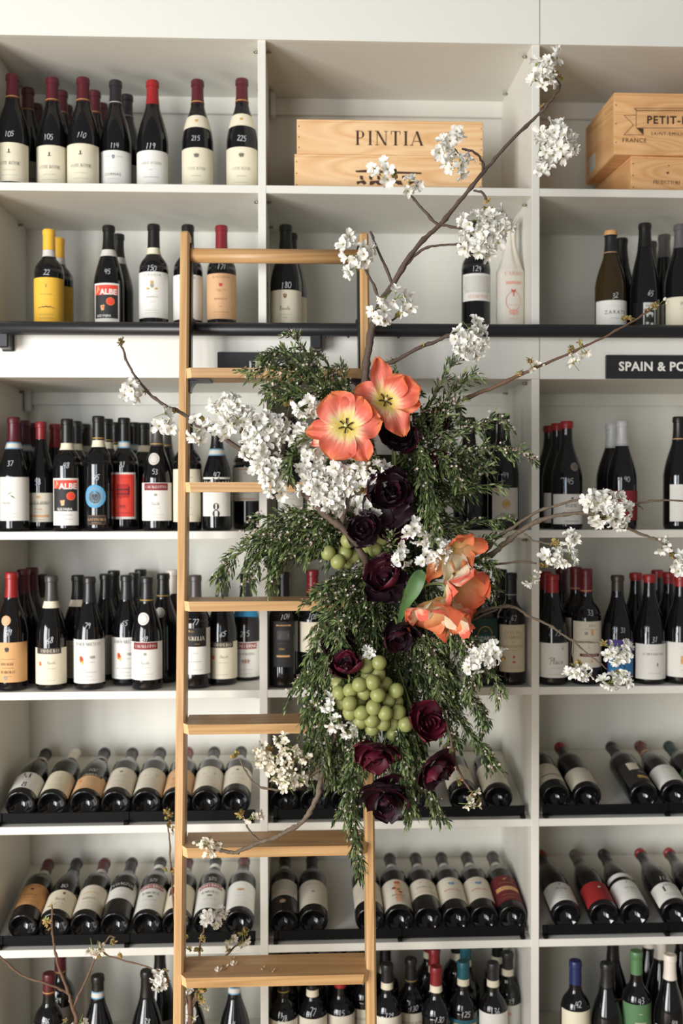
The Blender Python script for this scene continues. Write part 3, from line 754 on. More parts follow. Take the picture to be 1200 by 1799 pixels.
DES = {
    'tower': ('cream', [P_(0, .78, TOWER, 'ink'), T('CÔTE-RÔTIE', 0, .47, 6.2, 'gry'), G(.29, 34, 'lgr', .8), G(.16, 40, 'lgr', .8)]),
    'cornas': ('wht', [P_(0, .83, SHIELD, 'teal'), P_(0, .83, [(-1.6, 1.5), (1.6, 1.5), (0, -2.6)], 'wht'), G(.84, 10, 'gry', .9, -14), G(.84, 16, 'gry', .9, 16), T('CORNAS', -2, .38, 5, 'gry', 'r', .12), G(.26, 28, 'lgr', .7), G(.14, 22, 'lgr', .6)]),
    'joseph': ('wht', [T('SAINT-JOSEPH', 0, .66, 5.2, 'lgr'), G(.48, 10, 'gry'), G(.28, 40, 'gry', .9), G(.12, 30, 'lgr', .7)]),
    'eagle': ('cream', [P_(0, .80, [(a * 1.5, b * 1.3) for a, b in BLOB], 'gry'), T('CÔTE-RÔTIE', 0, .48, 5.4, 'lgr'), G(.30, 26, 'gry', .8), G(.15, 40, 'lgr', .7)]),
    'yellow': ('yel', [P_(0, .82, [(-2, 3), (2, 3), (.7, 1.5), (1, -4), (2.4, -5), (-2.4, -5), (-1, -4), (-.7, 1.5)], 'olv'), T('VIGNABAUDIN', 0, .62, 3.4, 'olv', 'r', .2)[:1] + ('',) + T('', 0, .62, 3, 'olv')[2:], G(.62, 34, 'olv', 1.2), P_(0, .33, HILLS, 'dkb'), G(.17, 40, 'olv', .8), G(.09, 36, 'olv', .8)]),
    'albe': ('wht', [R_(-18.5, .10, 18.5, .95, 'blk2'), R_(-18.5, .70, 18.5, .95, 'lred'), P_(-12, .82, [(-6.5, 8), (0, 8), (3, 1), (-2, -5), (-6.5, -6)], 'peach'), T('ALBE', 4, .775, 8.6, 'wht', 'b'), E_(7, .53, 6.4, 6.4, 'org'), E_(7, .53, 5.2, 5.2, 'lred'), P_(-5, .36, [(-3.2, 5), (3.4, 6), (2.6, -4), (-1.4, -5)], 'peach'), P_(-5, .36, [(-2, 3), (2.4, 4), (1.6, -2)], 'org'), T('G.D.VAJRA', -3, .165, 3, 'wht', 'b')]),
    'albelow': ('wht', [R_(-18.5, .30, 18.5, .96, 'blk2'), R_(-18.5, .78, 18.5, .96, 'lred'), P_(-12, .85, [(-6.5, 9), (0, 9), (3, 1), (-2, -5), (-6.5, -6)], 'peach'), T('ALBE', 5, .83, 8.6, 'wht', 'b'), E_(9, .62, 6.4, 6.4, 'org'), E_(9, .62, 5.2, 5.2, 'lred'), P_(-3, .47, [(-3.2, 5), (3.4, 6), (2.6, -4), (-1.4, -5)], 'peach'), T('G.D.VAJRA', 0, .345, 3, 'wht', 'b'), G(.22, 22, 'gry', .9), G(.13, 26, 'lgr', .8)]),
    'crest': ('wht', [T('GIACOSA', 0, .93, 3.8, 'gry', 'r', .45), R_(-4, .73, 4, .80, 'gold'), P_(0, .70, [(-5, 3), (5, 3), (4, -4), (0, -7), (-4, -4)], 'lgr'), P_(-9, .63, [(-6, 1), (0, 3), (4, -2), (-4, -3)], 'gold'), P_(9, .63, [(6, 1), (0, 3), (-4, -2), (4, -3)], 'gold'), T('BAROLO', 0, .45, 3.2, 'lgr', 'r', .2), G(.34, 12, 'lgr'), G(.16, 34, 'lgr', .7), G(.10, 38, 'lgr', .7)]),
    'tancrest': ('peach', [T('GIACOSA', 0, .92, 3.8, 'brn', 'r', .45), P_(0, .74, [(-5, 5), (-2, 4), (0, 6), (2, 4), (5, 5), (4, -2), (0, -4), (-4, -2)], 'rose'), P_(0, .62, [(-14, 2), (-6, 4), (0, 2), (6, 4), (14, 2), (5, -3), (-5, -3)], 'tan2'), T('BAROLO', 0, .44, 3.4, 'brn', 'r', .3), G(.34, 14, 'tan2'), G(.27, 8, 'brn'), G(.15, 40, 'brn', .7), G(.09, 44, 'tan2', .7)]),
    'barolo': ('cream', [P_(0, .84, [(a * 1.25, b * 1.2) for a, b in SHIELD], 'brn'), P_(0, .85, [(-2.5, 2), (2.5, 2), (0, -3)], 'tan'), T('Barolo', 0, .52, 8.5, 'gry', 'h'), G(.36, 34, 'lgr', .7), G(.28, 12, 'gry'), G(.14, 42, 'lgr', .7), G(.05, 26, 'rose', .9)]),
    'land': ('wht', [R_(-17, .30, 17, .92, 'lgry'), P_(0, .58, [(-17, 0), (-10, 5), (-2, 2), (6, 6), (17, 1), (17, -6), (-17, -6)], 'gry'), P_(2, .42, [(-14, -2), (-4, 2), (8, 0), (14, 2), (14, -4), (-14, -4)], 'chc'), T('BELMONTE', 2, .16, 4, 'pnk', 'm')]),
    'zarate': ('wht', [T('ZARATE', 2, .60, 7, 'ink', 'r', .22), G(.80, 44, 'lgr', .4), G(.40, 24, 'lgr', .8), E_(0, .08, 6, 7, 'pale')]),
    'ornate': ('blk2', [R_(-16, .04, 16, .97, 'lgry'), R_(-13.5, .07, 13.5, .72, 'blk2'), T('DIZ', -4, .86, 5, 'ink', 'm'), P_(0, .55, [(a * 2.2, b * 1.6) for a, b in BLOB], 'lgry'), P_(1, .5, BLOB, 'blk2'), P_(-6, .25, [(a * .9, b * .8) for a, b in BLOB], 'lgry'), P_(6, .22, [(a * .9, b * .9) for a, b in BLOB], 'lgry'), T('MUTI', 0, .1, 4, 'wht', 'm')]),
    'hirs': ('cream', [T('HIRSCH', 4, .80, 6, 'ink', 'm'), G(.64, 30, 'lgr', .7), P_(8, .30, [(-6, 2), (-2, 3), (1, 6), (3, 3), (6, 2), (3, -1), (4, -7), (1, -3), (-2, -7), (-2, -1)], 'gry')]),
    'olive': ('wht', [P_(-2, .62, LEAF, 'olv'), P_(6, .55, [(-6, 4), (0, 2), (7, -4), (2, -3), (-4, 1)], 'olv'), P_(-14, .72, [(-8, 2), (0, 1), (8, -3), (7, -4), (-1, 0), (-8, 1)], 'lgr'), T('NERI', -10, .40, 5, 'lgr', 'r'), G(.16, 30, 'lgr', .7), G(.09, 24, 'lgr', .6)]),
    'aperta': ('ivory', [P_(0, .86, [(a * 1.2, b * .8) for a, b in BLOB], 'tan'), R_(-26, .60, 26, .64, 'lgr'), T('COPERTA APERTA', 0, .67, 4.2, 'gry', 'm', .05), T('Rosso', 0, .45, 4, 'tan', 'r'), R_(-26, .16, 26, .24, 'tan'), G(.08, 34, 'gry', .7), G(.34, 24, 'lgr', .7)]),
    'redwave': ('wht', [R_(-19.5, .05, 19.5, .96, 'lred'), R_(-9, .46, 10, .75, 'red'), R_(-8, .62, 9.5, .645, 'blk2'), R_(-8, .53, 9.5, .55, 'blk2'), P_(1, .68, [(-9, 3), (9, 5), (9, 3.6), (-9, 1.6)], 'blk2'), P_(10, .6, [(-.7, -8), (.7, -8), (.7, 9), (-.7, 9)], 'blk2'), P_(1, .46, [(-4, 0), (9, 1), (9, -.4), (-4, -1.4)], 'blk2'), T('2010', 0, .28, 3, 'blk2', 'r'), G(.24, 12, 'crim', .8), G(.13, 22, 'crim', 1), G(.90, 30, 'red', .8)]),
    'banner': ('wht', [R_(-33, .80, 33, .985, 'crim'), T('CAVALLOTTO', 0, .89, 5.2, 'wht', 'm', .03), P_(0, .68, [(a * .9, b * .8) for a, b in BLOB], 'lgr'), T('Barolo', 0, .45, 5, 'lgr', 'h'), G(.33, 26, 'lgr', .7), G(.16, 40, 'lgr', .7), G(.08, 34, 'lgr', .6)]),
    'gatt': ('blk2', [R_(-22, .02, 22, .10, 'brn'), R_(-22, .90, 22, .98, 'brn'), R_(-22, .02, -21, .98, 'brn'), R_(21, .02, 22, .98, 'brn'), T('GATTINARA', 0, .55, 5, 'tan', 'm', .05), G(.2, 24, 'tan', .9)]),
    'plain': ('ivory', [G(.80, 30, 'lgr', .9), G(.6, 20, 'gry', 1), G(.45, 30, 'lgr', .8), G(.2, 36, 'lgr', .7)]),
    'pcream': ('cream', [G(.84, 34, 'gry', 1), G(.66, 18, 'lgr', 1), P_(0, .5, BLOB, 'lgr'), G(.28, 30, 'lgr', .8), G(.14, 36, 'lgr', .7)]),
    'm8': ('wht', [T('M', 0, .88, 19, 'ink', 'm'), G(.64, 36, 'lgr', .8), T('8', 0, .16, 36, 'ink', 'm')]),
    'orange2': ('wht', [R_(-26, .05, 26, .07, 'org'), R_(-26, .93, 26, .95, 'org'), G(.82, 10, 'gry'), G(.22, 26, 'gry', .8), T('BAROLO', 0, .5, 4.5, 'gry', 'm')]),
    'ring2': ('lgry', [O_(0, .92, 9, 9, 'gry', .86), P_(0, .94, [(a * .5, b * .7) for a, b in BLOB], 'chc'), G(.62, 26, 'lgr', .8), T('SOGLIO', 0, .33, 5.4, 'chc', 'r', .2), G(.14, 26, 'lgr', .6)]),
    'goldleaf': ('lgry', [P_(0, .48, [(a * 1.1, b * 1.4) for a, b in BLOB], 'gold'), O_(0, .48, 7, 8, 'gold', .8), T('J.Paterna', 2, .15, 4.2, 'ink', 'r'), P_(-14, .93, [(-6, 2), (6, 2), (3, -2), (-6, -1)], 'gold')]),
    'bozas': ('wht', [P_(4, .86, [(a * .7, b * .6) for a, b in BLOB], 'chc'), T('BOZAS', 2, .62, 8, 'ink', 'm'), G(.46, 22, 'gry', .8, 2), G(.36, 22, 'gry', .8, 4), G(.24, 12, 'lgr', .8, 6), T('CAVA EL LEON', 2, .10, 3, 'ink', 'm', .1)]),
    'redlab': ('crim', [G(.42, 26, 'pale', 1.6)]),
    'blank': ('wht', []),
    'barbia': ('tan', [P_(-2, .82, [(a * 1.2, b * 1.5) for a, b in BLOB], 'dkb'), G(.58, 34, 'brn', 1), T('RINALDI', -2, .46, 5, 'dkb', 'm'), G(.36, 30, 'brn', .9), T('BAROLO', 0, .26, 5.2, 'dkb', 'm', .05), G(.15, 20, 'brn', .8), P_(-6, .1, BLOB, 'lgr')]),
    'oddero': ('cream', [R_(-33, .845, 33, 1.0, 'dkb'), T('ODDERO', 4, .925, 6.6, 'cream', 'm', .1), P_(-22, .58, [(-3, 5), (3, 4), (4, -5), (-3, -6)], 'org'), T('Barolo', 8, .60, 5, 'lgr', 'h'), G(.44, 26, 'gry', .7, 5), G(.12, 34, 'lgr', .8)]),
    'barbaresco': ('wht', [T('BARBARESCO', 2, .90, 6.3, 'chc', 'm', .02), P_(-14, .55, [(-5, 8), (1, 9), (4, 4), (6, -2), (2, -9), (-4, -7), (-6, 0)], 'org'), P_(-14, .55, [(-3, 5), (1, 6), (3, 0), (0, -5)], 'bred'), P_(-11, .48, [(-2, 4), (3, 3), (2, -5), (-2, -3)], 'yel'), T('Asili', 13, .60, 5, 'gry', 'm'), G(.49, 12, 'gry', .8, 13), G(.26, 46, 'gry', .9), G(.16, 30, 'gry', .7), G(.08, 46, 'lgr', .7)]),
    'melia': ('wht', [R_(-33, .6, 33, 1.0, 'black'), T('VIGNA', -8, .93, 3, 'gold', 'm'), E_(-14, .94, 3, 2.6, 'gold'), T('AURELIA', 2, .78, 7.4, 'cream', 'm', .04), G(.66, 14, 'gold', 1, 8), G(.46, 20, 'lgr', .8), G(.28, 38, 'gry', .8), G(.1, 44, 'lgr', .7)]),
    'conterno': ('wht', [R_(-33, .80, 33, .97, 'bred'), T('CONTERNO', 0, .885, 6.6, 'wht', 'b', .02), T('MONFORTINO', 0, .66, 4.4, 'gry', 'm', .05), P_(0, .45, [(a * 2.6, b * 1.4) for a, b in BLOB], 'lgr'), O_(0, .45, 6, 6, 'pnk', .6), G(.22, 40, 'lgr', .8), G(.1, 30, 'lgr', .7)]),
    'goldblk': ('blk2', [R_(-19, .90, 19, .93, 'tan'), T('PERCRISTINA', 0, .915, 2.4, 'dkb', 'r'), R_(-17, .60, 16, .80, 'chc'), P_(0, .68, [(-12, 3), (-4, 6), (8, 4), (14, 6), (14, -5), (-10, -6)], 'gray'), G(.52, 30, 'brn', .9), T('2001', -4, .40, 4, 'gold', 'r'), R_(-18, .22, 16, .26, 'tan'), G(.15, 24, 'chc', .8)]),
    'coin': ('cream', [E_(0, .78, 6, 6, 'dkb'), E_(0, .78, 4.4, 4.4, 'gold'), G(.5, 30, 'lgr', .8), T('BAROLO', 0, .3, 4, 'gry', 'm'), G(.12, 30, 'lgr', .7)]),
    'arch': ('dgrn', [O_(0, .52, 20, 26, 'gold', .93), R_(-33, .0, 33, .34, 'dgrn'), G(.66, 8, 'gold', 1), R_(-19, .38, 19, .56, 'teal'), T('CAPARZO', 0, .47, 6.6, 'wht', 'b', .03)]),
    'campolo': ('cream', [T('PIAN DEL', 0, .84, 6, 'gold', 'm', .05), T('CIAMPOLO', 0, .74, 6, 'gold', 'm', .05), G(.64, 8, 'gold', 1), T('MONTEVERTINE', 0, .54, 4.6, 'gold', 'm', .05), G(.46, 40, 'tan', .8), P_(0, .32, [(a * .6, b * .8) for a, b in BLOB], 'rose'), R_(-4, .2, 4, .23, 'rose'), G(.1, 44, 'tan', .7)]),
    'place': ('wht', [T('Place', 2, .48, 14, 'gry', 'h'), O_(18, .86, 4, 5, 'gry', .85), P_(18, .86, [(-1, -3), (1, -3), (0, 3)], 'gry'), G(.28, 24, 'lgr', .7), G(.10, 44, 'lgr', .7)]),
    'basa': ('ivory', [T('BASA', 6, .91, 4, 'brn', 'm', .1), G(.83, 44, 'lgr', .8), R_(2, .70, 9, .82, 'tan'), P_(-10, .74, BLOB, 'lgr'), G(.60, 40, 'lgr', .8), P_(4, .45, [(-10, 4), (8, 5), (10, -4), (-8, -5)], 'lgry'), R_(-27, .24, 27, .30, 'mar'), G(.27, 40, 'pale', 1), E_(4, .14, 3, 3, 'tan')]),
    'art': ('pur', [R_(-20, .04, 20, .48, 'cyan'), P_(-6, .5, [(-10, -14), (-4, 2), (0, 10), (3, 2), (8, -14), (3, -20), (-5, -20)], 'navy'), P_(8, .35, [(-6, -12), (6, -8), (10, 6), (2, 8)], 'teal'), P_(-4, .8, [(-12, 3), (6, 6), (14, 2), (4, -2)], 'cream'), R_(2.2, .12, 3.6, .6, 'ink')]),
    'walker': ('wht', [T('EL MENTRIDANO', -2, .72, 4.4, 'gry', 'm', .02), P_(8, .42, MAN, 'ink'), G(.18, 34, 'lgr', .7), G(.84, 30, 'lgr', .5)]),
    'sepia': ('wht', [R_(-14, .38, 34, .62, 'tan'), P_(6, .5, [(-20, -3), (-10, 2), (2, 0), (14, 4), (26, 1), (26, -6), (-20, -6)], 'brn'), G(.84, 30, 'lgr', .7), G(.2, 30, 'lgr', .7)]),
    'm8b': ('wht', [T('M', 0, .78, 22, 'ink', 'm'), T('8', 4, .22, 24, 'ink', 'm'), G(.52, 34, 'lgr', .8)]),
    'tree': ('ivory', [P_(0, .78, [(a * .9, b * .9) for a, b in BLOB], 'chc'), G(.60, 30, 'gry', 1), G(.52, 34, 'lgr', .8), G(.3, 40, 'gry', .9), G(.12, 30, 'lgr', .7)]),
    'house': ('ivory', [T('CASTELLO', 0, .90, 3, 'gry', 'r', .3), P_(2, .66, [(-16, -6), (-14, 1), (-2, 6), (14, 3), (18, -6)], 'gry'), P_(2, .64, [(-12, -5), (-8, 0), (2, 3), (12, -4)], 'lgry'), G(.42, 30, 'lgr', 1), G(.28, 36, 'lgr', .8), G(.12, 44, 'lgr', .8)]),
    'tanlab': ('tan2', [T('GIACOSA', 0, .91, 3.6, 'mar', 'r', .35), P_(0, .74, BLOB, 'mar'), T('BAROLO', 0, .48, 4, 'mar', 'r', .2), G(.34, 30, 'brn', 1), G(.18, 40, 'brn', .8)]),
    'crest2': ('cream', [P_(10, .82, SHIELD, 'brn'), T('Barolo', 6, .52, 6.5, 'gry', 'h'), G(.32, 36, 'lgr', .9), G(.2, 40, 'lgr', .7), G(.1, 28, 'rose', .7)]),
    'goldhill': ('ivory', [P_(0, .68, HILLS, 'gold'), P_(0, .70, [(-16, -2), (-8, 4), (0, 5), (8, 3), (17, -2)], 'gold'), P_(-2, .84, [(-12, 2), (-3, 4), (10, 2), (3, 0)], 'lgr'), T('BAROLO', 0, .45, 4.6, 'gry', 'r'), G(.28, 30, 'lgr', .8), G(.12, 40, 'lgr', .7)]),
    'halfblk': ('wht', [R_(-33, .60, 33, 1.0, 'black'), T('VOAGNA', 2, .80, 11, 'wht', 'm', .02), G(.46, 14, 'gry', 1), G(.14, 40, 'lgr', .7)]),
    'dconterno': ('wht', [R_(-33, .82, 33, .98, 'bred'), T('CONTERNO', 0, .90, 7.4, 'wht', 'b', .02), T('BAROLO', 0, .64, 7, 'dgrn', 'm', .04), P_(0, .48, [(a * 1.5, b * .9) for a, b in BLOB], 'olv'), G(.36, 36, 'gry', 1), G(.14, 44, 'lgr', .8)]),
    'wreath': ('wht', [P_(0, .66, [(a * 2.3, b * 1.1) for a, b in BLOB], 'gold'), P_(0, .66, SHIELD, 'bred'), E_(0, .67, 2, 3, 'cream'), G(.42, 30, 'lgr', .8), G(.14, 40, 'lgr', .7)]),
    'redcr': ('cream', [R_(-30, .60, -14, .92, 'mar'), G(.7, 20, 'gry', 1, 8), G(.4, 30, 'lgr', .8), G(.2, 36, 'lgr', .7)]),
    'figure': ('ivory', [P_(14, .72, [(a * 1.8, b * 1.7) for a, b in MAN], 'ink'), G(.30, 26, 'lgr', .8, 8), G(.12, 40, 'lgr', .7), R_(-26, .66, -8, .86, 'pale')]),
    'redart': ('ivory', [R_(-6, .10, 12, .92, 'peach'), P_(2, .86, [(a * 1.6, b * 1.2) for a, b in BLOB], 'rose'), P_(-8, .64, [(a * 1.3, b * 1.1) for a, b in BLOB], 'bred'), P_(3, .58, BLOB, 'olv'), P_(8, .48, [(a * 1.4, b * .8) for a, b in BLOB], 'bred'), T('MACCHIONE', 2, .36, 4, 'chc', 'm'), R_(-3, .10, 11, .30, 'pnk'), G(.24, 20, 'chc', .9)]),
    'clean': ('ivory', [P_(0, .78, [(-12, 3), (-4, 5), (10, 3), (12, -3), (-10, -4)], 'pnk'), T('FONTERUTOLI', 0, .48, 4, 'gry', 'm', .05), R_(-33, .18, 33, .21, 'tan'), G(.34, 30, 'lgr', .7)]),
    'bird': ('ivory', [G(.90, 34, 'lgr', .8), P_(0, .70, [(a * 1.15, b * 1.15) for a, b in BIRD], 'bird'), T('AMPELEIA', 0, .42, 5, 'rose', 'r', .15), G(.28, 44, 'tan', .8), G(.12, 50, 'tan', .7)]),
    'maroon': ('mar', [R_(-33, .40, 33, .55, 'tan'), P_(8, .84, [(-14, 2), (-4, 6), (12, 3), (14, -3), (-12, -3)], 'gold'), G(.70, 40, 'gold', 1.2), G(.47, 36, 'mar', 1.2), G(.22, 40, 'tan', 1), G(.10, 40, 'tan', .8)]),
    'puzol': ('wht', [P_(0, .88, [(a * .5, b * .6) for a, b in BLOB], 'chc'), T('PUZOL', 2, .66, 8, 'ink', 'm'), G(.5, 26, 'lgr', .9), G(.38, 12, 'gry', .9), G(.24, 24, 'gry', 1.1), G(.13, 30, 'gry', 1.1)]),
    'redsun': ('bred', [E_(4, .68, 4, 4, 'cream'), P_(5, .64, [(-3, 1), (4, 3), (4, -3), (-2, -3)], 'black'), G(.5, 14, 'mar', .8, 18)]),
    'bird1': ('wht', [P_(0, .86, [(-2, 0), (0, 2), (2.4, 4), (1.6, 0), (0, -2)], 'ink'), T('EPODE', 3, .58, 5, 'gry', 'm', .1), G(.46, 16, 'lgr', .8), G(.36, 20, 'lgr', .7)]),
    'one': ('wht', [T('1', -14, .62, 20, 'ink', 'b'), T('PENA CAB', 12, .83, 6, 'ink', 'm'), G(.66, 16, 'gry', 1.2, 10), G(.52, 12, 'lgr', .9, 10), G(.30, 40, 'gry', 1.1, 2), G(.18, 30, 'gry', 1, 2)]),
    'blkgold': ('blk2', [R_(-16, .62, 14, .98, 'cream'), P_(12, .62, [(-6, 3), (0, 5), (6, 2), (5, -4), (-4, -5)], 'navy'), T('ABRIL', 10, .50, 4, 'wht', 'm'), R_(-6, .16, 24, .30, 'gold')]),
    'sand': ('ivory', [P_(0, .56, [(-14, -4), (-12, 3), (8, 6), (16, 2), (12, -4)], 'tan'), G(.80, 30, 'lgr', .8), G(.22, 36, 'lgr', .8)]),
    'redline': ('ivory', [P_(-4, .70, [(-14, 4), (10, 6), (12, -2), (-12, -4)], 'tan'), R_(-30, .28, 30, .32, 'mar'), G(.16, 30, 'lgr', .8), G(.9, 30, 'lgr', .7)]),
    'do': ('grn', [G(.86, 8, 'cream', 1.4), R_(-15, .72, 15, .73, 'cream'), T('ALBARINO', 0, .66, 4, 'cream', 'r', .15), T('DO', 0, .48, 14, 'cream', 'm'), R_(-15, .2, -14.4, .73, 'cream'), R_(14.4, .2, 15, .73, 'cream')]),
    'red7': ('wht', [P_(0, .70, [(a * 3.2, b * 2.2) for a, b in BLOB], 'pnk'), P_(0, .72, [(a * 2.2, b * 1.7) for a, b in BLOB], 'rose'), G(.4, 30, 'lgr', .8)]),
    'orn7': ('wht', [P_(-4, .84, [(-8, 3), (0, 5), (8, 2), (6, -3), (-7, -3)], 'pnk'), T('Piano del', 4, .62, 6, 'brn', 'r'), G(.4, 30, 'lgr', .8)]),
    'monte': ('cream', [T('MONTEVERTINE', 0, .82, 5, 'brn', 'm', .05), G(.62, 40, 'tan', .8)]),
    'pozzo': ('cream', [T('POZZO BUONO', 0, .72, 4.6, 'gry', 'm', .05), G(.5, 30, 'lgr', .8)]),
    'blue7': ('teal', [R_(-33, .90, 33, .93, 'gold'), R_(20, .0, 33, .9, 'tan')]),
    'script7': ('ivory', [G(.80, 40, 'gry', 1), T('Barolo', 0, .6, 6, 'lgr', 'h'), G(.3, 30, 'lgr', .8)]),
    'sash': ('ivory', []),
    'rat': ('tan', [T('RATTI', 0, .86, 7, 'brn', 'm'), P_(2, .5, [(a * 2, b * 2) for a, b in BLOB], 'brn')]),
}
DES['yellow'] = ('yel', [o for o in DES['yellow'][1] if not (o[0] == 't')])
USC = {'albe': 20.5, 'albelow': 20.5, 'redwave': 21.5, 'land': 19.5, 'art': 21.5, 'goldleaf': 24}   # half widths the wide designs were drawn at
ORD = 'first second third fourth fifth sixth seventh eighth ninth tenth eleventh twelfth thirteenth'.split()
CTX = {}


def ctx(z, Y, place, group, n=0):
    CTX.update(z=z, Y=Y, place=place, group=group, n=n, k=0, first=True)


def make_bottle(root, typ, R, H, cap, cl, ring, band, lab, pap, lz, ha, price, pz, seal, seals, glass, neck, nodetail=False):
    """Glass body, capsule, paper label with its print, neck band, seal and the price in white marker, all under root."""
    pr = profile(typ, R, H)
    top = pr[-1][1]
    mb = MB(); foot = [(0.0001, 0.028), (R * 0.3, 0.026), (R * 0.62, 0.012), (R * 0.80, 0.0022), (R * 0.87, 0.0004)]
    zc = H - cl
    body = [p for p in pr if p[1] < zc - 0.001] + [(rad_at(pr, zc), zc), (rad_at(pr, zc), zc + 0.004)]
    mb.lathe(foot + body, glass or GLASS, 28); mb.build('glass_body', root, True)
    mb = MB(); cp = [(rad_at(pr, zc) - 0.0002, zc), (rad_at(pr, zc) + 0.0007, zc)] + [(r + 0.0007, z) for r, z in pr if z > zc + 0.001]
    cp += [(cp[-1][0] - 0.0012, H + 0.0004), (0.0055, H + 0.0006), (0.0045, H - 0.0004), (0.0001, H - 0.0004)]
    mb.lathe(cp, capm(cap), 24)
    co = mb.build('capsule', root, sharp=0.7)
    if ring:
        mb = MB(); zr = zc + 0.004; mb.lathe([(rad_at(pr, zr) + 0.0008, zr), (rad_at(pr, zr) + 0.0013, zr + 0.0005), (rad_at(pr, zr + .0015) + 0.0013, zr + 0.0015), (rad_at(pr, zr + .002) + 0.0008, zr + 0.002)], capm(ring), 24); mb.build('capsule_ring', co, True)
    if band:
        z1 = zc - 0.0005; z0 = z1 - 0.017
        mb = MB(); n = 24; zs = [z0 + (z1 - z0) * k / 3 for k in range(4)]
        mb.lathe([(rad_at(pr, z) + 0.0006, z) for z in zs], paper('lgry' if band == 'blue' else band), n)
        if band == 'blue':
            for a, b in ((z0 + .0004, z0 + .003), (z1 - .003, z1 - .0004)): mb.lathe([(rad_at(pr, z) + 0.0009, z) for z in (a, b)], ink('blue'), n)
        mb.build('neck_band', root, True)
    if neck:
        na, nb, nc = neck; mb = MB(); n = 14; zs = [na + (nb - na) * k / 3 for k in range(4)]; vs = []; fs = []
        for j, z in enumerate(zs):
            for k in range(n + 1):
                a = (k / n - 0.5) * 2.6; zz = z + 0.004 * math.cos(a * 1.1) - 0.004; r = rad_at(pr, zz) + 0.0006; vs.append((r * math.sin(a), -r * math.cos(a), zz))
        for j in range(3):
            for k in range(n): q = j * (n + 1) + k; fs.append((q, q + 1, q + n + 2, q + n + 1))
        mb.add(vs, fs, paper(nc)); o = mb.build('neck_label', root, True)
        if nc == 'cream':
            mb = MB(); wrap(mb, [([(a * .0009, (na + nb) / 2 + .001 + b * .0009) for a, b in BLOB], [list(range(14))])], pr, 0.0009, ink('gold')); mb.build('lettering', o)
    if lab:
        z0, z1 = lz; paps, ops = DES[lab]; paps = pap or paps; ah = math.radians(ha); n = max(6, int(ha / 6)); vs = []; fs = []; mz = 3
        mb = MB()
        for j in range(mz + 1):
            z = z0 + (z1 - z0) * j / mz; r = rad_at(pr, z) + 0.0005
            for k in range(n + 1): a = (2 * k / n - 1) * ah; vs.append((r * math.sin(a), -r * math.cos(a), z))
        for j in range(mz):
            for k in range(n): q = j * (n + 1) + k; fs.append((q, q + 1, q + n + 2, q + n + 1))
        mb.add(vs, fs, paper(paps)); lo = mb.build('label', root, True)
        if ops and not nodetail:
            mb = MB(); um = R * ah * 1000
            cl_ops = []; k = um / USC[lab] if lab in USC else 1
            for o in ops:
                if k != 1:
                    o = {'t': lambda q: (q[0], q[1], q[2] * k, q[3], q[4] * k * (.8 if q[4] < 8 else .9), *q[5:]), 'r': lambda q: (q[0], q[1] * k, q[2], q[3] * k, *q[4:]), 'e': lambda q: (q[0], q[1] * k, q[2], q[3] * k, q[4] * (1 + (k - 1) * .85), *q[5:]),
                         'g': lambda q: (q[0], q[1], q[2] * k, q[3], q[4], q[5] * k), 'p': lambda q: (q[0], q[1] * k, q[2], [(c * k, d_ * (1 + (k - 1) * .4)) for c, d_ in q[3]], q[4])}[o[0]](o)
                if o[0] == 'r': o = ('r', max(o[1], -um), o[2], min(o[3], um), o[4], o[5])
                cl_ops.append(o)
            do_ops(mb, cl_ops, pr, z0, z1, 0.0006, min(um, R * 1250))
            if mb.f: mb.build('lettering', lo)
    if seals:
        for zs, us, rs, colr in seals:
            mb = MB(); wrap(mb, discp(us, zs, rs, rs * 1.02, 0, 18), pr, 0.0007, paper(colr))
            wrap(mb, discp(us, zs, rs * .72, rs * .74, 0.9, 16), pr, 0.0009, ink('lgr')); mb.build('seal', root)
    if price:
        mb = MB(); c = 0.0135
        polys, wd = textpolys(price, 'h', 0.12); c *= random.uniform(0.92, 1.08); du = random.uniform(-.002, .004); sl = random.uniform(0.0, 0.3)
        wrap(mb, [([(du + (a - wd / 2 + b * sl) * c, pz + (b - .5) * c) for a, b in vs], fs) for vs, fs in polys], pr, 0.0007, MARK)
        mb.build('price_writing', root)


PLACED = {}


def clear(x, yt, Y, R, z, back):
    """Slide a bottle along its line of sight until it stands clear of those already on the shelf."""
    old = PLACED.setdefault(z, [])
    best = None
    for dy in [0.0] + [s * k * 0.005 for k in range(1, 60) for s in ((1,) if back else (1, -1))]:
        y = Y + dy
        if not R + 0.006 <= y <= DEP - 0.014 - R: continue
        p = at(x, yt, y)
        if all(abs(p.x - s) > R + 0.0115 for s in SX):
            m = min([(Vector((p.x - a, y - c)).length - R - r) for a, c, r in old] + [1])
            if m > 0.0012: break
            if best is None or m > best[0]: best = (m, p, y)
    else:
        m, p, y = best or (0, at(x, yt, Y), Y)
        if m < 0.0012: R += m - 0.0014; print('TIGHT', x, yt, round(m, 4), round(R, 4))
    old.append((p.x, y, R))
    return p, y, R


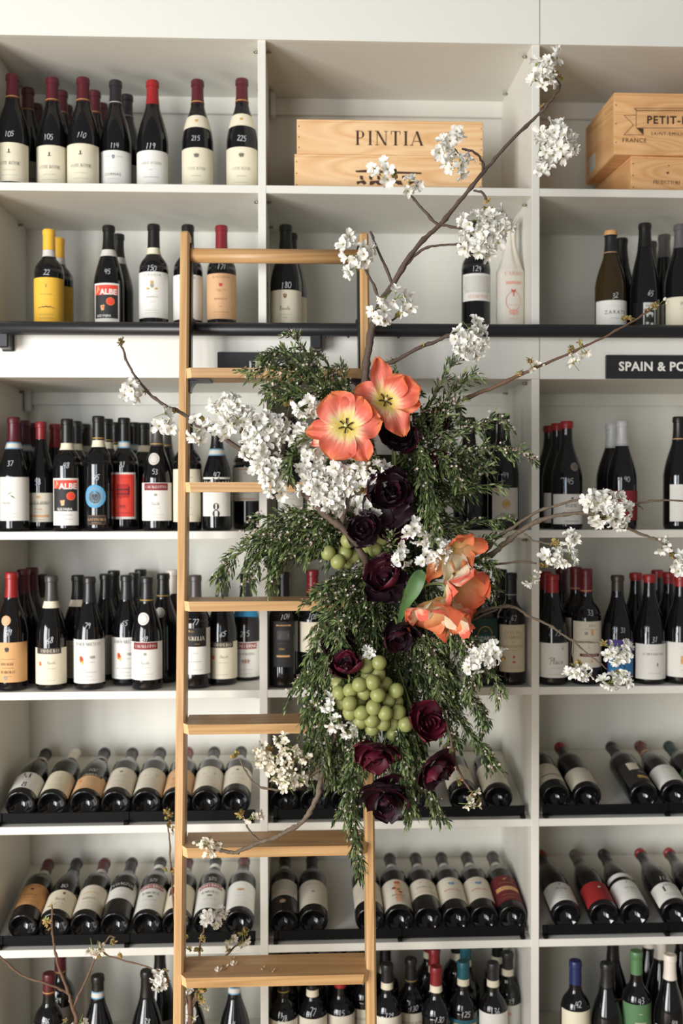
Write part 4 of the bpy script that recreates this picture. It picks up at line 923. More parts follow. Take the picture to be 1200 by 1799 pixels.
def put_bottle(C, spot, x, yt, typ, cap, lab=None, ly=None, d='', price=None, py=None, Y=None, back=0, R=None, cl=None, ring=None, band=None, pap=None, ha=80, rot=0,
      seal=None, glass=None, neck=None, H=None, cat='wine bottle', captop=None):
    """One standing bottle seen at pixel column x with its top at row yt, at depth Y; ly are the label's top and bottom rows."""
    CTX.update(C) if C['first'] else None; z = C['z']; p, Y, R = spot
    h = H or p.z - z - 0.002
    if not 0.262 <= h <= 0.34: print('HEIGHT', x, yt, round(h, 3)); h = min(max(h, 0.262), 0.34)
    zp = lambda y: at(x, y, Y - R * 0.97).z - z
    if not back: CTX['n'] += 1; CTX['k'] = 0
    else: CTX['k'] += 1
    n = ORD[CTX['n'] - 1] if CTX['n'] else 'first'
    where = f"{n} along {CTX['place']}" if not back else f"{ORD[CTX['k'] - 1] if CTX['k'] > 1 else 'just'} behind the {n} bottle, {CTX['place']}"
    root = thing('wine_bottle', f'{d}, {where}', cat, (p.x, Y, z), CTX['group'], (0, 0, math.radians(rot)))
    if len(root['label'].split()) > 16: print('LONG', root['label'])
    cl = cl or {'D': 0.060, 'B': 0.062, 'F': 0.062}[typ]
    lz = None
    if lab:
        hi = zp(ly[0]) if ly else h * 0.42; lo = zp(ly[1]) if ly and ly[1] else 0.016
        top = h * (0.60 if typ == 'D' else 0.50); lz = (max(lo, 0.010), min(hi, top))
    seals = [(zp(s[1]), (s[0] - x) * 0.00142, s[2] * 0.00142, s[3]) for s in (seal or [])]
    nk = (zp(neck[1]), zp(neck[0]), neck[2]) if neck else None
    pz = (zp(py) if py else (lz[1] + 0.015 if lz else h * .5)) if price else None
    make_bottle(root, typ, R, h, cap, cl, ring, band, lab, pap, lz, ha, price, pz, None, seals, glass, nk, nodetail=back > 1)
    if captop:
        mb = MB(); pr = profile(typ, R, h); mb.lathe([(rad_at(pr, h * .958) + .0008, h * .958)] + [(r + .0010, q) for r, q in pr if q > h * .96] + [(pr[-1][0] - .0005, h + .0008), (.0001, h + .0009)], capm(captop), 24); mb.build('capsule_top', root, sharp=0.7)
    return root


QUEUE = []


def b(*a, **k):
    QUEUE.append((dict(CTX), a, k)); CTX['first'] = False


def stand_all():
    """Give the front bottles their places first, then those behind; then build them in order."""
    spots = {}
    for ps in (0, 1):
        for i, (C, a, k) in enumerate(QUEUE):
            bk = k.get('back', 0)
            if (bk > 0) != ps: continue
            Y = k.get('Y') or C['Y'] + bk * 0.088; R = k.get('R') or RAD[a[2]]
            spots[i] = clear(a[0], a[1], Y, R, C['z'], bk)
    for i, (C, a, k) in enumerate(QUEUE): put_bottle(C, spots[i], *a, **k)
    QUEUE.clear()


GT = 'bottles on the top shelf'; 
ctx(ST[0], 0.125, 'the top shelf', GT)
b(22, 131, 'B', 'drk', 'tower', (250, None), 'dark bottle, cream label, little black tower, marked 105', '105', 235, ring='gold')
b(49, 155, 'B', 'drk', 'tower', (283, None), 'dark bottle with wine-red capsule', back=1, ring='gold'); b(64, 183, 'B', 'drk', None, None, 'dark bottle with wine-red capsule', back=2)
b(92, 137, 'B', 'drk', 'tower', (255, None), 'dark bottle, cream label, little black tower, marked 105', '105', 240, ring='gold')
b(108, 160, 'B', 'drk', None, None, 'dark bottle with wine-red capsule', back=1, ring='gold'); b(117, 185, 'B', 'drk', None, None, 'dark bottle with wine-red capsule', back=2)
b(146, 137, 'B', 'drk', 'tower', (252, None), 'dark bottle, cream label, little black tower, marked 110', '110', 237, ring='gold')
b(166, 160, 'B', 'drk', None, None, 'dark bottle with wine-red capsule', back=1, ring='gold'); b(179, 182, 'B', 'drk', None, None, 'dark bottle with wine-red capsule', back=2)
b(203, 142, 'B', 'blk2', 'cornas', (264, None), 'dark bottle, white label, small teal shield', '114', 256, ring='slv')
b(223, 167, 'B', 'blk2', 'plain', (289, None), 'dark bottle with black capsule', back=1, ring='slv')
b(268, 142, 'B', 'bred', 'joseph', (264, None), 'dark bottle, white label, bright red capsule', '119', 256)
b(347, 141, 'B', 'drk', 'eagle', (259, None), 'dark bottle, cream label and collar, marked 215', '215', 243, ring='gold', neck=(199, 222, 'cream'))
b(425, 139, 'B', 'drk', 'eagle', (258, None), 'dark bottle, cream label and collar, marked 225', '225', 243, ring='gold', neck=(196, 219, 'cream'))

ctx(ST[1], 0.10, 'the second shelf', 'bottles on the second shelf')
b(86, 403, 'D', 'yel', 'yellow', (487, 566), 'bottle with yellow capsule and yellow label', '22', 479, band='lgry', cl=.052)
b(103, 418, 'D', 'yel', 'yellow', (502, None), 'yellow capped bottle', back=1, band='lgry', cl=.052)
b(191, 396, 'B', 'black', 'albe', (497, 566), 'dark bottle with red and black picture label', '45', 477, band='lgry', ha=53, R=.038, rot=-3)
b(208, 411, 'B', 'black', None, None, 'dark bottle with black capsule', back=1, band='lgry', R=.038)
b(270, 394, 'D', 'black', 'crest', (477, 558), 'bottle, white crested label, black capsule, marked 150', '150', 471, band='cream')
b(330, 395, 'D', 'black', 'crest', (482, 561), 'white labelled bottle behind the ladder upright', None, None, band='cream')
b(389, 396, 'D', 'crim', 'tancrest', (480, 560), 'tan labelled bottle with red capsule under the ladder bar', '171', 469, band='lgry')
ctx(ST[1], 0.10, 'the second shelf, middle bay', 'bottles on the second shelf')
b(502, 395, 'B', 'black', 'barolo', (509, None), 'dark bottle with cream label behind the ladder bar', '180', 501, rot=-3)
b(512, 410, 'B', 'black', 'pcream', (520, None), 'dark bottle with black capsule', back=1)
b(836, 436, 'D', 'black', 'land', (480, 528), 'bottle with landscape label under white blossom', '129', 472, ha=66, H=.30, rot=-4)
ctx(ST[1], 0.10, 'the second shelf, last bay', 'bottles on the second shelf')
b(1073, 405, 'B', 'blk2', 'zarate', (527, None), 'olive glass bottle with white label and orange top', '32', 519, ring='tan', glass=GLASSB, captop='tan')
b(1092, 418, 'F', 'black', None, None, 'slim dark bottle', back=1)
b(1133, 392, 'F', 'black', 'ornate', (530, None), 'slim dark bottle with ornate black and white label', '65', 515, ha=26)
b(1144, 424, 'F', 'chc', None, None, 'slim dark bottle', back=1, Y=.28)
b(1167, 412, 'F', 'gray', 'pcream', (534, None), 'slim dark bottle with grey capsule', Y=.19)
b(1195, 394, 'B', 'gray', 'hirs', (521, None), 'dark bottle with grey capsule and cream label', '39', 508)

g3 = 'bottles on the third shelf'; ctx(ST[2], 0.06, 'the third shelf', g3)
b(24, 732, 'B', 'drk', 'olive', (838, 915), 'dark bottle, white label with olive twig', '37', 815, band='blue', R=.0385)
b(42, 738, 'B', 'drk', None, None, 'dark bottle with wine-red capsule', back=1, band='blue'); b(58, 743, 'B', 'drk', None, None, 'dark bottle with wine-red capsule', back=2, band='blue')
b(72, 740, 'B', 'crim', 'aperta', (866, 917), 'dark bottle, bright red capsule, low cream label', '58', 846, R=.0345, cl=.044)
b(97, 744, 'B', 'crim', None, None, 'red capped dark bottle', back=1, R=.036)
b(118, 735, 'D', 'black', 'albelow', (840, 923), 'dark bottle, red and black picture label', '48', 817, band='cream', ha=58, R=.036, rot=0)
b(134, 739, 'D', 'black', None, None, 'dark bottle with black capsule', back=1, band='cream', R=.036); b(149, 744, 'D', 'black', None, None, 'dark bottle with black capsule', back=2, band='lgry')
b(173, 730, 'D', 'black', 'gatt', (905, 922), 'dark bottle with blue ring label', '45', 839, ha=40, band='cream', ring='gold', R=.036, seal=[(170, 872, 20, 'blue'), (170, 873, 11, 'chc')])
b(188, 735, 'D', 'black', None, None, 'dark bottle with black capsule', back=1, band='cream', ring='gold'); b(203, 741, 'D', 'black', None, None, 'dark bottle with black capsule', back=2, band='cream', ring='gold')
b(218, 733, 'D', 'black', 'redwave', (830, 912), 'dark bottle, bright red label, white border', '81', 817, band='blue', ha=58, R=.036)
b(236, 741, 'D', 'black', None, None, 'dark bottle with black capsule', back=1, band='blue', R=.036); b(253, 742, 'D', 'black', None, None, 'dark bottle with black capsule', back=2, band='cream')
b(276, 739, 'B', 'chc', 'banner', (848, 915), 'dark bottle, round white seal, red banner label', '53', 828, ring='gold', R=.0375, seal=[(272, 806, 10.5, 'lgry')])
b(291, 743, 'B', 'chc', None, None, 'dark bottle', back=1, ring='gold')
b(329, 752, 'D', 'black', 'pcream', (824, 917), 'cream labelled bottle behind the ladder upright', None, None, ha=70, R=.036, H=.285)
b(381, 744, 'B', 'black', 'm8', (822, 907), 'dark bottle, white label with big numeral', '47', 834, band='blue', ha=65, R=.037)
b(433, 748, 'D', 'black', 'orange2', (821, 880), 'dark bottle, white label edged in thin orange lines', '65', 806, ha=62, H=.285, R=.0365)
ctx(ST[2], 0.06, 'the third shelf, middle bay', g3)
b(510, 745, 'D', 'black', 'ring2', (858, 908), 'dark bottle with low grey label', None, None, ha=60, H=.285, R=.036)
b(565, 745, 'D', 'black', 'plain', (850, 905), 'dark bottle buried behind blossom', None, None, H=.285)
b(735, 745, 'D', 'black', None, None, 'dark bottle behind drooping greenery', None, None, H=.29, band='cream')
b(824, 745, 'B', 'black', None, None, 'dark bottle behind tangled greenery', None, None, H=.285)
b(884, 726, 'B', 'black', 'goldleaf', (857, 912), 'dark bottle with grey label and gold emblem', '49', 835, ha=53)
b(862, 734, 'B', 'black', None, None, 'dark bottle with black capsule', back=1)
ctx(ST[2], 0.06, 'the third shelf, last bay', g3)
b(996, 739, 'B', 'bred', 'bozas', (868, 921), 'dark bottle, red wax top, pale label', '45', 845, cl=.019, ha=72, seal=[(1004, 820, 8, 'gry')], R=.0395)
b(979, 743, 'B', 'bred', 'bozas', (866, 919), 'red wax topped dark bottle', back=1, cl=.019, ha=72); b(965, 747, 'B', 'bred', None, None, 'red wax topped dark bottle', back=2, cl=.019)
b(1093, 739, 'B', 'slv', 'redlab', (862, 914), 'silver capped dark bottle with red label', '40', 842, R=.038, cl=.063)
b(1075, 744, 'B', 'slv', 'redlab', (861, 912), 'silver capped dark bottle', back=1, cl=.063)
b(1193, 731, 'B', 'black', 'blank', (851, 916), 'dark bottle with blank white label', None, None, ha=54, ring='tan', R=.039)

g4 = 'bottles on the fourth shelf'; ctx(ST[3], 0.055, 'the fourth shelf', g4)
b(20, 1004, 'B', 'bred', 'barbia', (1129, 1199), 'dark bottle, tan label, round pinkish seal', '69', 1112, seal=[(16, 1091, 8.5, 'peach')], R=.0395)
b(41, 999, 'B', 'drk', None, None, 'dark bottle with wine-red capsule', back=1, seal=[(41, 1080, 7, 'tan2')]); b(56, 996, 'B', 'drk', None, None, 'dark bottle with wine-red capsule', back=2)
b(73, 1008, 'B', 'dkb', 'plain', (1110, None), 'dark bottle with brown capsule', back=2, Y=.19, band='cream')
b(90, 1010, 'B', 'chc', 'oddero', (1139, 1203), 'dark bottle, cream label, black top strip', '68', 1125, band='cream', R=.0385)
b(157, 1012, 'B', 'blk2', 'barbaresco', (1124, 1201), 'dark bottle, white label with orange figure', '79', 1100, R=.0385)
b(137, 1009, 'B', 'black', 'pcream', (1125, None), 'dark bottle with black capsule', back=1, band='cream')
b(186, 1007, 'B', 'black', 'plain', (1116, None), 'dark bottle with black capsule', back=1); b(200, 1001, 'B', 'black', None, None, 'dark bottle with black capsule', back=2)
b(222, 1009, 'B', 'blk2', 'barbaresco', (1120, 1193), 'dark bottle, white label with orange figure', '65', 1094, Y=.105, R=.037)
b(235, 1005, 'B', 'black', None, None, 'dark bottle with black capsule', back=1, Y=.19); b(247, 999, 'B', 'black', None, None, 'dark bottle with black capsule', back=2, Y=.275)
b(258, 1012, 'B', 'blk2', 'banner', (1128, 1195), 'dark bottle, round white seal, red banner label', '69', 1122, ring='gold', seal=[(254, 1088, 10.5, 'wht')], R=.0385, Y=.03)
b(287, 1006, 'B', 'black', None, None, 'dark bottle with round seal', back=1, ring='gold', seal=[(283, 1077, 9, 'lgry')]); b(303, 1000, 'B', 'pale', 'pcream', (1119, None), 'pale capped dark bottle', Y=.20, back=2, seal=[(298, 1089, 10, 'pale')])
b(343, 1009, 'D', 'chc', 'melia', (1104, 1185), 'dark bottle, black and white label beside the upright', '77', 1094)
b(390, 1004, 'B', 'chc', 'oddero', (1128, 1193), 'dark bottle, cream label, black top strip', '65', 1114, Y=.085, band='lgry', R=.0385)
b(432, 1006, 'B', 'black', 'conterno', (1128, 1195), 'dark bottle, blue collar, red bannered white label', '215', 1114, neck=(1070, 1084, 'bird'), band='wht', R=.0388)
ctx(ST[3], 0.055, 'the fourth shelf, middle bay', g4)
b(498, 1004, 'D', 'black', 'goldblk', (1092, 1172), 'dark bottle with black and gold label', '104', 1084, ha=44)
b(549, 1000, 'D', 'crim', 'coin', (1093, 1146), 'dark bottle, red capsule, cream coin label', '105', 1083, ha=60, ring='gold')
b(600, 1004, 'D', 'black', 'pcream', None, 'dark bottle behind the hanging greenery', None, None)
b(745, 1004, 'D', 'black', 'plain', (1120, 1190), 'dark bottle lost behind dark petals', None, None)
b(848, 1025, 'D', 'black', 'arch', (1080, 1152), 'dark bottle with green arch label', '65', 1066, ring='slv', R=.038, H=.285)
b(898, 1005, 'D', 'black', 'campolo', (1098, 1181), 'dark bottle with tall cream gold lettered label', '67', 1086, ring='slv', ha=68)
b(880, 999, 'D', 'black', None, None, 'dark bottle with black capsule', back=1, ring='slv')
ctx(ST[3], 0.055, 'the fourth shelf, last bay', g4)
b(971, 1008, 'B', 'bred', 'place', (1130, 1191), 'dark bottle, red capsule, pale script label', '73', 1112, cl=.046, R=.039)
b(958, 1003, 'B', 'bred', None, None, 'red capped dark bottle', back=1, cl=.046); b(987, 996, 'B', 'drk', None, None, 'dark bottle with wine-red capsule', back=2)
b(1030, 998, 'D', 'mar', 'basa', (1092, 1173), 'dark bottle, ivory label with red stripe', '33', 1077, ring='tan', ha=74)
b(1012, 995, 'D', 'mar', 'plain', (1086, None), 'dark bottle with maroon capsule', back=1, ring='tan')
b(1085, 1009, 'B', 'dkb', 'art', (1124, 1187), 'dark bottle, blue and purple picture label', '31', 1107, cl=.04, ha=55)
b(1141, 1008, 'B', 'bred', 'walker', (1132, 1194), 'dark bottle, white label, walking figure', '31', 1124, cl=.02, ha=76)
b(1117, 1005, 'B', 'bred', None, None, 'red wax topped dark bottle', back=1, cl=.02); b(1155, 1000, 'B', 'bred', None, None, 'red wax topped dark bottle', back=2, cl=.02)
b(1196, 1008, 'B', 'bred', 'sepia', (1129, 1190), 'dark bottle, white label with sepia strip', '35', 1118, cl=.03)
b(1175, 1004, 'B', 'bred', None, None, 'red capped dark bottle', back=1, cl=.03); b(1187, 994, 'B', 'drk', None, None, 'dark bottle with wine-red capsule', back=2)

stand_all()

# ------------------------------------------------------------------ sloped display racks on the fifth and sixth shelves
TILT = math.radians(12.3)
YB0, YB1 = 0.040, 0.381


def board_z(z, y): return z + 0.0045 + (y - YB0) * math.tan(TILT)


for z, nm in ((ST[4], 'fifth'), (ST[5], 'sixth')):
    for i, bay in enumerate(('first', 'middle', 'last')):
        a, c = SX[i] + 0.0105, SX[i + 1] - 0.0105
        t = thing('display_rack', f'white sloped bottle rack with black front rail on the {nm} shelf, {bay} bay', 'rack', ((a + c) / 2, YB0, z), 'sloped display racks')
        mb = MB(); z0, z1 = board_z(z, YB0) - z, board_z(z, YB1) - z
        mb.add([(a - t.location.x, 0, z0), (c - t.location.x, 0, z0), (c - t.location.x, YB1 - YB0, z1), (a - t.location.x, YB1 - YB0, z1),
                (a - t.location.x, 0, z0 - 0.0035), (c - t.location.x, 0, z0 - 0.0035), (c - t.location.x, YB1 - YB0, z1 - 0.006), (a - t.location.x, YB1 - YB0, z1 - 0.006)],
               [(0, 1, 2, 3), (7, 6, 5, 4), (4, 5, 1, 0), (5, 6, 2, 1), (6, 7, 3, 2), (7, 4, 0, 3)], WHITE); mb.build('sloped_board', t)
        for x in (a + 0.03, c - 0.042):
            mb = MB(); mb.box(x - t.location.x, YB1 - YB0 - 0.03, 0.0008, x + 0.012 - t.location.x, YB1 - YB0 - 0.012, z1 - 0.018, WHITE); mb.build('rear_leg', t)
        ra, rc = a + 0.012 - t.location.x, c - 0.012 - t.location.x
        mb = MB(); mb.bevbox(ra, -0.023, 0.003, rc, -0.020, 0.029, BLACKR, 0.0006); mb.build('front_rail', t)
        for x in (ra, (ra + rc) / 2 - 0.006, rc - 0.013):
            mb = MB(); mb.bevbox(x, -0.0262, 0.0006, x + 0.011, -0.0232, 0.0305, BLACKR, 0.0006); mb.bevbox(x, -0.0400, 0.0006, x + 0.011, -0.0264, 0.009, BLACKR, 0.0006); mb.build('rail_bracket', t)


def rb(xb, yb, typ, cap, lab, d, lz=(.085, .165), price=None, band=None, cl=None, R=None, ring=None, ha=78, pap=None, seal=None, neck=None, H=0.292, spin=0, y0=None):
    """One bottle lying on a sloped rack, its foot showing at pixel (xb, yb)."""
    R = R or {'D': 0.0372, 'B': 0.0385, 'F': 0.0375}[typ]; z = CTX['z']; dz = 0.048 if z > 0.8 else 0.041
    lz = (max(0.014, lz[0] - dz), lz[1] - dz); neck = (neck[0] - dz, neck[1] - dz, neck[2]) if neck else None; seal = [(s[0] - 0.012, *s[1:]) for s in (seal or [])]
    y = YB0 - 0.009 if y0 is None else y0
    p = at(xb, yb, y + 0.004); CTX['n'] += 1
    off = R + 0.0012
    base = Vector((p.x, y + off * math.sin(TILT) * -1 + 0.010, board_z(z, y + 0.010) + off * math.cos(TILT)))
    root = thing('wine_bottle', f"{d}, {ORD[CTX['n'] - 1]} along {CTX['place']}", 'wine bottle', base, CTX['group'])
    if len(root['label'].split()) > 16: print('LONG', root['label'])
    root.rotation_euler = (Matrix.Rotation(-(PI / 2 - TILT), 3, 'X') @ Matrix.Rotation(math.radians(spin), 3, 'Z')).to_euler()
    make_bottle(root, typ, R, H, cap, cl or .058, ring, band, lab, pap, lz, ha, price, (lz[1] + .018) if lz else .19, None,
                [(s[0], s[1], s[2], s[3]) for s in (seal or [])], None, neck)


g5 = 'bottles lying on the fifth shelf racks'; ctx(ST[4], 0, 'the upper rack, first bay', g5)
rb(35, 1414, 'B', 'black', 'm8b', 'dark bottle, white label, giant letter and numeral', (.07, .15), band='lgry')
rb(91, 1414, 'D', 'pale', 'plain', 'dark bottle with pale capsule and cream label', (.065, .16), pap='cream')
rb(149, 1414, 'B', 'black', 'oddero', 'dark bottle, tan label with studded black strip', (.06, .14), band='lgry', price='102', pap='peach')
rb(203, 1414, 'D', 'black', 'tree', 'dark bottle, white label with small dark tree', (.07, .175), band='lgry')
rb(257, 1414, 'D', 'black', 'house', 'dark bottle, white label with drawn roofs', (.065, .17), band='lgry')
rb(310, 1414, 'D', 'crim', 'tanlab', 'tan labelled dark bottle behind the ladder upright', (.065, .165), band='lgry', pap='peach')
rb(362, 1413, 'D', 'black', 'house', 'dark bottle, white label with drawn roofs', (.07, .175), band='lgry')
rb(414, 1412, 'D', 'black', 'tree', 'dark bottle, white label with small dark tree', (.08, .175), band='lgry')
ctx(ST[4], 0, 'the upper rack, middle bay', g5)
for x, lb, dd in ((499, 'pcream', 'dark bottle with cream label behind white blossom'), (552, 'plain', 'dark bottle with ivory label behind the curved branch'), (606, 'house', 'dark bottle behind hanging sprigs'), (668, 'plain', 'dark bottle behind the ladder upright and petals'), (724, 'tree', 'dark bottle hidden by dark blooms')):
    rb(x, 1411, 'D', 'black', lb, dd, (.09, .17), band='lgry')
rb(815, 1408, 'D', 'mar', 'house', 'dark bottle, cream label, below a reddish twig', (.085, .165))
rb(876, 1407, 'D', 'black', 'house', 'dark bottle with cream label, at rack end', (.065, .175), band='lgry')
ctx(ST[4], 0, 'the upper rack, last bay', g5)
rb(977, 1405, 'D', 'black', 'redline', 'dark bottle, ivory label with thin red line', (.08, .165))
rb(1032, 1404, 'D', 'bred', 'sand', 'dark bottle, red capsule, ivory label', (.065, .14), cl=.03)
rb(1131, 1404, 'D', 'black', 'blkgold', 'black labelled dark bottle with gold strip', (.06, .165), ha=64)
rb(1187, 1403, 'B', 'mar', 'sand', 'dark bottle, white label with faint print', (.06, .145), band='peach', pap='wht')
rb(1243, 1403, 'D', 'dgrn', 'tree', 'dark bottle with green capsule', (.06, .15), pap='grn')

g6 = 'bottles lying on the sixth shelf racks'; ctx(ST[5], 0, 'the lower rack, first bay', g6)
rb(40, 1632, 'D', 'drk', 'tanlab', 'dark bottle with orange-tan label', (.085, .175), band='lgry')
rb(95, 1631, 'B', 'black', 'crest2', 'dark bottle, cream label with brown shield', (.06, .142), price='80')
rb(149, 1630, 'D', 'drk', 'goldhill', 'dark bottle, ivory label with golden hill', (.06, .165), band='lgry')
rb(202, 1630, 'D', 'black', 'halfblk', 'dark bottle, label half black half white', (.105, .185))
rb(258, 1629, 'D', 'black', 'dconterno', 'dark bottle, red banner, green lettered label', (.055, .165), band='wht', price='325', cl=.04)
rb(310, 1628, 'D', 'drk', 'redcr', 'cream labelled dark bottle behind the ladder upright', (.06, .165), band='lgry')
rb(365, 1627, 'D', 'black', 'dconterno', 'dark bottle, red banner, green lettered label', (.055, .165), band='wht', price='325', cl=.04)
rb(420, 1626, 'D', 'drk', 'wreath', 'dark bottle, white label with red and gold wreath', (.06, .17), cl=.05)
ctx(ST[5], 0, 'the lower rack, middle bay', g6)
rb(499, 1620, 'D', 'black', 'land', 'dark bottle, landscape label, low orange seal', (.105, .175), band='lgry', ha=62, seal=[(.05, -.004, .008, 'peach'), (.048, -.004, .0062, 'lgry')])
rb(551, 1620, 'D', 'black', 'pcream', 'dark bottle with wide ivory label', (.065, .17), pap='ivory')
rb(650, 1617, 'D', 'black', 'figure', 'ivory labelled dark bottle behind the ladder upright', (.075, .165), band='lgry')
rb(702, 1616, 'D', 'black', 'redart', 'dark bottle, label with red fruit painting', (.05, .165), band='lgry')
rb(752, 1615, 'D', 'black', 'clean', 'dark bottle, ivory label with pink crest', (.095, .165), band='lgry')
rb(802, 1614, 'D', 'black', 'bird', 'dark bottle, ivory label, blue bird', (.075, .17), band='lgry')
rb(851, 1613, 'D', 'black', 'bird', 'dark bottle, ivory label, blue bird', (.075, .17), band='lgry')
rb(901, 1612, 'D', 'dkb', 'maroon', 'dark bottle, maroon label with gold strip', (.065, .175), band='lgry')
ctx(ST[5], 0, 'the lower rack, last bay', g6)
rb(995, 1611, 'B', 'bred', 'puzol', 'dark bottle, red top, white printed label', (.055, .135), cl=.025)
rb(1061, 1610, 'B', 'gry', 'redsun', 'dark bottle with bright red label, grey capsule', (.055, .135))
rb(1116, 1609, 'B', 'black', 'bird1', 'dark bottle, white label, tiny black bird', (.05, .14), neck=(.155, .172, 'wht'))
rb(1187, 1609, 'B', 'bred', 'one', 'dark bottle, white label, big black numeral', (.045, .125), cl=.018, price='116')
rb(1243, 1608, 'B', 'bred', 'puzol', 'dark bottle cut by the frame', (.05, .13), cl=.018)

g7 = 'bottles on the lowest shelf'; ctx(ST[6], 0.06, 'the lowest shelf', g7)
b(86, 1708, 'D', 'drk', 'plain', (1806, None), 'dark bottle with wine-red capsule', '36', 1796, ring='gold', cl=.05)
b(106, 1667, 'D', 'drk', 'pcream', (1771, None), 'dark bottle with wine-red capsule', '39', 1757, back=1, ring='gold', Y=.20, pap='gry')  # grey paper puts the shade on this rear label into its colour
b(172, 1712, 'B', 'black', 'plain', None, 'dark bottle with white neck band', band='blue', cl=.036, price='48', py=1808)
b(258, 1703, 'B', 'black', 'plain', None, 'dark bottle with black capsule', price='38', py=1797)
b(281, 1664, 'B', 'black', 'pcream', (1795, None), 'dark bottle with black capsule', back=1, Y=.20, pap='gry')  # label paper greyed to paint in the shade behind the front bottle
b(334, 1704, 'B', 'black', 'plain', None, 'dark bottle with pale seal behind the twigs', seal=[(334, 1784, 13, 'lgry')])
b(412, 1706, 'B', 'black', 'plain', None, 'dark bottle under the lowest ladder tread', band='blue', cl=.034, price='4', py=1800)
ctx(ST[6], 0.06, 'the lowest shelf, middle bay', g7)
b(498, 1700, 'D', 'black', 'script7', (1795, None), 'dark bottle below the tread', '78', 1790, ring='gold')
b(500, 1664, 'D', 'black', None, None, 'dark bottle', back=1)
b(549, 1700, 'D', 'black', 'script7', (1786, None), 'ivory labelled dark bottle below the tread', '77', 1779, band='cream', cl=.05)
b(549, 1664, 'D', 'black', None, None, 'dark bottle', back=1)
b(598, 1700, 'D', 'bred', 'script7', (1785, None), 'red capped bottle below the tread', '115', 1780, cl=.046)
b(598, 1662, 'D', 'black', None, None, 'dark bottle', back=1)
b(640, 1672, 'D', 'black', 'monte', (1774, None), 'dark bottle behind the ladder upright', back=0, Y=.145)
b(680, 1691, 'D', 'blk2', 'script7', (1788, None), 'dark bottle, white label, beside the ladder upright', '129', 1784, band='cream', cl=.045)
b(677, 1655, 'D', 'black', None, None, 'dark bottle with black capsule', back=1, band='cream', Y=.16)
b(722, 1682, 'D', 'blk2', 'monte', (1781, None), 'dark bottle with cream lettered label', '130', 1772, ring='gold', Y=.12)
b(766, 1696, 'D', 'crim', None, None, 'dark bottle with bright red capsule', '130', 1792, band='cream', cl=.045, Y=.035)
b(763, 1664, 'D', 'crim', None, None, 'dark bottle with red capsule', back=1, band='cream', cl=.045, Y=.125); b(754, 1640, 'D', 'crim', None, None, 'dark bottle with red capsule', back=2, band='cream', cl=.045, Y=.21)
b(814, 1687, 'D', 'teal', 'blue7', (1793, None), 'dark bottle, blue capsule, blue label', '125', 1783, band='cream', cl=.042, pap='teal')
b(818, 1655, 'D', 'teal', None, None, 'dark bottle with blue capsule', back=1, band='cream', cl=.042, Y=.15); b(802, 1632, 'D', 'black', None, None, 'dark bottle', back=2, band='cream', Y=.23)
b(866, 1689, 'D', 'blk2', 'red7', (1778, None), 'dark bottle, white label with red splash', '136', 1776, band='cream', cl=.042)
b(892, 1671, 'D', 'blk2', 'orn7', (1767, None), 'dark bottle, label with pinkish crest', '39', 1760, Y=.14, back=1, band='cream', cl=.042); b(874, 1638, 'D', 'black', None, None, 'dark bottle', back=2, Y=.225, band='cream')
ctx(ST[6], 0.06, 'the lowest shelf, last bay', g7)
b(1011, 1686, 'D', 'navy', 'pozzo', (1772, None), 'dark bottle, navy blue capsule, cream label', '42', 1766, cl=.058)
b(1066, 1690, 'B', 'blk2', 'plain', None, 'dark bottle with matt black capsule', cl=.058)
b(1077, 1640, 'B', 'black', 'rat', (1730, None), 'dark bottle with shaded tan label', Y=.17, back=1)
b(1118, 1669, 'D', 'grn', 'do', (1766, None), 'dark bottle, green capsule, green label', '43', 1760, cl=.058)
b(1140, 1622, 'B', 'pale', None, None, 'pale capped dark bottle', back=1, Y=.235)
b(1177, 1675, 'B', 'pale', 'plain', None, 'dark bottle with cream capsule', price='48', py=1798)
b(1160, 1640, 'B', 'pale', None, None, 'pale capped dark bottle', back=1, Y=.145); b(1198, 1622, 'B', 'black', None, None, 'dark bottle', back=2, Y=.215)

stand_all()
# the bottle twisted in tissue paper on the second shelf
Y = 0.10; p = at(897, 568, Y); t = thing('wrapped_bottle', 'bottle twisted in printed white tissue paper at the middle bay end', 'wrapped bottle', (p.x, Y, ST[1]))
TIS = mat('tissue_paper', (236, 229, 216), 0.8, 0.05, 60, transl=0.15)
Hw = at(897, 388, Y).z - ST[1]; mb = MB(); n = 40; vs = []; fs = []; rows = 34
for j in range(rows + 1):
    s = j / rows; z = Hw * s
    r = 0.0362 if s < .56 else 0.0362 + (0.0165 - 0.0362) * min(1, (s - .56) / .18) ** 0.8 if s < .74 else 0.0165 - 0.004 * math.sin(PI * min(1, (s - .74) / .2)) + max(0, s - .93) * 0.05
    for k in range(n):
        a = 2 * PI * k / n; tw = max(0, s - .5) * 7
        rr = r * (1 + (0.02 + 0.20 * max(0, min(1, (s - .55) / .2))) * math.sin(a * 7 + tw) * 0.7 + 0.01 * math.sin(a * 13 + j))
        vs.append((rr * math.cos(a), rr * math.sin(a), z))
for j in range(rows):
    for k in range(n): k2 = (k + 1) % n; fs.append((j * n + k, j * n + k2, (j + 1) * n + k2, (j + 1) * n + k))
fs.append([rows * n + k for k in range(n)]); mb.add(vs, fs, TIS); mb.build('tissue_wrap', t, True)
prw = [(0.0372, 0), (0.0372, .17), (0.037, .2)]
mb = MB(); zt = lambda y: at(897, y, Y - .036).z - ST[1]
do_ops(mb, [T('CARRO', 0, 1.0, 10, 'pnk', 'm', .15)], prw, 0, zt(480), 0.0006)
zz0, zz1 = zt(564), zt(494)
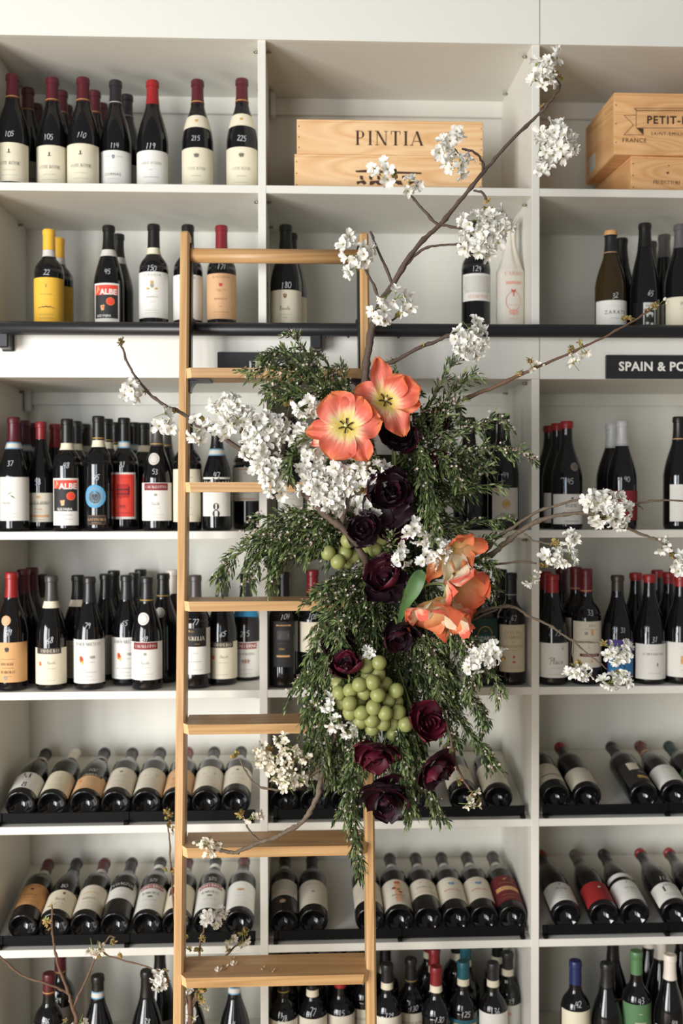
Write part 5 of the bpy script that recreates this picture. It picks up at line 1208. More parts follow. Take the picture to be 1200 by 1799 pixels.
do_ops(mb, [O_(0, .5, 21, 44 * .55, 'pnk', .93), R_(-20, .93, 20, 1.0, 'pnk'), P_(0, .72, [(-1, -10), (1, -10), (0.8, 2), (6, 6), (3, 8), (0, 4), (-4, 8), (-7, 5), (-.8, 2)], 'rose'), P_(0, .72, [(-8, 1), (-3, 5), (0, 3), (3, 5), (8, 1), (4, 2), (0, 1), (-4, 2)], 'rose'),
     P_(0, .22, [(a * 2.6, q * 1.6) for a, q in BLOB], 'pnk'), G(.40, 30, 'pnk', 1), G(.06, 26, 'pnk', 1)], prw, zz0, zz1, 0.0007)
mb.build('lettering', t)


# ------------------------------------------------------------------ the hanging flower arrangement
rnd = random.Random(11)
BARK = mat('cherry_bark', (84, 68, 58), 0.75, 0.45, 160, bump=0.6)
BARKR = mat('red_brown_bark', (104, 78, 60), 0.7, 0.35, 160, bump=0.5)
BARKL = mat('lichened_bark', (106, 92, 76), 0.8, 0.6, 220, bump=0.8)
PETW = mat('white_petal', (244, 242, 236), 0.6, 0.02, 60, spec=0.25, transl=0.28)
PETC = mat('cream_petal', (240, 232, 216), 0.6, 0.04, 60, spec=0.25, transl=0.28)
STAM = mat('yellow_green_stamen', (222, 214, 158), 0.6, 0.2, 100, transl=0.2)
CALX = mat('green_calyx', (140, 156, 76), 0.6, 0.2, 100, transl=0.25)
BUDY = mat('amber_bud_scale', (166, 132, 78), 0.65, 0.3, 160)
BUDG = mat('lime_leaf_bud', (150, 158, 92), 0.6, 0.25, 120, transl=0.2)
LEAFS = [mat('sprig_leaf_dark', (44, 58, 37), 0.42, 0.25, 40, spec=0.4, transl=0.12), mat('sprig_leaf', (80, 98, 58), 0.42, 0.25, 40, spec=0.4, transl=0.18),
         mat('sprig_leaf_light', (130, 148, 92), 0.45, 0.2, 40, spec=0.4, transl=0.25)]
STEMG = mat('green_stem', (92, 104, 58), 0.55, 0.2, 60)
TINYW = mat('tiny_white_petal', (226, 208, 198), 0.6, 0.05, 60, transl=0.25)
TINYP = mat('pink_bud', (204, 172, 150), 0.6, 0.1, 60, transl=0.2)
GRAPE = None


def orient(n, spin=0.0):
    """Rotation taking +Z to n."""
    q = Vector((0, 0, 1)).rotation_difference(Vector(n).normalized())
    return q.to_matrix().to_4x4() @ Matrix.Rotation(spin, 4, 'Z')


def petal_patch(mb, L, W, cup, curl, rot, m, tilt, nu=3, nv=3, ruff=0.0, notch=0.0, base=0.15, r0=0.001):
    """One petal as a small curved patch leaving the flower's axis in direction rot, raised by tilt."""
    vs = []; fs = []; ca, sa = math.cos(rot), math.sin(rot); ph = rnd.uniform(0, 6)
    for j in range(nv + 1):
        s = j / nv; wd = W * (base + (1 - base) * math.sin(PI * min(1, s * 0.62 + 0.02) ** 0.9)) * (1 if s < .8 else (1 - ((s - .8) / .2) ** 2 * 0.5))
        ang = tilt - curl * s * s
        for k in range(nu + 1):
            t = 2 * k / nu - 1
            rr = r0 + L * s * math.cos(ang) - notch * L * (1 - abs(t)) * (1 if j == nv else 0)
            hh = L * s * math.sin(ang) + cup * W * t * t * (0.4 + s) + ruff * math.sin(t * 4.2 + ph + s * 3) * s * s
            y = wd * t
            vs.append((rr * ca - y * sa, rr * sa + y * ca, hh))
    for j in range(nv):
        for k in range(nu): q = j * (nu + 1) + k; fs.append((q, q + 1, q + nu + 2, q + nu + 1))
    mb.add(vs, fs, m)


def blossom_mesh(R, tilt, double, pet, seed, ped=0.016):
    rnd.seed(seed); mb = MB()
    for k in range(5): petal_patch(mb, R * rnd.uniform(.95, 1.2), R * 0.40, 0.34, rnd.uniform(0.1, 0.8), 2 * PI * k / 5 + rnd.uniform(-.25, .25), pet, tilt + rnd.uniform(-.35, .35), 4, 4, ruff=R * .13, notch=0.10)
    if double:
        for k in range(5): petal_patch(mb, R * rnd.uniform(.55, .95), R * 0.32, 0.45, rnd.uniform(0.1, 0.4), 2 * PI * (k + .5) / 5 + rnd.uniform(-.2, .2), pet, tilt + rnd.uniform(.25, .6), ruff=R * .12, notch=0.1)
    for k in range(7):
        a = 2 * PI * k / 7 + rnd.uniform(-.3, .3); r = R * rnd.uniform(.10, .26); h = R * rnd.uniform(.3, .45)
        mb.tube([(0, 0, 0.0005), (r * math.cos(a) * .6, r * math.sin(a) * .6, h * .7), (r * math.cos(a), r * math.sin(a), h)], [0.0003, 0.0003, 0.0006], STAM, 3)
    mb.tube([(0, 0, -R * .34), (0, 0, -R * .10), (0, 0, 0.0008)], [0.0010, 0.0018, 0.0026], CALX, 6)
    mb.tube([(0, 0, -R * .34), (rnd.uniform(-.002, .002), 0.002, -R * .34 - ped)], [0.0007, 0.0006], CALX, 4)
    return mb.mesh('blossom', True)


BLO = [blossom_mesh(0.0150, 0.42, i % 3 != 2, PETW, 40 + i) for i in range(5)] + [blossom_mesh(0.0145, 0.95, False, PETW, 60 + i) for i in range(2)]
BLOS = [blossom_mesh(0.0095, 0.75, False, PETC, 80 + i, 0.02) for i in range(3)]
BLOM = [blossom_mesh(0.0120, 0.6, i % 2 == 0, PETW, 90 + i) for i in range(3)]
rnd.seed(11)


def bud_mesh(kind, seed):
    rnd.seed(seed); mb = MB()
    if kind == 'scale':
        for k in range(7):
            a = rnd.uniform(0, 6.3); t = rnd.uniform(.2, 1.0); petal_patch(mb, rnd.uniform(.006, .011), 0.0022, .3, .4, a, BUDY if k % 3 else BUDG, t, 2, 2)
        mb.ball((0, 0, .001), .0024, BUDY, 6, 4)
    elif kind == 'green':
        for k in range(5): petal_patch(mb, rnd.uniform(.009, .014), 0.0032, .4, -.2, 1.26 * k + rnd.uniform(-.3, .3), BUDG if k % 2 else BUDY, rnd.uniform(.9, 1.35), 2, 3)
    else:  # a closed flower bud on its stalk
        mb.tube([(0, 0, 0), (.001, 0, .009)], [.0005, .0007], CALX, 4); mb.ball((.001, 0, .0125), .0034, PETC, 8, 5, 1.2); mb.tube([(.001, 0, .008), (.001, 0, .0105)], [.0012, .0026], CALX, 6)
    return mb.mesh({'scale': 'bud_tuft', 'green': 'leaf_bud', 'ball': 'flower_bud'}[kind], True)


BUDS = {k: [bud_mesh(k, 200 + i + 10 * j) for i in range(3)] for j, k in enumerate(('scale', 'green', 'ball'))}
rnd.seed(12)


def knobbly(pts, sub=5, jit=0.0011):
    """Smooth (x, y, z, radius) points into a slightly crooked, knotted branch."""
    sp = spline(pts, sub); out = []; rad = []
    for i, p in enumerate(sp):
        k = 1 + (0.34 if i % 7 == 3 else 0) + rnd.uniform(-.12, .12)
        out.append((p[0] + rnd.uniform(-jit, jit), p[1] + rnd.uniform(-jit, jit), p[2] + rnd.uniform(-jit, jit))); rad.append(max(.0007, p[3] * k))
    return out, rad


def pxpath(pts):
    """(px, py, Y, radius in mm) to world points."""
    return [(*at(x, y, Y), r / 1000) for x, y, Y, r in pts]


def branch(label, path, twigs=(), clusters=(), buds=(), bark=None, group='cherry branches'):
    """A flowering cherry branch: bark, side twigs, separate blossoms and buds, all parts of one thing."""
    bark = bark or BARK; pts = pxpath(path); o = Vector(pts[0][:3])
    root = thing('cherry_branch', label, 'branch', o, group)
    def tb(pp, name, n, sub=5):
        c, r = knobbly(pp, sub); mb = MB(); mb.tube([Vector(p) - o for p in c], r, bark, n); return mb.build(name, root, True)
    tb(pts, 'bark', 9)
    for t in twigs: tb(pxpath(t), 'twig', 6, 4)
    for c in clusters:
        cx, cy, rx, ry, n, Y = c[:6]; kind = c[6] if len(c) > 6 else BLO
        n = max(1, round(n * .86))
        for k in range(n):
            # spread evenly over the cluster's near side
            r = math.sqrt((k + .5) / n); a = 2.39996 * k + rnd.uniform(-.35, .35); dx, dy = r * math.cos(a), r * math.sin(a)
            dep = math.sqrt(max(0, 1 - r * r)); ms = min(rx, ry) * 0.00125
            p = at(cx + dx * rx * .86, cy + dy * ry * .86, Y - dep * ms * 0.8 + rnd.uniform(-.006, .006))
            nrm = Vector((dx * .9 + rnd.uniform(-.8, .8), -0.35 - dep * .4 + rnd.uniform(-.4, .4), -dy * .75 + rnd.uniform(-.8, .8)))
            m = rnd.choice(kind); s = rnd.uniform(.90, 1.22)
            put('blossom', m, root, Matrix.Translation(p - o) @ orient(nrm, rnd.uniform(0, 6.3)) @ Matrix.Scale(s, 4))
    for x, y, Y, kind, n in buds:
        for k in range(n):
            p = at(x + rnd.uniform(-3, 3) * (n > 1), y + rnd.uniform(-3, 3) * (n > 1), Y)
            nrm = Vector((rnd.uniform(-1, 1), rnd.uniform(-.8, .2), rnd.uniform(-.3, 1))); m = rnd.choice(BUDS[kind])
            put(m.name.split('.')[0], m, root, Matrix.Translation(p - o) @ orient(nrm, rnd.uniform(0, 6)) @ Matrix.Scale(rnd.uniform(.8, 1.2), 4))
    return root


# added floral foam tied to the ladder upright, hidden in the greenery; every stem is pushed into it
fa, fb = at(645, 1150, -.245), at(742, 800, -.245)
FOAM = thing('floral_foam', 'added dark green foam block buried in the middle of the hanging arrangement', 'floral foam', (fa.x, -0.245, fa.z))  # unseen block added to hold stems; its dark colour paints shade into gaps
mb = MB(); vs = []
mb.bevbox(0.0, -0.058, 0.0, fb.x - fa.x, 0.0, fb.z - fa.z, mat('foam_gap_shade_green', (30, 38, 26), 0.95, 0.3, 60, bump=0.5), 0.02)
mb.build('foam_block', FOAM)
for k in (0.2, 0.5, 0.8):
    zz = (fb.z - fa.z) * k; zr = fa.z + zz; yb = YF(zr) + 0.03 + 0.245; x = XRo - SW / 2 - fa.x
    mb = MB(); mb.tube([(x + 0.014, yb, zz), (x + 0.014, -0.05, zz), (x - 0.016, -0.05, zz), (x - 0.016, yb, zz), (x + 0.014, yb, zz)], 0.0012, mat('florist_wire', (52, 60, 40), 0.5), 5, False); mb.build('wire_tie', FOAM, True)

F = -0.30
branch('thick upright cherry branch climbing beside the ladder upright toward the top crates',
       [(660, 850, -.29, 9), (648, 760, -.31, 9.5), (643, 690, -.32, 9), (642, 655, -.32, 8.6), (647, 615, -.33, 8.2), (653, 580, -.33, 7.4), (667, 535, -.33, 6.6), (690, 500, -.33, 5.8), (716, 455, -.34, 5.4), (745, 420, -.34, 5.2), (772, 396, -.34, 5.2), (800, 362, -.34, 4.6), (835, 320, -.35, 4.2), (862, 288, -.35, 3.8), (900, 245, -.36, 3.5), (938, 209, -.36, 3.3), (960, 186, -.37, 3), (978, 162, -.37, 2.8), (983, 148, -.37, 2.8), (974, 139, -.37, 3.4)],
       [[(690, 500, -.33, 3.4), (674, 462, -.33, 2.8), (660, 430, -.33, 2.6), (651, 406, -.33, 2.4)],
        [(668, 533, -.33, 3.2), (656, 500, -.34, 2.8), (644, 478, -.34, 2.6), (638, 462, -.34, 2.4)],
        [(772, 397, -.34, 3.2), (752, 378, -.34, 2.8), (736, 360, -.34, 2.6), (722, 343, -.34, 2.3)],
        [(700, 485, -.33, 4), (714, 466, -.335, 3.2), (740, 440, -.34, 3), (765, 432, -.345, 2.6), (797, 429, -.35, 2.4), (822, 430, -.36, 2)],
        [(776, 396, -.34, 3), (800, 399, -.345, 2.6), (826, 408, -.35, 2.4)],
        [(848, 303, -.35, 2.8), (847, 285, -.355, 2.6), (835, 268, -.36, 2.4), (812, 261, -.36, 2.2)],
        [(832, 334, -.35, 2.4), (848, 339, -.355, 2.4), (854, 350, -.36, 2.6)],
        [(938, 209, -.36, 2), (950, 198, -.365, 1.8), (954, 188, -.365, 1.8)],
        [(668, 565, -.335, 2.4), (690, 562, -.345, 2.4), (703, 552, -.35, 2)]],
       [(610, 425, 14, 12, 3, -.35), (632, 448, 32, 20, 7, -.35), (620, 470, 16, 18, 4, -.35), (675, 299, 22, 24, 6, -.35), (724, 328, 20, 16, 4, -.35),
        (800, 243, 18, 16, 4, -.37), (779, 262, 18, 20, 5, -.37), (803, 290, 26, 22, 7, -.37), (835, 388, 30, 22, 8, -.37), (870, 395, 36, 30, 13, -.375), (845, 425, 46, 30, 16, -.375),
        (972, 102, 16, 12, 3, -.375), (956, 118, 16, 16, 4, -.375), (962, 143, 16, 14, 3, -.375), (944, 130, 10, 24, 3, -.375), (968, 232, 24, 20, 7, -.375), (990, 252, 28, 32, 12, -.375), (964, 258, 22, 34, 9, -.375), (958, 296, 14, 12, 3, -.375),
        (700, 522, 30, 16, 6, -.355), (670, 550, 18, 22, 6, -.355), (716, 542, 16, 22, 4, -.355)],
       [(854, 354, -.36, 'scale', 3), (697, 310, -.35, 'green', 3), (690, 300, -.355, 'scale', 2), (803, 266, -.36, 'green', 3), (985, 136, -.37, 'scale', 3), (952, 186, -.365, 'scale', 2), (626, 470, -.35, 'scale', 3), (695, 556, -.35, 'green', 2), (855, 372, -.37, 'green', 3), (962, 280, -.37, 'green', 3), (970, 128, -.37, 'green', 2), (830, 440, -.385, 'scale', 2)])
branch('long cherry branch reaching across the ladder upright toward the ITALY sign bay',
       [(655, 1010, -.31, 8), (642, 984, -.41, 8), (624, 955, -.425, 7.6), (602, 928, -.435, 7.2), (580, 912, -.43, 6.8), (560, 893, -.415, 6.4), (530, 862, -.39, 6), (505, 842, -.37, 5.6), (470, 818, -.37, 5.2), (440, 803, -.37, 5), (405, 777, -.37, 4.6), (370, 758, -.37, 4.2), (340, 742, -.365, 4), (316, 723, -.36, 3.7), (290, 712, -.36, 3.4), (262, 691, -.36, 3.0), (240, 664, -.36, 2.7), (225, 640, -.36, 2.5), (217, 617, -.36, 2.3), (212, 603, -.36, 2.2)],
       [[(600, 928, -.435, 5), (604, 906, -.43, 4.6), (610, 888, -.42, 4), (613, 872, -.41, 3)], [(436, 801, -.37, 3), (428, 780, -.375, 2.8), (428, 752, -.38, 2.4)], [(508, 846, -.37, 3), (500, 836, -.375, 2.6), (492, 826, -.38, 2.2)],
        [(500, 838, -.37, 3.4), (498, 800, -.375, 3), (504, 762, -.375, 2.6), (507, 722, -.375, 2.4), (510, 706, -.375, 2)], [(560, 893, -.365, 3), (575, 870, -.375, 2.6), (582, 850, -.38, 2.2)]],
       [(226, 688, 19, 17, 5, -.37), (288, 742, 19, 22, 5, -.37), (343, 755, 14, 27, 5, -.375), (402, 716, 32, 24, 15, -.385), (420, 742, 38, 22, 13, -.39), (385, 752, 20, 18, 6, -.385), (456, 752, 36, 34, 18, -.395), (485, 750, 20, 26, 8, -.385), (455, 792, 38, 32, 16, -.395), (472, 826, 32, 30, 13, -.39), (484, 858, 22, 16, 5, -.385), (540, 718, 24, 26, 8, -.39),
        (520, 765, 22, 26, 7, -.385), (545, 790, 26, 36, 11, -.39), (530, 815, 20, 20, 5, -.385), (553, 852, 30, 36, 13, -.4), (588, 835, 24, 24, 8, -.395), (582, 872, 34, 32, 14, -.4), (612, 862, 22, 24, 6, -.395), (625, 820, 20, 18, 4, -.4), (662, 832, 24, 26, 8, -.41), (722, 930, 14, 14, 4, -.435), (742, 944, 18, 14, 5, -.435), (702, 974, 14, 22, 5, -.43), (752, 984, 20, 14, 5, -.435), (776, 966, 16, 16, 5, -.44), (615, 1285, 12, 12, 4, -.42, BLOM), (590, 1272, 18, 10, 5, -.42, BLOM), (578, 1240, 12, 18, 4, -.415, BLOM), (645, 1152, 12, 8, 3, -.41, BLOM), (628, 858, 16, 20, 4, -.405), (640, 893, 26, 20, 7, -.405)],
       [(212, 600, -.36, 'scale', 5), (258, 687, -.36, 'scale', 2), (360, 737, -.375, 'green', 3), (300, 726, -.365, 'green', 2), (425, 756, -.385, 'scale', 2), (510, 708, -.375, 'green', 3), (480, 816, -.4, 'green', 3), (572, 845, -.41, 'green', 5), (582, 858, -.41, 'green', 3), (636, 810, -.41, 'scale', 4), (645, 822, -.41, 'ball', 4), (495, 838, -.4, 'ball', 2), (620, 838, -.41, 'ball', 3), (598, 850, -.41, 'green', 3)], bark=BARK)
branch('cherry branch forking toward the red capped bottles, white blossom at its fork',
       [(760, 1010, -.30, 6.5), (815, 990, -.32, 6.4), (862, 975, -.34, 6.2), (884, 957, -.35, 5.6), (915, 932, -.355, 5.2), (953, 913, -.36, 4.8), (985, 905, -.365, 4.2), (1023, 901, -.37, 3.8), (1060, 905, -.37, 3.6), (1099, 926, -.37, 3.2), (1137, 942, -.37, 2.9), (1162, 952, -.37, 2.6), (1180, 968, -.37, 2.2), (1190, 990, -.37, 2)],
       [[(840, 985, -.33, 4.6), (866, 952, -.345, 4.2), (886, 936, -.35, 3.8), (909, 921, -.355, 3.4), (947, 897, -.36, 3.1), (985, 886, -.365, 2.8), (1023, 878, -.37, 2.6), (1058, 888, -.37, 2.5), (1089, 890, -.37, 2.5), (1124, 883, -.37, 2.3), (1168, 879, -.37, 2.1), (1215, 882, -.37, 1.9)],
        [(921, 938, -.355, 2.6), (934, 948, -.36, 2.3), (950, 952, -.365, 2.2), (975, 958, -.37, 1.8)],
        [(838, 992, -.33, 3), (880, 991, -.35, 2.6), (915, 987, -.36, 2.4), (942, 990, -.365, 2)],
        [(1118, 884, -.37, 1.8), (1124, 890, -.37, 1.6), (1129, 894, -.37, 1.4)]],
       [(1043, 882, 20, 18, 7, -.385), (1058, 878, 24, 16, 7, -.39), (1092, 884, 18, 14, 5, -.385), (1062, 908, 34, 18, 11, -.39), (1090, 908, 24, 20, 8, -.385), (1004, 948, 14, 12, 4, -.38), (975, 978, 22, 16, 6, -.38), (1002, 982, 14, 14, 4, -.38), (934, 1020, 10, 8, 2, -.37, BLOM), (1168, 962, 12, 10, 4, -.38, BLOM), (1193, 984, 16, 12, 5, -.38, BLOM), (1197, 1000, 10, 10, 3, -.38, BLOM)],
       [(975, 953, -.375, 'scale', 4), (985, 965, -.375, 'green', 3), (950, 992, -.365, 'green', 3), (938, 1004, -.37, 'ball', 3), (1066, 892, -.385, 'green', 4), (1105, 890, -.38, 'scale', 2), (1180, 975, -.37, 'scale', 5), (1186, 1000, -.37, 'scale', 3), (1172, 950, -.37, 'ball', 3)], bark=BARKL)
branch('bare cherry branch running over the sign fascia to the slim ornate bottle',
       [(740, 740, -.28, 5.5), (790, 712, -.31, 5), (825, 697, -.33, 4.6), (870, 679, -.34, 4.2), (915, 658, -.345, 3.8), (950, 642, -.35, 3.2), (1000, 621, -.35, 2.8), (1050, 598, -.35, 2.5), (1098, 572, -.35, 2.2), (1125, 556, -.35, 2), (1148, 541, -.35, 1.8)],
       [], [(938, 642, 8, 6, 2, -.355, BLOS), (1010, 634, 6, 8, 2, -.355, BLOS), (1027, 618, 7, 5, 2, -.355, BLOS)],
       [(912, 656, -.345, 'scale', 3), (934, 636, -.35, 'scale', 5), (947, 646, -.35, 'ball', 2), (1004, 616, -.35, 'scale', 3), (1018, 605, -.35, 'scale', 2), (1096, 564, -.35, 'green', 3), (1106, 560, -.35, 'scale', 3), (1140, 545, -.35, 'scale', 3), (1152, 536, -.35, 'scale', 4), (1162, 536, -.35, 'ball', 2), (1008, 628, -.35, 'ball', 3)], bark=BARKR)
branch('short cherry side branch ending in one round blossom head below the rail',
       [(664, 700, -.31, 4.4), (652, 652, -.325, 4.2), (690, 636, -.335, 4), (740, 610, -.345, 3.8), (770, 598, -.35, 3.7), (790, 589, -.355, 3.6), (818, 584, -.36, 3)],
       [], [(830, 572, 20, 14, 5, -.38), (815, 598, 22, 24, 9, -.385), (838, 596, 20, 26, 9, -.385), (828, 615, 22, 16, 6, -.38)], [(806, 582, -.37, 'green', 3), (740, 606, -.345, 'scale', 1)])
branch('thin cherry branch drooping in front of the script labelled bottle',
       [(770, 1100, -.30, 5), (815, 1088, -.33, 4.4), (850, 1072, -.345, 3.8), (880, 1066, -.35, 3.4), (905, 1067, -.35, 3.2), (930, 1083, -.355, 2.9), (965, 1098, -.36, 2.6), (990, 1116, -.36, 2.4), (1012, 1127, -.36, 2.2), (1035, 1128, -.36, 2), (1058, 1130, -.365, 1.8)],
       [[(1008, 1126, -.36, 2), (1024, 1142, -.36, 1.7), (1045, 1158, -.365, 1.5), (1066, 1176, -.37, 1.3)], [(1006, 1126, -.36, 1.6), (1006, 1146, -.36, 1.4), (1008, 1162, -.365, 1.2)],
        [(822, 1092, -.335, 2.6), (846, 1082, -.345, 2.2), (874, 1070, -.35, 2)]],
       [(1072, 1146, 12, 14, 5, -.38, BLOM), (1094, 1143, 16, 18, 7, -.38, BLOM), (1085, 1158, 12, 8, 3, -.38, BLOM), (1012, 1182, 16, 10, 6, -.38, BLOM), (1030, 1184, 12, 12, 4, -.38, BLOM), (1074, 1198, 16, 12, 6, -.385, BLOM), (1096, 1190, 14, 16, 6, -.385, BLOM), (846, 1150, 18, 20, 7, -.4), (866, 1146, 20, 22, 8, -.405), (830, 1166, 16, 16, 5, -.4)],
       [(1062, 1132, -.37, 'scale', 3), (1012, 1168, -.37, 'green', 4), (1004, 1168, -.37, 'scale', 2), (1080, 1182, -.375, 'green', 3), (1078, 1136, -.375, 'green', 2), (838, 1160, -.41, 'scale', 4), (878, 1158, -.41, 'green', 3)], bark=BARKL)
branch('grey lichened branch curving down in front of the sixth ladder tread',
       [(640, 1180, -.32, 5), (610, 1230, -.36, 6), (598, 1268, -.38, 6), (590, 1286, -.385, 6), (580, 1308, -.39, 5.8), (574, 1328, -.39, 5.6), (568, 1347, -.39, 5.4), (563, 1373, -.395, 5.4), (557, 1401, -.395, 5.2), (544, 1427, -.395, 5), (527, 1447, -.395, 4.8), (501, 1462, -.395, 4.6), (477, 1474, -.395, 4.4), (453, 1481, -.395, 4.2), (430, 1491, -.395, 4), (410, 1498, -.395, 3.8), (388, 1494, -.395, 3.6), (376, 1492, -.395, 3.2)],
       [[(458, 1480, -.395, 2.6), (443, 1466, -.395, 2.4), (432, 1448, -.395, 2.2), (426, 1434, -.395, 1.8)],
        [(572, 1345, -.39, 3.4), (548, 1362, -.40, 3), (520, 1380, -.40, 2.8), (498, 1386, -.40, 2.6), (470, 1386, -.40, 2.4), (447, 1376, -.40, 2.2), (432, 1356, -.40, 2), (420, 1332, -.40, 1.7)],
        [(574, 1334, -.39, 3), (556, 1348, -.395, 2.8), (540, 1360, -.40, 2.4), (528, 1366, -.405, 2)], [(576, 1330, -.39, 2.4), (552, 1336, -.4, 2), (530, 1336, -.405, 1.6)]],
       [(498, 1302, 14, 14, 6, -.42, BLOS), (512, 1320, 16, 12, 6, -.42, BLOS), (460, 1318, 12, 14, 6, -.42, BLOS), (456, 1340, 10, 10, 5, -.42, BLOS), (470, 1332, 8, 10, 3, -.42, BLOS), (488, 1338, 14, 14, 5, -.42, BLOS), (522, 1334, 12, 14, 4, -.42, BLOS), (540, 1332, 8, 6, 2, -.42, BLOS), (492, 1364, 12, 14, 6, -.42, BLOS), (508, 1372, 16, 12, 7, -.42, BLOS), (506, 1384, 14, 8, 4, -.42, BLOS), (530, 1372, 10, 8, 3, -.42, BLOS), (478, 1352, 8, 12, 4, -.42, BLOS),
        (362, 1482, 10, 8, 3, -.40, BLOS), (370, 1500, 12, 6, 4, -.40, BLOS), (376, 1486, 8, 6, 2, -.40, BLOS), (442, 1436, 10, 6, 2, -.40, BLOS), (450, 1432, 8, 5, 1, -.40, BLOS)],
       [(417, 1328, -.40, 'green', 4), (474, 1316, -.415, 'scale', 5), (510, 1338, -.42, 'scale', 5), (500, 1350, -.42, 'ball', 5), (422, 1432, -.395, 'scale', 4), (428, 1424, -.395, 'green', 2), (446, 1438, -.40, 'ball', 3), (368, 1486, -.40, 'green', 4), (382, 1482, -.40, 'scale', 1), (352, 1478, -.40, 'ball', 1), (351, 1492, -.40, 'ball', 1), (515, 1356, -.42, 'ball', 4)], bark=BARKL)
branch('short reddish twig with few buds hanging before the upper display rack',
       [(770, 1215, -.33, 2.6), (785, 1270, -.37, 2.6), (795, 1312, -.38, 2.5), (801, 1340, -.38, 2.4), (812, 1366, -.38, 2.3), (824, 1385, -.38, 2.2), (838, 1402, -.38, 1.8)],
       [], [(824, 1412, 7, 8, 3, -.385, BLOS), (838, 1416, 5, 5, 1, -.385, BLOS), (834, 1391, 5, 5, 1, -.385, BLOS)], [(806, 1372, -.38, 'scale', 3), (832, 1398, -.38, 'scale', 4), (826, 1404, -.38, 'scale', 2), (795, 1320, -.38, 'scale', 2), (840, 1408, -.38, 'scale', 2)], bark=BARKR)
G0 = 'budding twigs standing on the floor'
branch('forked thin twig standing in front of the lowest shelf, first bay',
       [(152, 2188, -.16, 5), (142, 1900, -.16, 4.6), (135, 1799, -.16, 4.4), (127, 1767, -.16, 4.2), (120, 1743, -.16, 3.8), (107, 1710, -.16, 3.2), (99, 1682, -.16, 2.9), (94, 1655, -.16, 2.6), (91, 1630, -.16, 2.3), (92, 1604, -.16, 2), (91, 1590, -.16, 1.7)],
       [[(121, 1746, -.16, 3), (100, 1735, -.165, 2.8), (76, 1726, -.17, 2.7), (50, 1719, -.17, 2.6), (25, 1704, -.17, 2.5), (2, 1682, -.17, 2.2), (-24, 1664, -.17, 2)],
        [(129, 1770, -.16, 3), (138, 1748, -.155, 2.8), (150, 1726, -.15, 2.6), (163, 1694, -.15, 2.4), (174, 1672, -.15, 2.2), (184, 1657, -.15, 2), (192, 1646, -.15, 1.8), (203, 1647, -.15, 1.6)],
        [(178, 1668, -.15, 2), (192, 1680, -.15, 2), (215, 1686, -.155, 2), (250, 1696, -.16, 1.9), (275, 1705, -.165, 1.8), (294, 1712, -.17, 1.6)]],
       [(172, 1670, 12, 8, 3, -.16, BLOS), (160, 1668, 8, 6, 2, -.16, BLOS), (278, 1720, 10, 8, 3, -.17, BLOM), (282, 1732, 9, 8, 3, -.17, BLOM), (142, 1796, 9, 6, 2, -.165, BLOM)],
       [(82, 1621, -.16, 'scale', 5), (91, 1592, -.16, 'scale', 1), (86, 1632, -.16, 'scale', 2), (200, 1654, -.15, 'scale', 4), (178, 1680, -.155, 'green', 3), (214, 1684, -.155, 'green', 1), (290, 1708, -.17, 'scale', 2), (292, 1722, -.17, 'scale', 4), (114, 1792, -.16, 'scale', 1)], bark=BARKR, group=G0)
branch('budding twig rising behind the lowest ladder tread and upright',
       [(352, 2188, -.15, 7.5), (342, 1900, -.15, 7), (336, 1799, -.15, 6.4), (333, 1753, -.15, 6), (331, 1725, -.15, 5.2), (326, 1690, -.15, 4), (322, 1662, -.15, 3.2), (323, 1640, -.15, 2.8), (324, 1624, -.15, 2.6)],
       [[(335, 1775, -.15, 3.4), (342, 1752, -.15, 3.2), (348, 1720, -.15, 3), (350, 1678, -.15, 2.8), (353, 1650, -.15, 2.5), (358, 1636, -.15, 2.3), (362, 1620, -.15, 2)],
        [(338, 1770, -.15, 2.6), (362, 1720, -.145, 2.4), (396, 1680, -.14, 2.2), (412, 1664, -.14, 2), (428, 1648, -.14, 1.8)],
        [(332, 1740, -.15, 3), (316, 1690, -.15, 2.6), (308, 1620, -.15, 2.3), (302, 1550, -.15, 2.2), (299, 1500, -.15, 2), (297, 1466, -.15, 2), (294, 1446, -.15, 1.8)],
        [(336, 1790, -.15, 2), (326, 1750, -.155, 1.8)], [(337, 1772, -.15, 2), (346, 1750, -.155, 1.8), (350, 1742, -.155, 1.6)]],
       [(325, 1738, 8, 8, 3, -.17, BLOM), (366, 1612, 8, 8, 3, -.16, BLOM), (381, 1622, 6, 7, 2, -.16, BLOS), (388, 1604, 10, 5, 3, -.16, BLOM), (407, 1650, 6, 6, 2, -.15, BLOS), (430, 1652, 6, 7, 2, -.15, BLOS), (357, 1772, 5, 5, 1, -.16, BLOS), (336, 1788, 6, 6, 1, -.165, BLOS)],
       [(327, 1616, -.15, 'green', 3), (328, 1645, -.15, 'green', 2), (363, 1618, -.155, 'scale', 3), (356, 1650, -.155, 'scale', 4), (352, 1668, -.155, 'green', 2), (402, 1668, -.145, 'scale', 3), (424, 1658, -.145, 'scale', 3), (428, 1640, -.145, 'green', 5), (348, 1745, -.16, 'scale', 3), (352, 1756, -.16, 'scale', 4), (354, 1738, -.16, 'green', 3), (291, 1432, -.15, 'green', 5), (296, 1446, -.15, 'scale', 3), (300, 1455, -.15, 'scale', 2), (297, 1531, -.15, 'green', 2), (332, 1668, -.15, 'scale', 2)], bark=BARKR, group=G0)


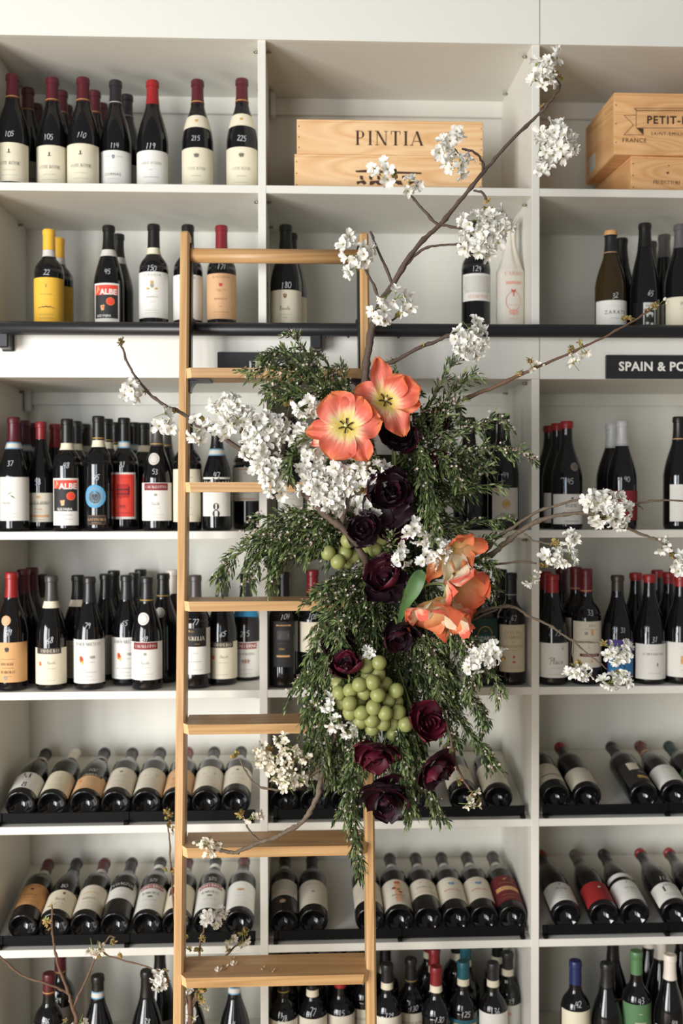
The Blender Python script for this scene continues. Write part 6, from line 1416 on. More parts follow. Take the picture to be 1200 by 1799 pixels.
# ------------------------------------------------------------------ needle-leaved green sprigs
def add_leaf(V, Fc, MI, p, d, up, L, W, mi):
    """A narrow lance-shaped leaf curving back from its stem."""
    d = d.normalized(); s = d.cross(up); s = s.normalized() if s.length > 1e-6 else d.orthogonal().normalized(); n = s.cross(d)
    b = len(V); c1 = 0.20 * L
    V += [p[:], (p + d * L * .32 + s * W - n * 0.02 * L)[:], (p + d * L * .32 - s * W - n * 0.02 * L)[:], (p + d * L * .70 + s * W * .8 - n * c1)[:], (p + d * L * .70 - s * W * .8 - n * c1)[:], (p + d * L * .95 - n * c1 * 2.3)[:]]
    Fc += [(b, b + 1, b + 2), (b + 1, b + 3, b + 4, b + 2), (b + 3, b + 5, b + 4)]; MI += [mi] * 3


STAR = [(math.cos(2 * PI * k / 5), math.sin(2 * PI * k / 5)) for k in range(5)]


def sprig(label, path, nside=12, side=0.045, dens=1.0, light=0.40, bloom=1.0, leafL=0.0180, spread=0.9, droop=0.25, group='green sprigs of the hanging arrangement', seed=0):
    """A stem with short side shoots; leaves and tiny flowers are dense stuff parts of the one sprig."""
    nside = int(nside * 1.55); side *= 1.12; rnd.seed(1000 + seed); P = [Vector(at(x, y, Y)) for x, y, Y in path]; o = P[0].copy()
    root = thing('green_sprig', label, 'sprig', o, group)
    st = [Vector(q) - o for q in spline([tuple(p) for p in P], 6)]; L = sum((b_ - a).length for a, b_ in zip(st, st[1:]))
    mb = MB(); n = len(st); mb.tube(st, [0.0021 - 0.0014 * i / (n - 1) for i in range(n)], STEMG, 5)
    V, Fc, MI = [], [], []; FV, FF, FM = [], [], []
    def leaves(pts, l0, l1, step):
        acc = 0.0; nx = 0.0; tot = sum((b_ - a).length for a, b_ in zip(pts, pts[1:])); dist = 0
        for a, b_ in zip(pts, pts[1:]):
            seg = b_ - a; sl = seg.length
            if sl < 1e-6: continue
            t = seg / sl; u = t.orthogonal().normalized(); w_ = t.cross(u)
            while nx < dist + sl:
                f = nx / max(tot, 1e-6); p = a + t * (nx - dist); ang = rnd.uniform(0, 2 * PI)
                out = u * math.cos(ang) + w_ * math.sin(ang); q = rnd.uniform(.6, 1.15) * (1 - .45 * f * f)
                d = t * (1 - q * .6) + out * q
                r = rnd.random(); mi = 2 if r < light + .25 * (f > .75) else (0 if r > .70 else 1)
                add_leaf(V, Fc, MI, p, d, out, rnd.uniform(l0, l1) * (1 - .25 * f), rnd.uniform(.0017, .0025), mi); nx += step * rnd.uniform(.7, 1.3)
            dist += sl
    def flower(p):
        nrm = Vector((rnd.uniform(-.8, .8), -rnd.uniform(.2, 1), rnd.uniform(-.4, .8))).normalized(); u = nrm.orthogonal().normalized(); v = nrm.cross(u); b = len(FV)
        if rnd.random() < .55:
            R = rnd.uniform(.0030, .0044); FV.append((p + nrm * .0004)[:])
            for k in range(10):
                a = PI * k / 5; r = R if k % 2 == 0 else R * .42; FV.append((p + (u * math.cos(a) + v * math.sin(a)) * r + nrm * (.0014 if k % 2 == 0 else 0))[:])
            FF.extend([(b, b + 1 + (k - 1) % 10, b + 1 + k, b + 1 + (k + 1) % 10) for k in range(0, 10, 2)]); FM.extend([0] * 5)
        else:
            r = rnd.uniform(.0012, .0019); FV.extend([(p + nrm * r * 1.5)[:], (p + u * r)[:], (p + v * r)[:], (p - u * r)[:], (p - v * r)[:], (p - nrm * r)[:]])
            FF.extend([(b, b + 1 + k, b + 1 + (k + 1) % 4) for k in range(4)] + [(b + 5, b + 1 + (k + 1) % 4, b + 1 + k) for k in range(4)]); FM.extend([1] * 8)
    leaves(st, leafL * .8, leafL * 1.2, .0036 / dens)
    for k in range(nside):
        f = 0.12 + 0.84 * (k + rnd.uniform(.1, .9)) / nside; i = min(int(f * (n - 1)), n - 2); p = st[i]; t = (st[i + 1] - st[i]).normalized()
        a = rnd.uniform(0, 2 * PI); u = t.orthogonal().normalized(); out = u * math.cos(a) + t.cross(u) * math.sin(a); out.y *= .75
        d = (t * rnd.uniform(.5, 1.0) + out * spread * rnd.uniform(.5, 1)).normalized(); ln = side * rnd.uniform(.6, 1.15) * (1 - .45 * f)
        sp = [p + d * ln * s + Vector((0, 0, -droop * ln * s * s)) for s in (0, .25, .5, .75, 1)]
        mb.tube(sp, [.0011, .001, .0009, .0008, .0006], STEMG, 4); leaves(sp, leafL * .75, leafL * 1.2, .0034 / dens)
        for q in range(int(rnd.uniform(1.4, 4.2) * bloom)):
            s = rnd.uniform(.1, .95); pp = p + d * ln * s + Vector((rnd.uniform(-.007, .007), rnd.uniform(-.009, .002), rnd.uniform(-.007, .007))); flower(pp)
    for q in range(int(n * .5 * bloom)): flower(rnd.choice(st) + Vector((rnd.uniform(-.008, .008), rnd.uniform(-.01, .002), rnd.uniform(-.008, .008))))
    mb.build('stem', root, True)
    def stuff(name, v, f, mi, mats):
        me = bpy.data.meshes.new(name); me.from_pydata(v, [], f)
        for m in mats: me.materials.append(m)
        me.polygons.foreach_set('material_index', mi); me.polygons.foreach_set('use_smooth', [True] * len(f)); q = put(name, me, root); q['kind'] = 'stuff'; return q
    stuff('leaves', V, Fc, MI, LEAFS)
    if FF: stuff('tiny_flowers', FV, FF, FM, [TINYW, TINYP])
    return root


SPR = [  # label, pixel path with depth, side shoots, shoot length, options
    ('tallest green sprig curling up in front of the rail beside a rail bracket', [(655, 790, -.30), (610, 715, -.33), (560, 650, -.35), (527, 605, -.36), (508, 582, -.36)], 15, .04, {}),
    ('green sprig fanning over the ITALY sign board', [(650, 790, -.30), (590, 710, -.34), (520, 660, -.36), (470, 645, -.37), (426, 657, -.37)], 17, .05, {}),
    ('flowering sprig arching above the second ladder tread', [(650, 780, -.30), (580, 690, -.34), (530, 640, -.37), (490, 618, -.375), (465, 630, -.375)], 17, .052, {}),
    ('flowering sprig below the second ladder tread, over white blossom', [(650, 800, -.30), (590, 730, -.34), (540, 700, -.36), (500, 690, -.37), (470, 690, -.37)], 14, .05, {}),
    ('short green sprig between the second tread and the upright branch', [(655, 780, -.30), (630, 720, -.32), (608, 685, -.34), (596, 668, -.34)], 8, .032, {}),
    ('green sprig in front of the tread just above the open tulip', [(650, 790, -.31), (600, 740, -.35), (560, 715, -.37), (530, 720, -.38)], 9, .04, {}),
    ('small lone sprig tip crossing the fascia branch', [(690, 720, -.30), (688, 680, -.32), (692, 655, -.33), (694, 636, -.335)], 5, .02, {'bloom': .1, 'leafL': .02}),
    ('loose leafy sprig rising to the round blossom head below the rail', [(715, 820, -.30), (740, 740, -.34), (770, 680, -.36), (795, 640, -.365), (812, 600, -.365)], 12, .046, {'leafL': .021, 'light': .35, 'dens': .75}),
    ('leafy sprig curling outward under the round blossom head', [(720, 820, -.30), (760, 740, -.34), (795, 690, -.36), (820, 665, -.365), (838, 655, -.36)], 12, .042, {'leafL': .02, 'light': .3, 'dens': .8}),
    ('flowering sprig against the white fascia beneath the bare branch', [(720, 830, -.31), (755, 770, -.35), (785, 725, -.37), (805, 700, -.37)], 14, .05, {'bloom': 1.7}),
    ('flowering sprig reaching over the grey labelled bottle neck', [(730, 830, -.30), (790, 775, -.34), (840, 745, -.35), (880, 738, -.35), (895, 752, -.35)], 13, .036, {'bloom': 1.8}),
    ('longest outward sprig ending at the middle upright of the shelving', [(735, 850, -.30), (800, 800, -.34), (860, 785, -.35), (910, 793, -.35), (940, 806, -.345)], 15, .038, {'bloom': 2.0}),
    ('dark sprig in front of the third shelf bottles', [(735, 860, -.29), (790, 825, -.32), (830, 810, -.33), (870, 815, -.33)], 10, .04, {'bloom': 1.2}),
    ('bright green drooping sprig ending in a forked tip below the purple bloom', [(735, 775, -.36), (742, 808, -.42), (755, 855, -.44), (762, 898, -.44), (763, 920, -.435)], 16, .045, {'light': .6, 'droop': .9, 'bloom': .8, 'leafL': .019}),
    ('short bright sprig beside the forked drooping tip', [(760, 795, -.36), (788, 806, -.41), (804, 825, -.42), (808, 848, -.42)], 7, .026, {'light': .6, 'droop': .8, 'leafL': .019}),
    ('upturned leafy sprig in front of the grey label', [(760, 880, -.31), (810, 860, -.34), (845, 835, -.345), (855, 812, -.345)], 6, .03, {'leafL': .024, 'bloom': .2, 'light': .4, 'dens': .6}),
    ('flat leafy sprig pointing at the grey label', [(760, 890, -.31), (815, 862, -.345), (855, 852, -.35), (885, 850, -.35)], 5, .03, {'leafL': .024, 'bloom': .2, 'light': .4, 'dens': .6}),
    ('leafy sprig lying along the third shelf edge', [(760, 940, -.31), (820, 922, -.34), (865, 913, -.345), (905, 908, -.345)], 9, .03, {'leafL': .019, 'bloom': .5, 'dens': .8}),
    ('dense flowering sprig spreading over the third shelf edge toward the ladder', [(645, 930, -.30), (590, 915, -.35), (530, 920, -.37), (475, 935, -.375), (440, 945, -.375)], 22, .056, {'bloom': 1.5, 'droop': .5}),
    ('lowest hanging sprig tip before the brown necked bottle', [(645, 940, -.30), (570, 930, -.35), (490, 945, -.375), (430, 965, -.38), (395, 990, -.38), (383, 1010, -.38)], 20, .045, {'bloom': .9, 'droop': .6, 'leafL': .018}),
    ('drooping sprig ending before the blue collared bottle', [(640, 940, -.30), (560, 935, -.36), (490, 955, -.38), (450, 980, -.385), (430, 1018, -.385)], 20, .045, {'bloom': 1.0, 'droop': .7}),
    ('drooping sprig beside the cream shelving upright', [(640, 950, -.30), (575, 950, -.36), (520, 970, -.38), (490, 995, -.385), (475, 1022, -.38)], 16, .042, {'bloom': .9, 'droop': .7}),
    ('bushy sprig covering the gap under the cherry branch', [(640, 920, -.30), (590, 905, -.35), (540, 900, -.365), (490, 905, -.37)], 18, .05, {'bloom': 1.0}),
    ('bushy sprig under the white blossom heads', [(645, 950, -.30), (600, 940, -.35), (560, 945, -.37), (535, 975, -.37)], 14, .045, {'bloom': 1.2, 'droop': .6}),
    ('sprig beside the upper grapes curling down', [(660, 980, -.33), (630, 1010, -.37), (590, 1020, -.38), (560, 1042, -.38)], 13, .042, {'bloom': .9}),
    ('sprig overlapping the fourth ladder tread end', [(660, 1040, -.31), (620, 1050, -.36), (585, 1050, -.38), (555, 1040, -.385)], 14, .042, {'bloom': .8, 'light': .3}),
    ('bright sprig between the fourth tread and the dark petals', [(660, 1070, -.31), (620, 1080, -.37), (595, 1105, -.39), (600, 1140, -.39)], 13, .042, {'light': .45}),
    ('sprig drooping past the cream coin label', [(650, 1090, -.31), (600, 1095, -.36), (562, 1120, -.375), (540, 1170, -.375), (530, 1215, -.37)], 18, .04, {'light': .4, 'droop': .6, 'bloom': .7}),
    ('curtain sprig hanging before the fifth ladder tread', [(650, 1110, -.31), (590, 1140, -.37), (555, 1200, -.385), (545, 1260, -.385), (545, 1310, -.38)], 24, .042, {'light': .4, 'droop': .8}),
    ('curtain sprig inside the fifth tread, next to the grapes', [(650, 1130, -.31), (605, 1170, -.38), (580, 1230, -.40), (568, 1290, -.40), (560, 1345, -.39)], 26, .042, {'light': .35, 'droop': .8}),
    ('sprig hanging behind the grey lichened branch', [(650, 1160, -.31), (620, 1220, -.35), (600, 1280, -.365), (590, 1330, -.365), (585, 1370, -.36)], 22, .045, {'bloom': 1.2, 'droop': .7}),
    ('longest hanging sprig, its tip below the sixth ladder tread', [(660, 1190, -.32), (632, 1270, -.375), (622, 1340, -.385), (620, 1420, -.39), (626, 1480, -.39), (634, 1532, -.385)], 30, .036, {'droop': .9, 'light': .35, 'leafL': .018}),
    ('hanging sprig before the ladder upright, over pale rack bottles', [(660, 1200, -.32), (640, 1280, -.37), (628, 1340, -.38), (612, 1400, -.38), (604, 1425, -.375)], 24, .042, {'bloom': 1.4, 'droop': .8}),
    ('hanging sprig between two maroon blooms, forked bright tip', [(690, 1200, -.33), (700, 1270, -.41), (706, 1330, -.42), (715, 1390, -.42), (728, 1432, -.41)], 26, .038, {'light': .5, 'droop': .9, 'leafL': .018, 'bloom': .8}),
    ('hanging sprig with pink buds, tip just above the upper rack rail', [(700, 1190, -.32), (718, 1280, -.38), (735, 1350, -.39), (760, 1400, -.39), (780, 1442, -.385)], 24, .036, {'light': .4, 'droop': .8}),
    ('sprig trailing behind the darkest maroon bloom', [(700, 1170, -.31), (725, 1240, -.34), (735, 1310, -.35), (742, 1370, -.35)], 18, .04, {'droop': .7}),
    ('spreading sprig ending before the end bottle of the upper rack', [(720, 1140, -.31), (775, 1210, -.36), (815, 1270, -.37), (850, 1315, -.37), (868, 1345, -.365)], 24, .038, {'droop': .6}),
    ('spreading sprig ending over the empty shelf back', [(720, 1120, -.31), (780, 1180, -.36), (825, 1225, -.37), (850, 1255, -.37), (856, 1285, -.365)], 18, .036, {'droop': .5}),
    ('flowering sprig ending under the green arch label', [(715, 1080, -.31), (775, 1090, -.38), (815, 1130, -.39), (830, 1175, -.39), (828, 1220, -.385)], 22, .042, {'bloom': 1.8, 'droop': .7, 'light': .4}),
    ('flowering sprig beside the gold lettered bottle', [(720, 1060, -.31), (790, 1090, -.36), (845, 1140, -.37), (872, 1195, -.37), (880, 1222, -.365)], 18, .036, {'bloom': 1.3, 'droop': .6}),
    ('sprig beneath the frilled orange tulip', [(720, 1080, -.32), (750, 1130, -.38), (770, 1180, -.39), (775, 1240, -.385)], 20, .045, {'bloom': 1.5}),
    ('sprig trailing past the brightest maroon bloom', [(715, 1150, -.31), (755, 1220, -.36), (785, 1275, -.37), (800, 1310, -.365)], 18, .04, {'droop': .6}),
    ('upright leafy sprig beside the orange tulip, touching the cherry fork', [(740, 1000, -.31), (800, 975, -.36), (840, 955, -.37), (870, 940, -.365)], 13, .035, {'bloom': .8}),
    ('leafy sprig drooping over the cherry fork', [(750, 1010, -.31), (815, 985, -.37), (850, 985, -.38), (880, 1005, -.375)], 14, .034, {'bloom': .6, 'leafL': .018}),
    ('leafy sprig below the cherry fork', [(750, 1020, -.31), (815, 1005, -.37), (850, 1020, -.38), (870, 1045, -.375)], 14, .034, {'bloom': .7, 'leafL': .018}),
    ('pale tipped sprig over the white blossom and grapes', [(670, 985, -.33), (682, 968, -.39), (685, 950, -.42), (690, 935, -.425)], 7, .026, {'light': .55, 'leafL': .017}),
    ('tiny sprig tucked under the open tulip', [(690, 840, -.33), (668, 812, -.40), (655, 790, -.42), (648, 778, -.42)], 6, .024, {'bloom': 1.4}),
    ('small sprig crossing the white blossom beside the open tulip', [(600, 800, -.36), (565, 780, -.42), (540, 765, -.43), (520, 785, -.43)], 7, .028, {'light': .4, 'bloom': .3}),
    ('small sprig over the white blossom cluster top', [(530, 800, -.36), (515, 800, -.42), (508, 820, -.43), (506, 845, -.43)], 6, .026, {'light': .4, 'bloom': .2}),
]
for i, (lb, pth, ns, sd, op) in enumerate(SPR): sprig(lb, pth, ns, sd, seed=i, **op)
def fill(label, group, n, box, Y, seed, **op):
    """n sprigs nothing tells apart, rooted toward the foam and ending inside box (px0, py0, px1, py1)."""
    for i in range(n):
        rnd.seed(seed + i); x0, y0, x1, y1 = box; fx = (i * 0.618034) % 1; fy = (i + .5) / n
        cx, cy = x0 + (x1 - x0) * fx, y0 + (y1 - y0) * fy; bx, by = min(735, max(652, cx * .45 + 692 * .55)), min(1140, max(810, cy * .75 + 975 * .25))
        k = 30 + 25 * rnd.random(); dx, dy = cx - bx, cy - by; l = math.hypot(dx, dy) + 1; ex, ey = cx + dx / l * k + rnd.uniform(-15, 15), cy + dy / l * k * .5 + rnd.uniform(5, 35)
        sprig(label, [(bx, by, -.305), ((bx + cx) / 2, (by + cy) / 2 - 12, (Y - .305) / 2), (cx, cy, Y), (ex, ey, Y - .004)], op.get('ns', 9), op.get('sd', .048), light=op.get('light', .14), bloom=op.get('bloom', 1.0), group=group, seed=seed + i, droop=op.get('droop', .4))  # few light leaves: shade inside the mass is put into leaf colour


fill('dense shade-darkened green sprig packed into the heart of the hanging arrangement', 'sprigs packed in the heart of the arrangement', 30, (640, 800, 790, 1240), -.318, 3000, light=.04)
fill('shade-darkened flowering sprig in the dense growth around the plum bloom with reddish cap', 'sprigs around the capped plum bloom', 14, (715, 690, 830, 900), -.335, 3100, bloom=1.2, light=.08)
fill('shade-darkened flowering sprig spreading over the third shelf edge under the white blossom', 'sprigs over the third shelf edge', 12, (480, 905, 620, 975), -.34, 3200, bloom=1.2, light=.08)
fill('green sprig in the thick growth beside the fourth ladder tread end', 'sprigs beside the fourth tread end', 12, (575, 1020, 660, 1130), -.35, 3300, light=.1)
fill('flowering green sprig in the thick growth under the orange tulips', 'sprigs under the orange tulips', 9, (725, 1100, 825, 1220), -.345, 3400, bloom=1.5, light=.1, droop=.8)
fill('hanging green sprig in the fringe around the grapes', 'sprigs in the fringe around the grapes', 14, (550, 1170, 640, 1330), -.345, 3500, light=.12, droop=.9)
fill('hanging green sprig in the fringe between the wine red blooms', 'sprigs between the wine red blooms', 10, (640, 1230, 750, 1340), -.345, 3600, light=.12, droop=.9)
fill('flowering sprig in the thick growth over the second ladder tread', 'sprigs over the second tread', 9, (490, 615, 620, 715), -.34, 3700, bloom=1.3, light=.1)


# ------------------------------------------------------------------ parrot tulips
def tulip_mat(name, base, mid, tip, streak):
    """Petal colour runs from base to tip along the petal (uv.y) with feathered streaks along its veins."""
    m = bpy.data.materials.new(name); m.use_nodes = True; nt = m.node_tree; b_ = nt.nodes['Principled BSDF']; L = nt.links.new
    uv = nt.nodes.new('ShaderNodeUVMap'); uv.uv_map = 'uv'; sp = nt.nodes.new('ShaderNodeSeparateXYZ'); L(uv.outputs[0], sp.inputs[0])
    mp = nt.nodes.new('ShaderNodeMapping'); mp.inputs['Scale'].default_value = (13, 1.1, 1); L(uv.outputs[0], mp.inputs['Vector'])
    nz = nt.nodes.new('ShaderNodeTexNoise'); nz.inputs['Scale'].default_value = 1.0; nz.inputs['Detail'].default_value = 4; L(mp.outputs[0], nz.inputs['Vector'])
    ad = nt.nodes.new('ShaderNodeMath'); ad.operation = 'MULTIPLY_ADD'; ad.inputs[1].default_value = streak; L(nz.outputs['Fac'], ad.inputs[0]); L(sp.outputs['Y'], ad.inputs[2])
    sb = nt.nodes.new('ShaderNodeMath'); sb.operation = 'SUBTRACT'; sb.inputs[1].default_value = streak * .5; L(ad.outputs[0], sb.inputs[0])
    # petal margins carry more of the tip colour
    ab = nt.nodes.new('ShaderNodeMath'); ab.operation = 'SUBTRACT'; ab.inputs[1].default_value = .5; L(sp.outputs['X'], ab.inputs[0])
    pw = nt.nodes.new('ShaderNodeMath'); pw.operation = 'MULTIPLY'; L(ab.outputs[0], pw.inputs[0]); L(ab.outputs[0], pw.inputs[1])
    ma = nt.nodes.new('ShaderNodeMath'); ma.operation = 'MULTIPLY_ADD'; ma.inputs[1].default_value = 0.55; L(pw.outputs[0], ma.inputs[0]); L(sb.outputs[0], ma.inputs[2])
    cr = nt.nodes.new('ShaderNodeValToRGB'); e = cr.color_ramp.elements; e[0].position = .12; e[0].color = (*srgb(base), 1); e[1].position = 1.0; e[1].color = (*srgb(tip), 1)
    for pos, c in mid: q = e.new(pos); q.color = (*srgb(c), 1)
    L(ma.outputs[0], cr.inputs[0]); L(cr.outputs[0], b_.inputs['Base Color']); b_.inputs['Roughness'].default_value = .5; b_.inputs['Specular IOR Level'].default_value = .3
    bp = nt.nodes.new('ShaderNodeBump'); bp.inputs['Strength'].default_value = .25; bp.inputs['Distance'].default_value = .001; L(nz.outputs['Fac'], bp.inputs['Height']); L(bp.outputs[0], b_.inputs['Normal'])
    t = nt.nodes.new('ShaderNodeBsdfTranslucent'); L(cr.outputs[0], t.inputs['Color']); ms = nt.nodes.new('ShaderNodeMixShader'); ms.inputs[0].default_value = .3
    L(b_.outputs[0], ms.inputs[1]); L(t.outputs[0], ms.inputs[2]); L(ms.outputs[0], nt.nodes['Material Output'].inputs['Surface'])
    return m


TUL = tulip_mat('coral_tulip_petal', (232, 208, 104), [(.30, (240, 222, 150)), (.40, (242, 196, 160)), (.54, (234, 132, 112)), (.80, (226, 108, 86))], (230, 138, 92), .62)
TUP = tulip_mat('cream_flamed_tulip_petal', (206, 204, 140), [(.25, (238, 226, 190)), (.80, (242, 226, 198)), (.95, (236, 166, 138))], (228, 110, 90), .40)
TUO = tulip_mat('orange_tulip_petal', (226, 196, 120), [(.35, (238, 196, 140)), (.7, (232, 146, 98))], (224, 112, 76), .48)
STMD = mat('dark_stamen', (34, 24, 26), 0.6, 0.2, 100); PIST = mat('pale_pistil', (206, 200, 140), 0.5, 0.1, 60)


def tulip_petal(L, W, tilt, curl, cup, ruff, m, seed, tw=0.0, side=0.0):
    """A broad ruffled petal along +X from the origin: raised by tilt, bending by curl towards its tip."""
    rg = random.Random(seed); mb = MB(); mb.uv = []; nu, nv = 12, 12; vs = []; fs = []; x = z = 0.0; p1, p2 = rg.uniform(0, 6), rg.uniform(0, 6)
    for j in range(nv + 1):
        s = j / nv; a = tilt - curl * s ** 1.3
        if j: x += L / nv * math.cos(a); z += L / nv * math.sin(a)
        wd = 1.12 * W * (0.20 + 0.80 * math.sin(PI * min(1.0, 0.10 + s * .60)) ** 1.2) * (1 if s < .60 else math.sqrt(max(0.0, 1 - ((s - .60) / .405) ** 2)))
        for k in range(nu + 1):
            t = 2 * k / nu - 1; e = abs(t) ** 2
            rf = ruff * s * (math.sin(t * 5 + p1 + s * 5) * .5 + math.sin(s * 13 + p2 + t * 2) * e)
            fr = 0.03 * L * s ** 6 * math.sin(t * 9 + p1)
            yy = wd * t * (1 - .08 * cup) + tw * s * s * W + side * s * s * L
            nx, nz = -math.sin(a), math.cos(a); h = cup * W * e * (0.45 + .3 * s) + rf
            vs.append((x + nx * h + fr * math.cos(a), yy, z + nz * h + fr * math.sin(a))); mb.uv.append((k / nu, s))
    for j in range(nv):
        for k in range(nu): q = j * (nu + 1) + k; fs.append((q, q + 1, q + nu + 2, q + nu + 1))
    mb.add(vs, fs, m); return mb.mesh('petal', True)


def tulip(label, px, py, Y, face, petals, stem, stamens=True, spin=0.0, L=0.075):
    """petals: (angle, length, width, tilt, curl, cup, ruffle, material)."""
    c = at(px, py, Y); root = thing('parrot_tulip', label, 'tulip', c, 'parrot tulips'); M = orient(face, spin)
    for i, (a, l, wd, tl, cu, cp, rf, m) in enumerate(petals):
        put('petal', tulip_petal(l, wd, tl, cu, cp, rf, m, int(px) * 7 + i), root, M @ Matrix.Rotation(math.radians(a), 4, 'Z') @ Matrix.Translation((0.004, 0, 0.0006 * (i % 3))))
    mb = MB(); mb.tube([(0, 0, -.002), (0, 0, .010), (0, 0, .014)], [.0035, .003, .0042], PIST, 8); o = mb.build('pistil', root, True); o.matrix_local = M
    if stamens:
        for k in range(6):
            a = 2 * PI * k / 6 + .3; mb = MB(); mb.tube([(.003 * math.cos(a), .003 * math.sin(a), 0), (.009 * math.cos(a), .009 * math.sin(a), .008), (.0155 * math.cos(a), .0155 * math.sin(a), .0095)], [.0011, .0014, .0019], STMD, 6)
            o = mb.build('stamen', root, True); o.matrix_local = M
    sp = [tuple(at(*q)) for q in stem]; f = Vector(face).normalized(); pts = [tuple(c - f * .002), tuple(c - f * .018)] + sp
    mb = MB(); mb.tube([Vector(q) - c for q in spline(pts, 5)], .0030, mat('tulip_stem', (138, 150, 92), .5, .1, 40), 8); mb.build('stem', root, True)
    return root


O6 = lambda l, w_, tl, cu, m, jit=0: [(60 * k + (8 if k % 2 else -6), l * (1, .93, 1.04, .97, 1.02, .95)[k], w_ * (1, .95, 1.05, 1, .92, 1)[k], tl + (.05 if k % 2 else -.05), cu, .22, .0045, m) for k in range(6)]
tulip('wide open coral tulip facing forward with yellow throat and black stamens', 608, 749, -.45, (-.10, -1, .12),
      [(4, .069, .034, .34, .55, .25, .008, TUL), (52, .064, .034, .42, .45, .3, .008, TUL), (112, .070, .039, .38, .4, .25, .008, TUL), (183, .080, .019, .12, .35, .35, .010, TUL), (244, .072, .036, .30, .45, .25, .009, TUL), (296, .080, .024, .20, .55, .25, .011, TUL), (200, .078, .014, -.02, .5, .4, .006, TUP)],
      [(640, 790, -.36), (680, 840, -.32)], spin=0)
tulip('open coral tulip tilted upward, tucked above the widest tulip', 677, 704, -.425, (.10, -.9, .22),
      [(18, .076, .032, .80, .55, .4, .010, TUL), (58, .066, .024, .95, .3, .4, .008, TUL), (112, .088, .022, .62, .35, .45, .009, TUL), (175, .064, .028, .3, .5, .25, .007, TUL), (232, .06, .026, .3, .5, .25, .008, TUL), (302, .080, .026, .22, .6, .25, .010, TUL), (352, .070, .020, .5, .4, .35, .008, TUO)],
      [(690, 760, -.35), (695, 820, -.32)], spin=0)
tulip('side-on orange tulip with a cream flamed petal, below the white blossom', 788, 962, -.435, (.35, -.60, -.25),
      [(42, .080, .022, .40, .15, .5, .005, TUO), (98, .060, .020, .8, .2, .4, .006, TUO), (150, .056, .02, .85, .1, .4, .006, TUO), (318, .080, .034, .50, .45, .35, .011, TUP), (352, .066, .026, .45, .35, .35, .008, TUO), (262, .082, .018, .25, .3, .3, .010, TUO)],
      [(770, 950, -.36), (730, 960, -.32)], stamens=False)
tulip('frilled cream and orange tulip hanging its head, lowest of the tulips', 780, 1050, -.43, (-.22, -.40, -.80),
      [(0, .092, .046, .80, .45, .5, .012, TUO), (60, .080, .042, .95, .4, .5, .010, TUP), (120, .082, .044, .85, .5, .5, .011, TUP), (180, .094, .046, .72, .55, .5, .012, TUO), (240, .090, .044, .80, .6, .5, .012, TUO), (300, .086, .042, .85, .45, .5, .011, TUP), (210, .07, .036, .62, .8, .5, .010, TUP), (270, .072, .034, .66, .7, .5, .010, TUP), (330, .07, .032, .7, .6, .5, .010, TUP)],
      [(775, 1026, -.41), (745, 1030, -.38), (712, 1060, -.32)], stamens=False)
tulip('cupped cream and orange tulip above the lowest tulip', 795, 1012, -.42, (.42, -.70, -.42),
      [(10, .080, .042, .90, .2, .6, .008, TUO), (75, .078, .040, .98, .1, .6, .008, TUO), (130, .078, .040, .95, .1, .6, .008, TUP), (190, .078, .042, .9, .25, .6, .009, TUP), (250, .080, .042, .88, .25, .6, .008, TUP), (310, .084, .044, .78, .3, .6, .009, TUO)],
      [(780, 1000, -.38), (730, 1010, -.32)], stamens=False)


# ------------------------------------------------------------------ dark ranunculus blooms
RAN = [mat('plum_black_petal', (36, 19, 27), .5, .3, 40, spec=.4, transl=.12), mat('maroon_petal', (58, 18, 31), .5, .3, 40, spec=.4, transl=.15), mat('wine_petal', (88, 20, 38), .5, .25, 40, spec=.4, transl=.18)]


def ran_petal(m, seed):
    rnd.seed(seed); mb = MB(); n = 8; vs = []; fs = []; ph = rnd.uniform(0, 6)
    for j in range(n + 1):
        s = j / n; a = PI / 2 * (0.05 + 1.02 * s)
        for k in range(n + 1):
            t = 2 * k / n - 1; wd = .85 * (.30 + .70 * math.sin(PI * min(.5, .08 + .6 * s))) * (1 if s < .62 else math.sqrt(max(.0, 1 - ((s - .62) / .385) ** 2))); ang = t * wd * 1.15; r = math.sin(a) * 1.0 + .07 * s * math.sin(t * 4 + ph); h = 1 - math.cos(a) + .10 * s * math.cos(t * 3.5 + ph) - .10 * s * t * t
            vs.append((r * math.cos(ang), r * math.sin(ang), h))
    for j in range(n):
        for k in range(n): q = j * (n + 1) + k; fs.append((q, q + 1, q + n + 2, q + n + 1))
    mb.add(vs, fs, m); return mb.mesh('petal', True)


RPM = [[ran_petal(m, 300 + 10 * i + k) for k in range(3)] for i, m in enumerate(RAN)]


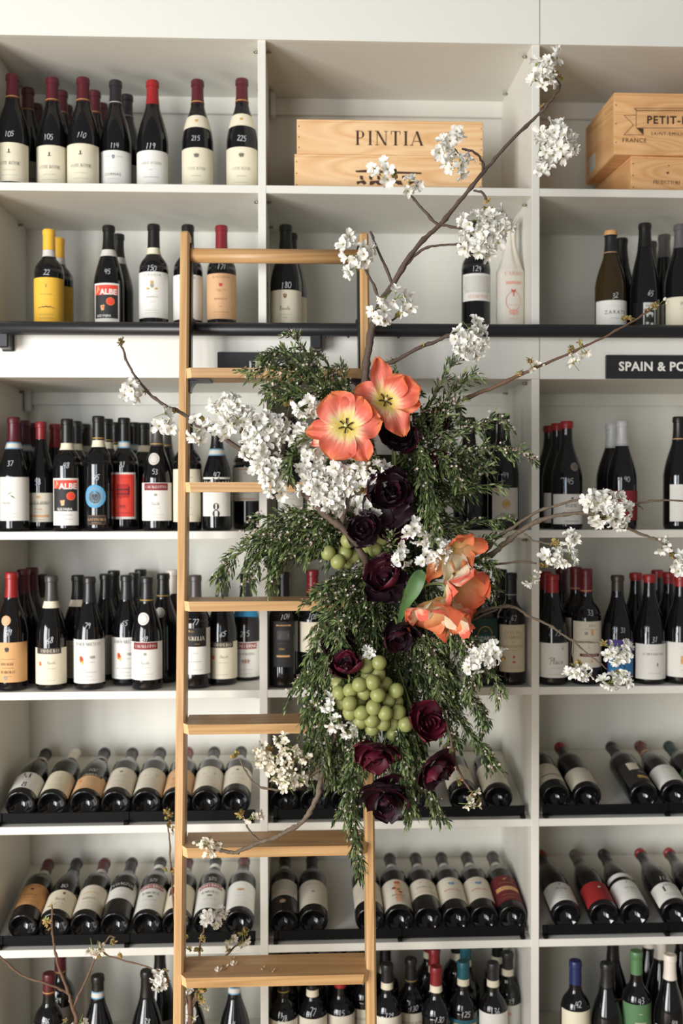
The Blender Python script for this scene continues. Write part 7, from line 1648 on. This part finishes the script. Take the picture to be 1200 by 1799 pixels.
def ranunculus(label, px, py, Y, rpx, face, tone, openness=1.0):
    rnd.seed(int(px * 3 + py)); c = at(px, py, Y); R = rpx * 0.00122; root = thing('ranunculus', label, 'flower', c, 'dark ranunculus blooms'); M = orient(face, rnd.uniform(0, 6))
    for li, (n, sc, tl, z) in enumerate(((6, 1.0, .28 * openness, 0), (5, .88, .10 * openness, .08), (5, .72, -.05, .14), (4, .55, -.14, .22), (5, .38, -.42, .28))):
        for k in range(n):
            s = R * sc * rnd.uniform(.82, 1.15); me = rnd.choice(RPM[min(2, max(0, tone + (rnd.random() < .22) - (rnd.random() < .25)))])
            T_ = Matrix.Translation((0, 0, R * z)) @ Matrix.Rotation(2 * PI * (k + .5 * li) / n + rnd.uniform(-.45, .45), 4, 'Z') @ Matrix.Rotation(tl + rnd.uniform(-.26, .34) * openness, 4, 'Y') @ Matrix.Rotation(rnd.uniform(-.3, .3), 4, 'X') @ Matrix.Diagonal((s, s * 1.02, s * (1.0 if li else .82), 1))
            put('petal', me, root, M @ T_)
    mb = MB(); mb.ball((0, 0, R * .40), R * .15, RAN[0], 10, 6); o = mb.build('center', root, True); o.matrix_local = M
    f = Vector(face).normalized(); e = Vector(at(690, min(1150, max(820, py)), -.31)); m2 = c - f * R * .9
    mb = MB(); mb.tube([Vector(q) - c for q in spline([tuple(c), tuple(c - f * R * .5), tuple(m2), tuple((m2 + e) / 2 + Vector((0, .01, .01))), tuple(e)], 4)], .0026, mat('ranunculus_stem', (110, 122, 70), .5, .1, 40), 6); mb.build('stem', root, True)


ranunculus('largest plum black bloom beside the white blossom, under the tulips', 684, 868, -.42, 39, (.05, -1, .12), 0)
ranunculus('plum black round bloom beside the upper grapes', 636, 930, -.43, 25, (-.1, -1, .1), 0)
ranunculus('half hidden maroon bloom between two plum black blooms', 692, 926, -.395, 24, (.1, -1, -.05), 1)
ranunculus('plum bloom with reddish cap seen from its side below the stem bend', 767, 806, -.345, 25, (.2, -.75, -.65), 1, .6)
ranunculus('plum bloom hidden in the upper greenery', 768, 737, -.325, 22, (.1, -.9, -.4), 1, .7)
ranunculus('darkest bloom just under the second tulip', 697, 766, -.355, 28, (.1, -1, .1), 0)
ranunculus('maroon bloom above the green tulip leaf', 682, 1024, -.415, 34, (-.45, -.75, .45), 1)
ranunculus('deep plum bloom below the green tulip leaf', 700, 1106, -.375, 30, (.1, -.7, -.6), 0)
ranunculus('shadowed plum bloom under the fourth tread greenery', 596, 1130, -.36, 24, (-.2, -1, -.1), 0)
ranunculus('wine red bloom leaning on the lower grapes', 611, 1180, -.42, 26, (-.25, -.45, .8), 1, .25)
ranunculus('wine red bloom under the grapes, petals loosely open', 660, 1318, -.43, 31, (-.05, -.62, -.72), 2, 1.3)
ranunculus('brightest wine red bloom beside the grapes', 747, 1272, -.43, 28, (.45, -.75, .35), 2, 1.2)
ranunculus('maroon bloom on a bare stem before the upper rack', 757, 1346, -.415, 29, (.6, -.55, -.45), 1, 1.1)
ranunculus('lowest plum bloom against the ladder upright', 676, 1392, -.41, 35, (.05, -.7, -.65), 0, 1.3)


# ------------------------------------------------------------------ grapes
GRAPE = mat('green_grape_skin', (160, 164, 100), 0.36, 0.18, 70, spec=0.45, transl=0.22)


def grape_mesh(r, sz, seed):
    mb = MB(); mb.ball((0, 0, 0), r, GRAPE, 18, 12, sz); return mb.mesh('grape', True)


GR = [grape_mesh(.0160, 1.05, 1), grape_mesh(.0160, 1.0, 2), grape_mesh(.0152, 1.08, 3)]


def bunch(label, pts, stem, Y0):
    c = at(*stem[0]); root = thing('grape_bunch', label, 'grapes', c, 'bunches of green grapes')
    mb = MB(); mb.tube([Vector(at(*q)) - c for q in stem], .0022, STEMG, 6); mb.build('stalk', root, True); old = []
    for i, (x, y, dep) in enumerate(pts):
        p = at(x, y, Y0 + dep)
        for _ in range(30):   # settle backwards until clear of the other grapes
            if all((p - q).length > .0272 for q in old): break
            p = at(x, y, p.y + .003)
        old.append(p); put('grape', GR[i % 3], root, Matrix.Translation(p - c) @ orient((rnd.uniform(-.5, .5), rnd.uniform(-.5, .5), 1)))
    return root


low = [(498, 433), (495, 492), (464, 536), (395, 549), (346, 580), (418, 592), (491, 603), (588, 580), (342, 647), (468, 669), (545, 632), (396, 632), (345, 695), (405, 697), (531, 700), (600, 692), (460, 735), (520, 752), (400, 742), (462, 780), (570, 750), (638, 757), (575, 810), (288, 592), (300, 640), (437, 640), (532, 545), (432, 450), (282, 545), (590, 640), (440, 500)]
front = {3, 4, 5, 6, 8, 9, 2, 13, 14, 16}
bunch('lower and larger bunch of green grapes under the wine red bloom', sorted([(500 + x / 3, 1020 + y / 3, -.016 if i in front else .008) for i, (x, y) in enumerate(low)], key=lambda q: q[2]), [(655, 1130, -.37), (650, 1170, -.385), (645, 1230, -.39), (655, 1275, -.39)], -.43)
up = [(825, 660), (870, 605), (765, 605), (845, 590), (925, 625), (1055, 585), (1100, 510), (1000, 560), (885, 530), (885, 660), (955, 545), (1100, 440)]
bunch('upper half hidden bunch of green grapes behind the crossing branch', [(360 + x / 3.53, 800 + y / 3.53, 0) for x, y in up], [(660, 920, -.33), (630, 940, -.345), (605, 965, -.35)], -.385)

# ------------------------------------------------------------------ a broad tulip leaf and the fallen blossoms
LF = mat('broad_leaf', (86, 122, 74), .45, .12, 30, transl=.2)
pa = [(700, 1095, -.36, 3), (712, 1062, -.43, 8), (724, 1038, -.45, 13), (733, 1018, -.455, 13), (739, 1006, -.45, 9), (741, 1001, -.448, 1)]
c = at(*pa[0][:3]); t = thing('tulip_leaf', 'single broad green leaf standing beside the frilled orange tulips', 'leaf', c)
mb = MB(); sp = spline([(*at(x, y, Y), w_ * .00122) for x, y, Y, w_ in pa], 4); vs = []; fs = []
for q in sp:
    for k in range(5):
        u = k / 2 - 1; vs.append((q[0] + u * q[3] * .92 - c.x, q[1] + abs(u) * q[3] * -.35 - c.y, q[2] - u * q[3] * .38 - c.z))
for j in range(len(sp) - 1):
    for k in range(4): g = j * 5 + k; fs.append((g, g + 1, g + 6, g + 5))
mb.add(vs, fs, LF); mb.build('blade', t, True)
z, yn = TREADS[5]
for i, (px, py, kind, lb) in enumerate(((383, 1707.5, 'f', 'fallen white blossom closest to the tread front'), (397, 1700, 'b', 'fallen amber bud scales in the middle of the tread litter'), (410, 1697.5, 'f', 'fallen white blossom farthest back on the tread'),
                                        (407, 1686, 'b', 'fallen bud scales near the back edge of the tread'), (463, 1703, 'b', 'fallen yellow speck beside the shelving upright line'), (478, 1707.5, 'b', 'fallen yellow speck farthest from the blossoms'))):
    Yp = yn + .02
    for _ in range(40):
        if at(px, py, Yp).z < z: break
        Yp += 0.0025
    t = thing('fallen_blossom', lb + ', lowest ladder tread', 'fallen blossom', (at(px, py, Yp).x, Yp, z), 'fallen blossoms on the lowest tread')
    if kind == 'f':
        mb = MB(); rnd.seed(i)
        for k in range(3): petal_patch(mb, .0095, .005, .5, -.3, 2.1 * k + i, PETC, .45)
        mb.build('petals', t, True)
    else:
        mb = MB(); rnd.seed(i)
        for k in range(3): petal_patch(mb, .008, .0022, .5, -.2, 1.9 * k + i, BUDY if k else PETC, .3)
        mb.build('scales', t, True)
bpy.context.view_layer.update()
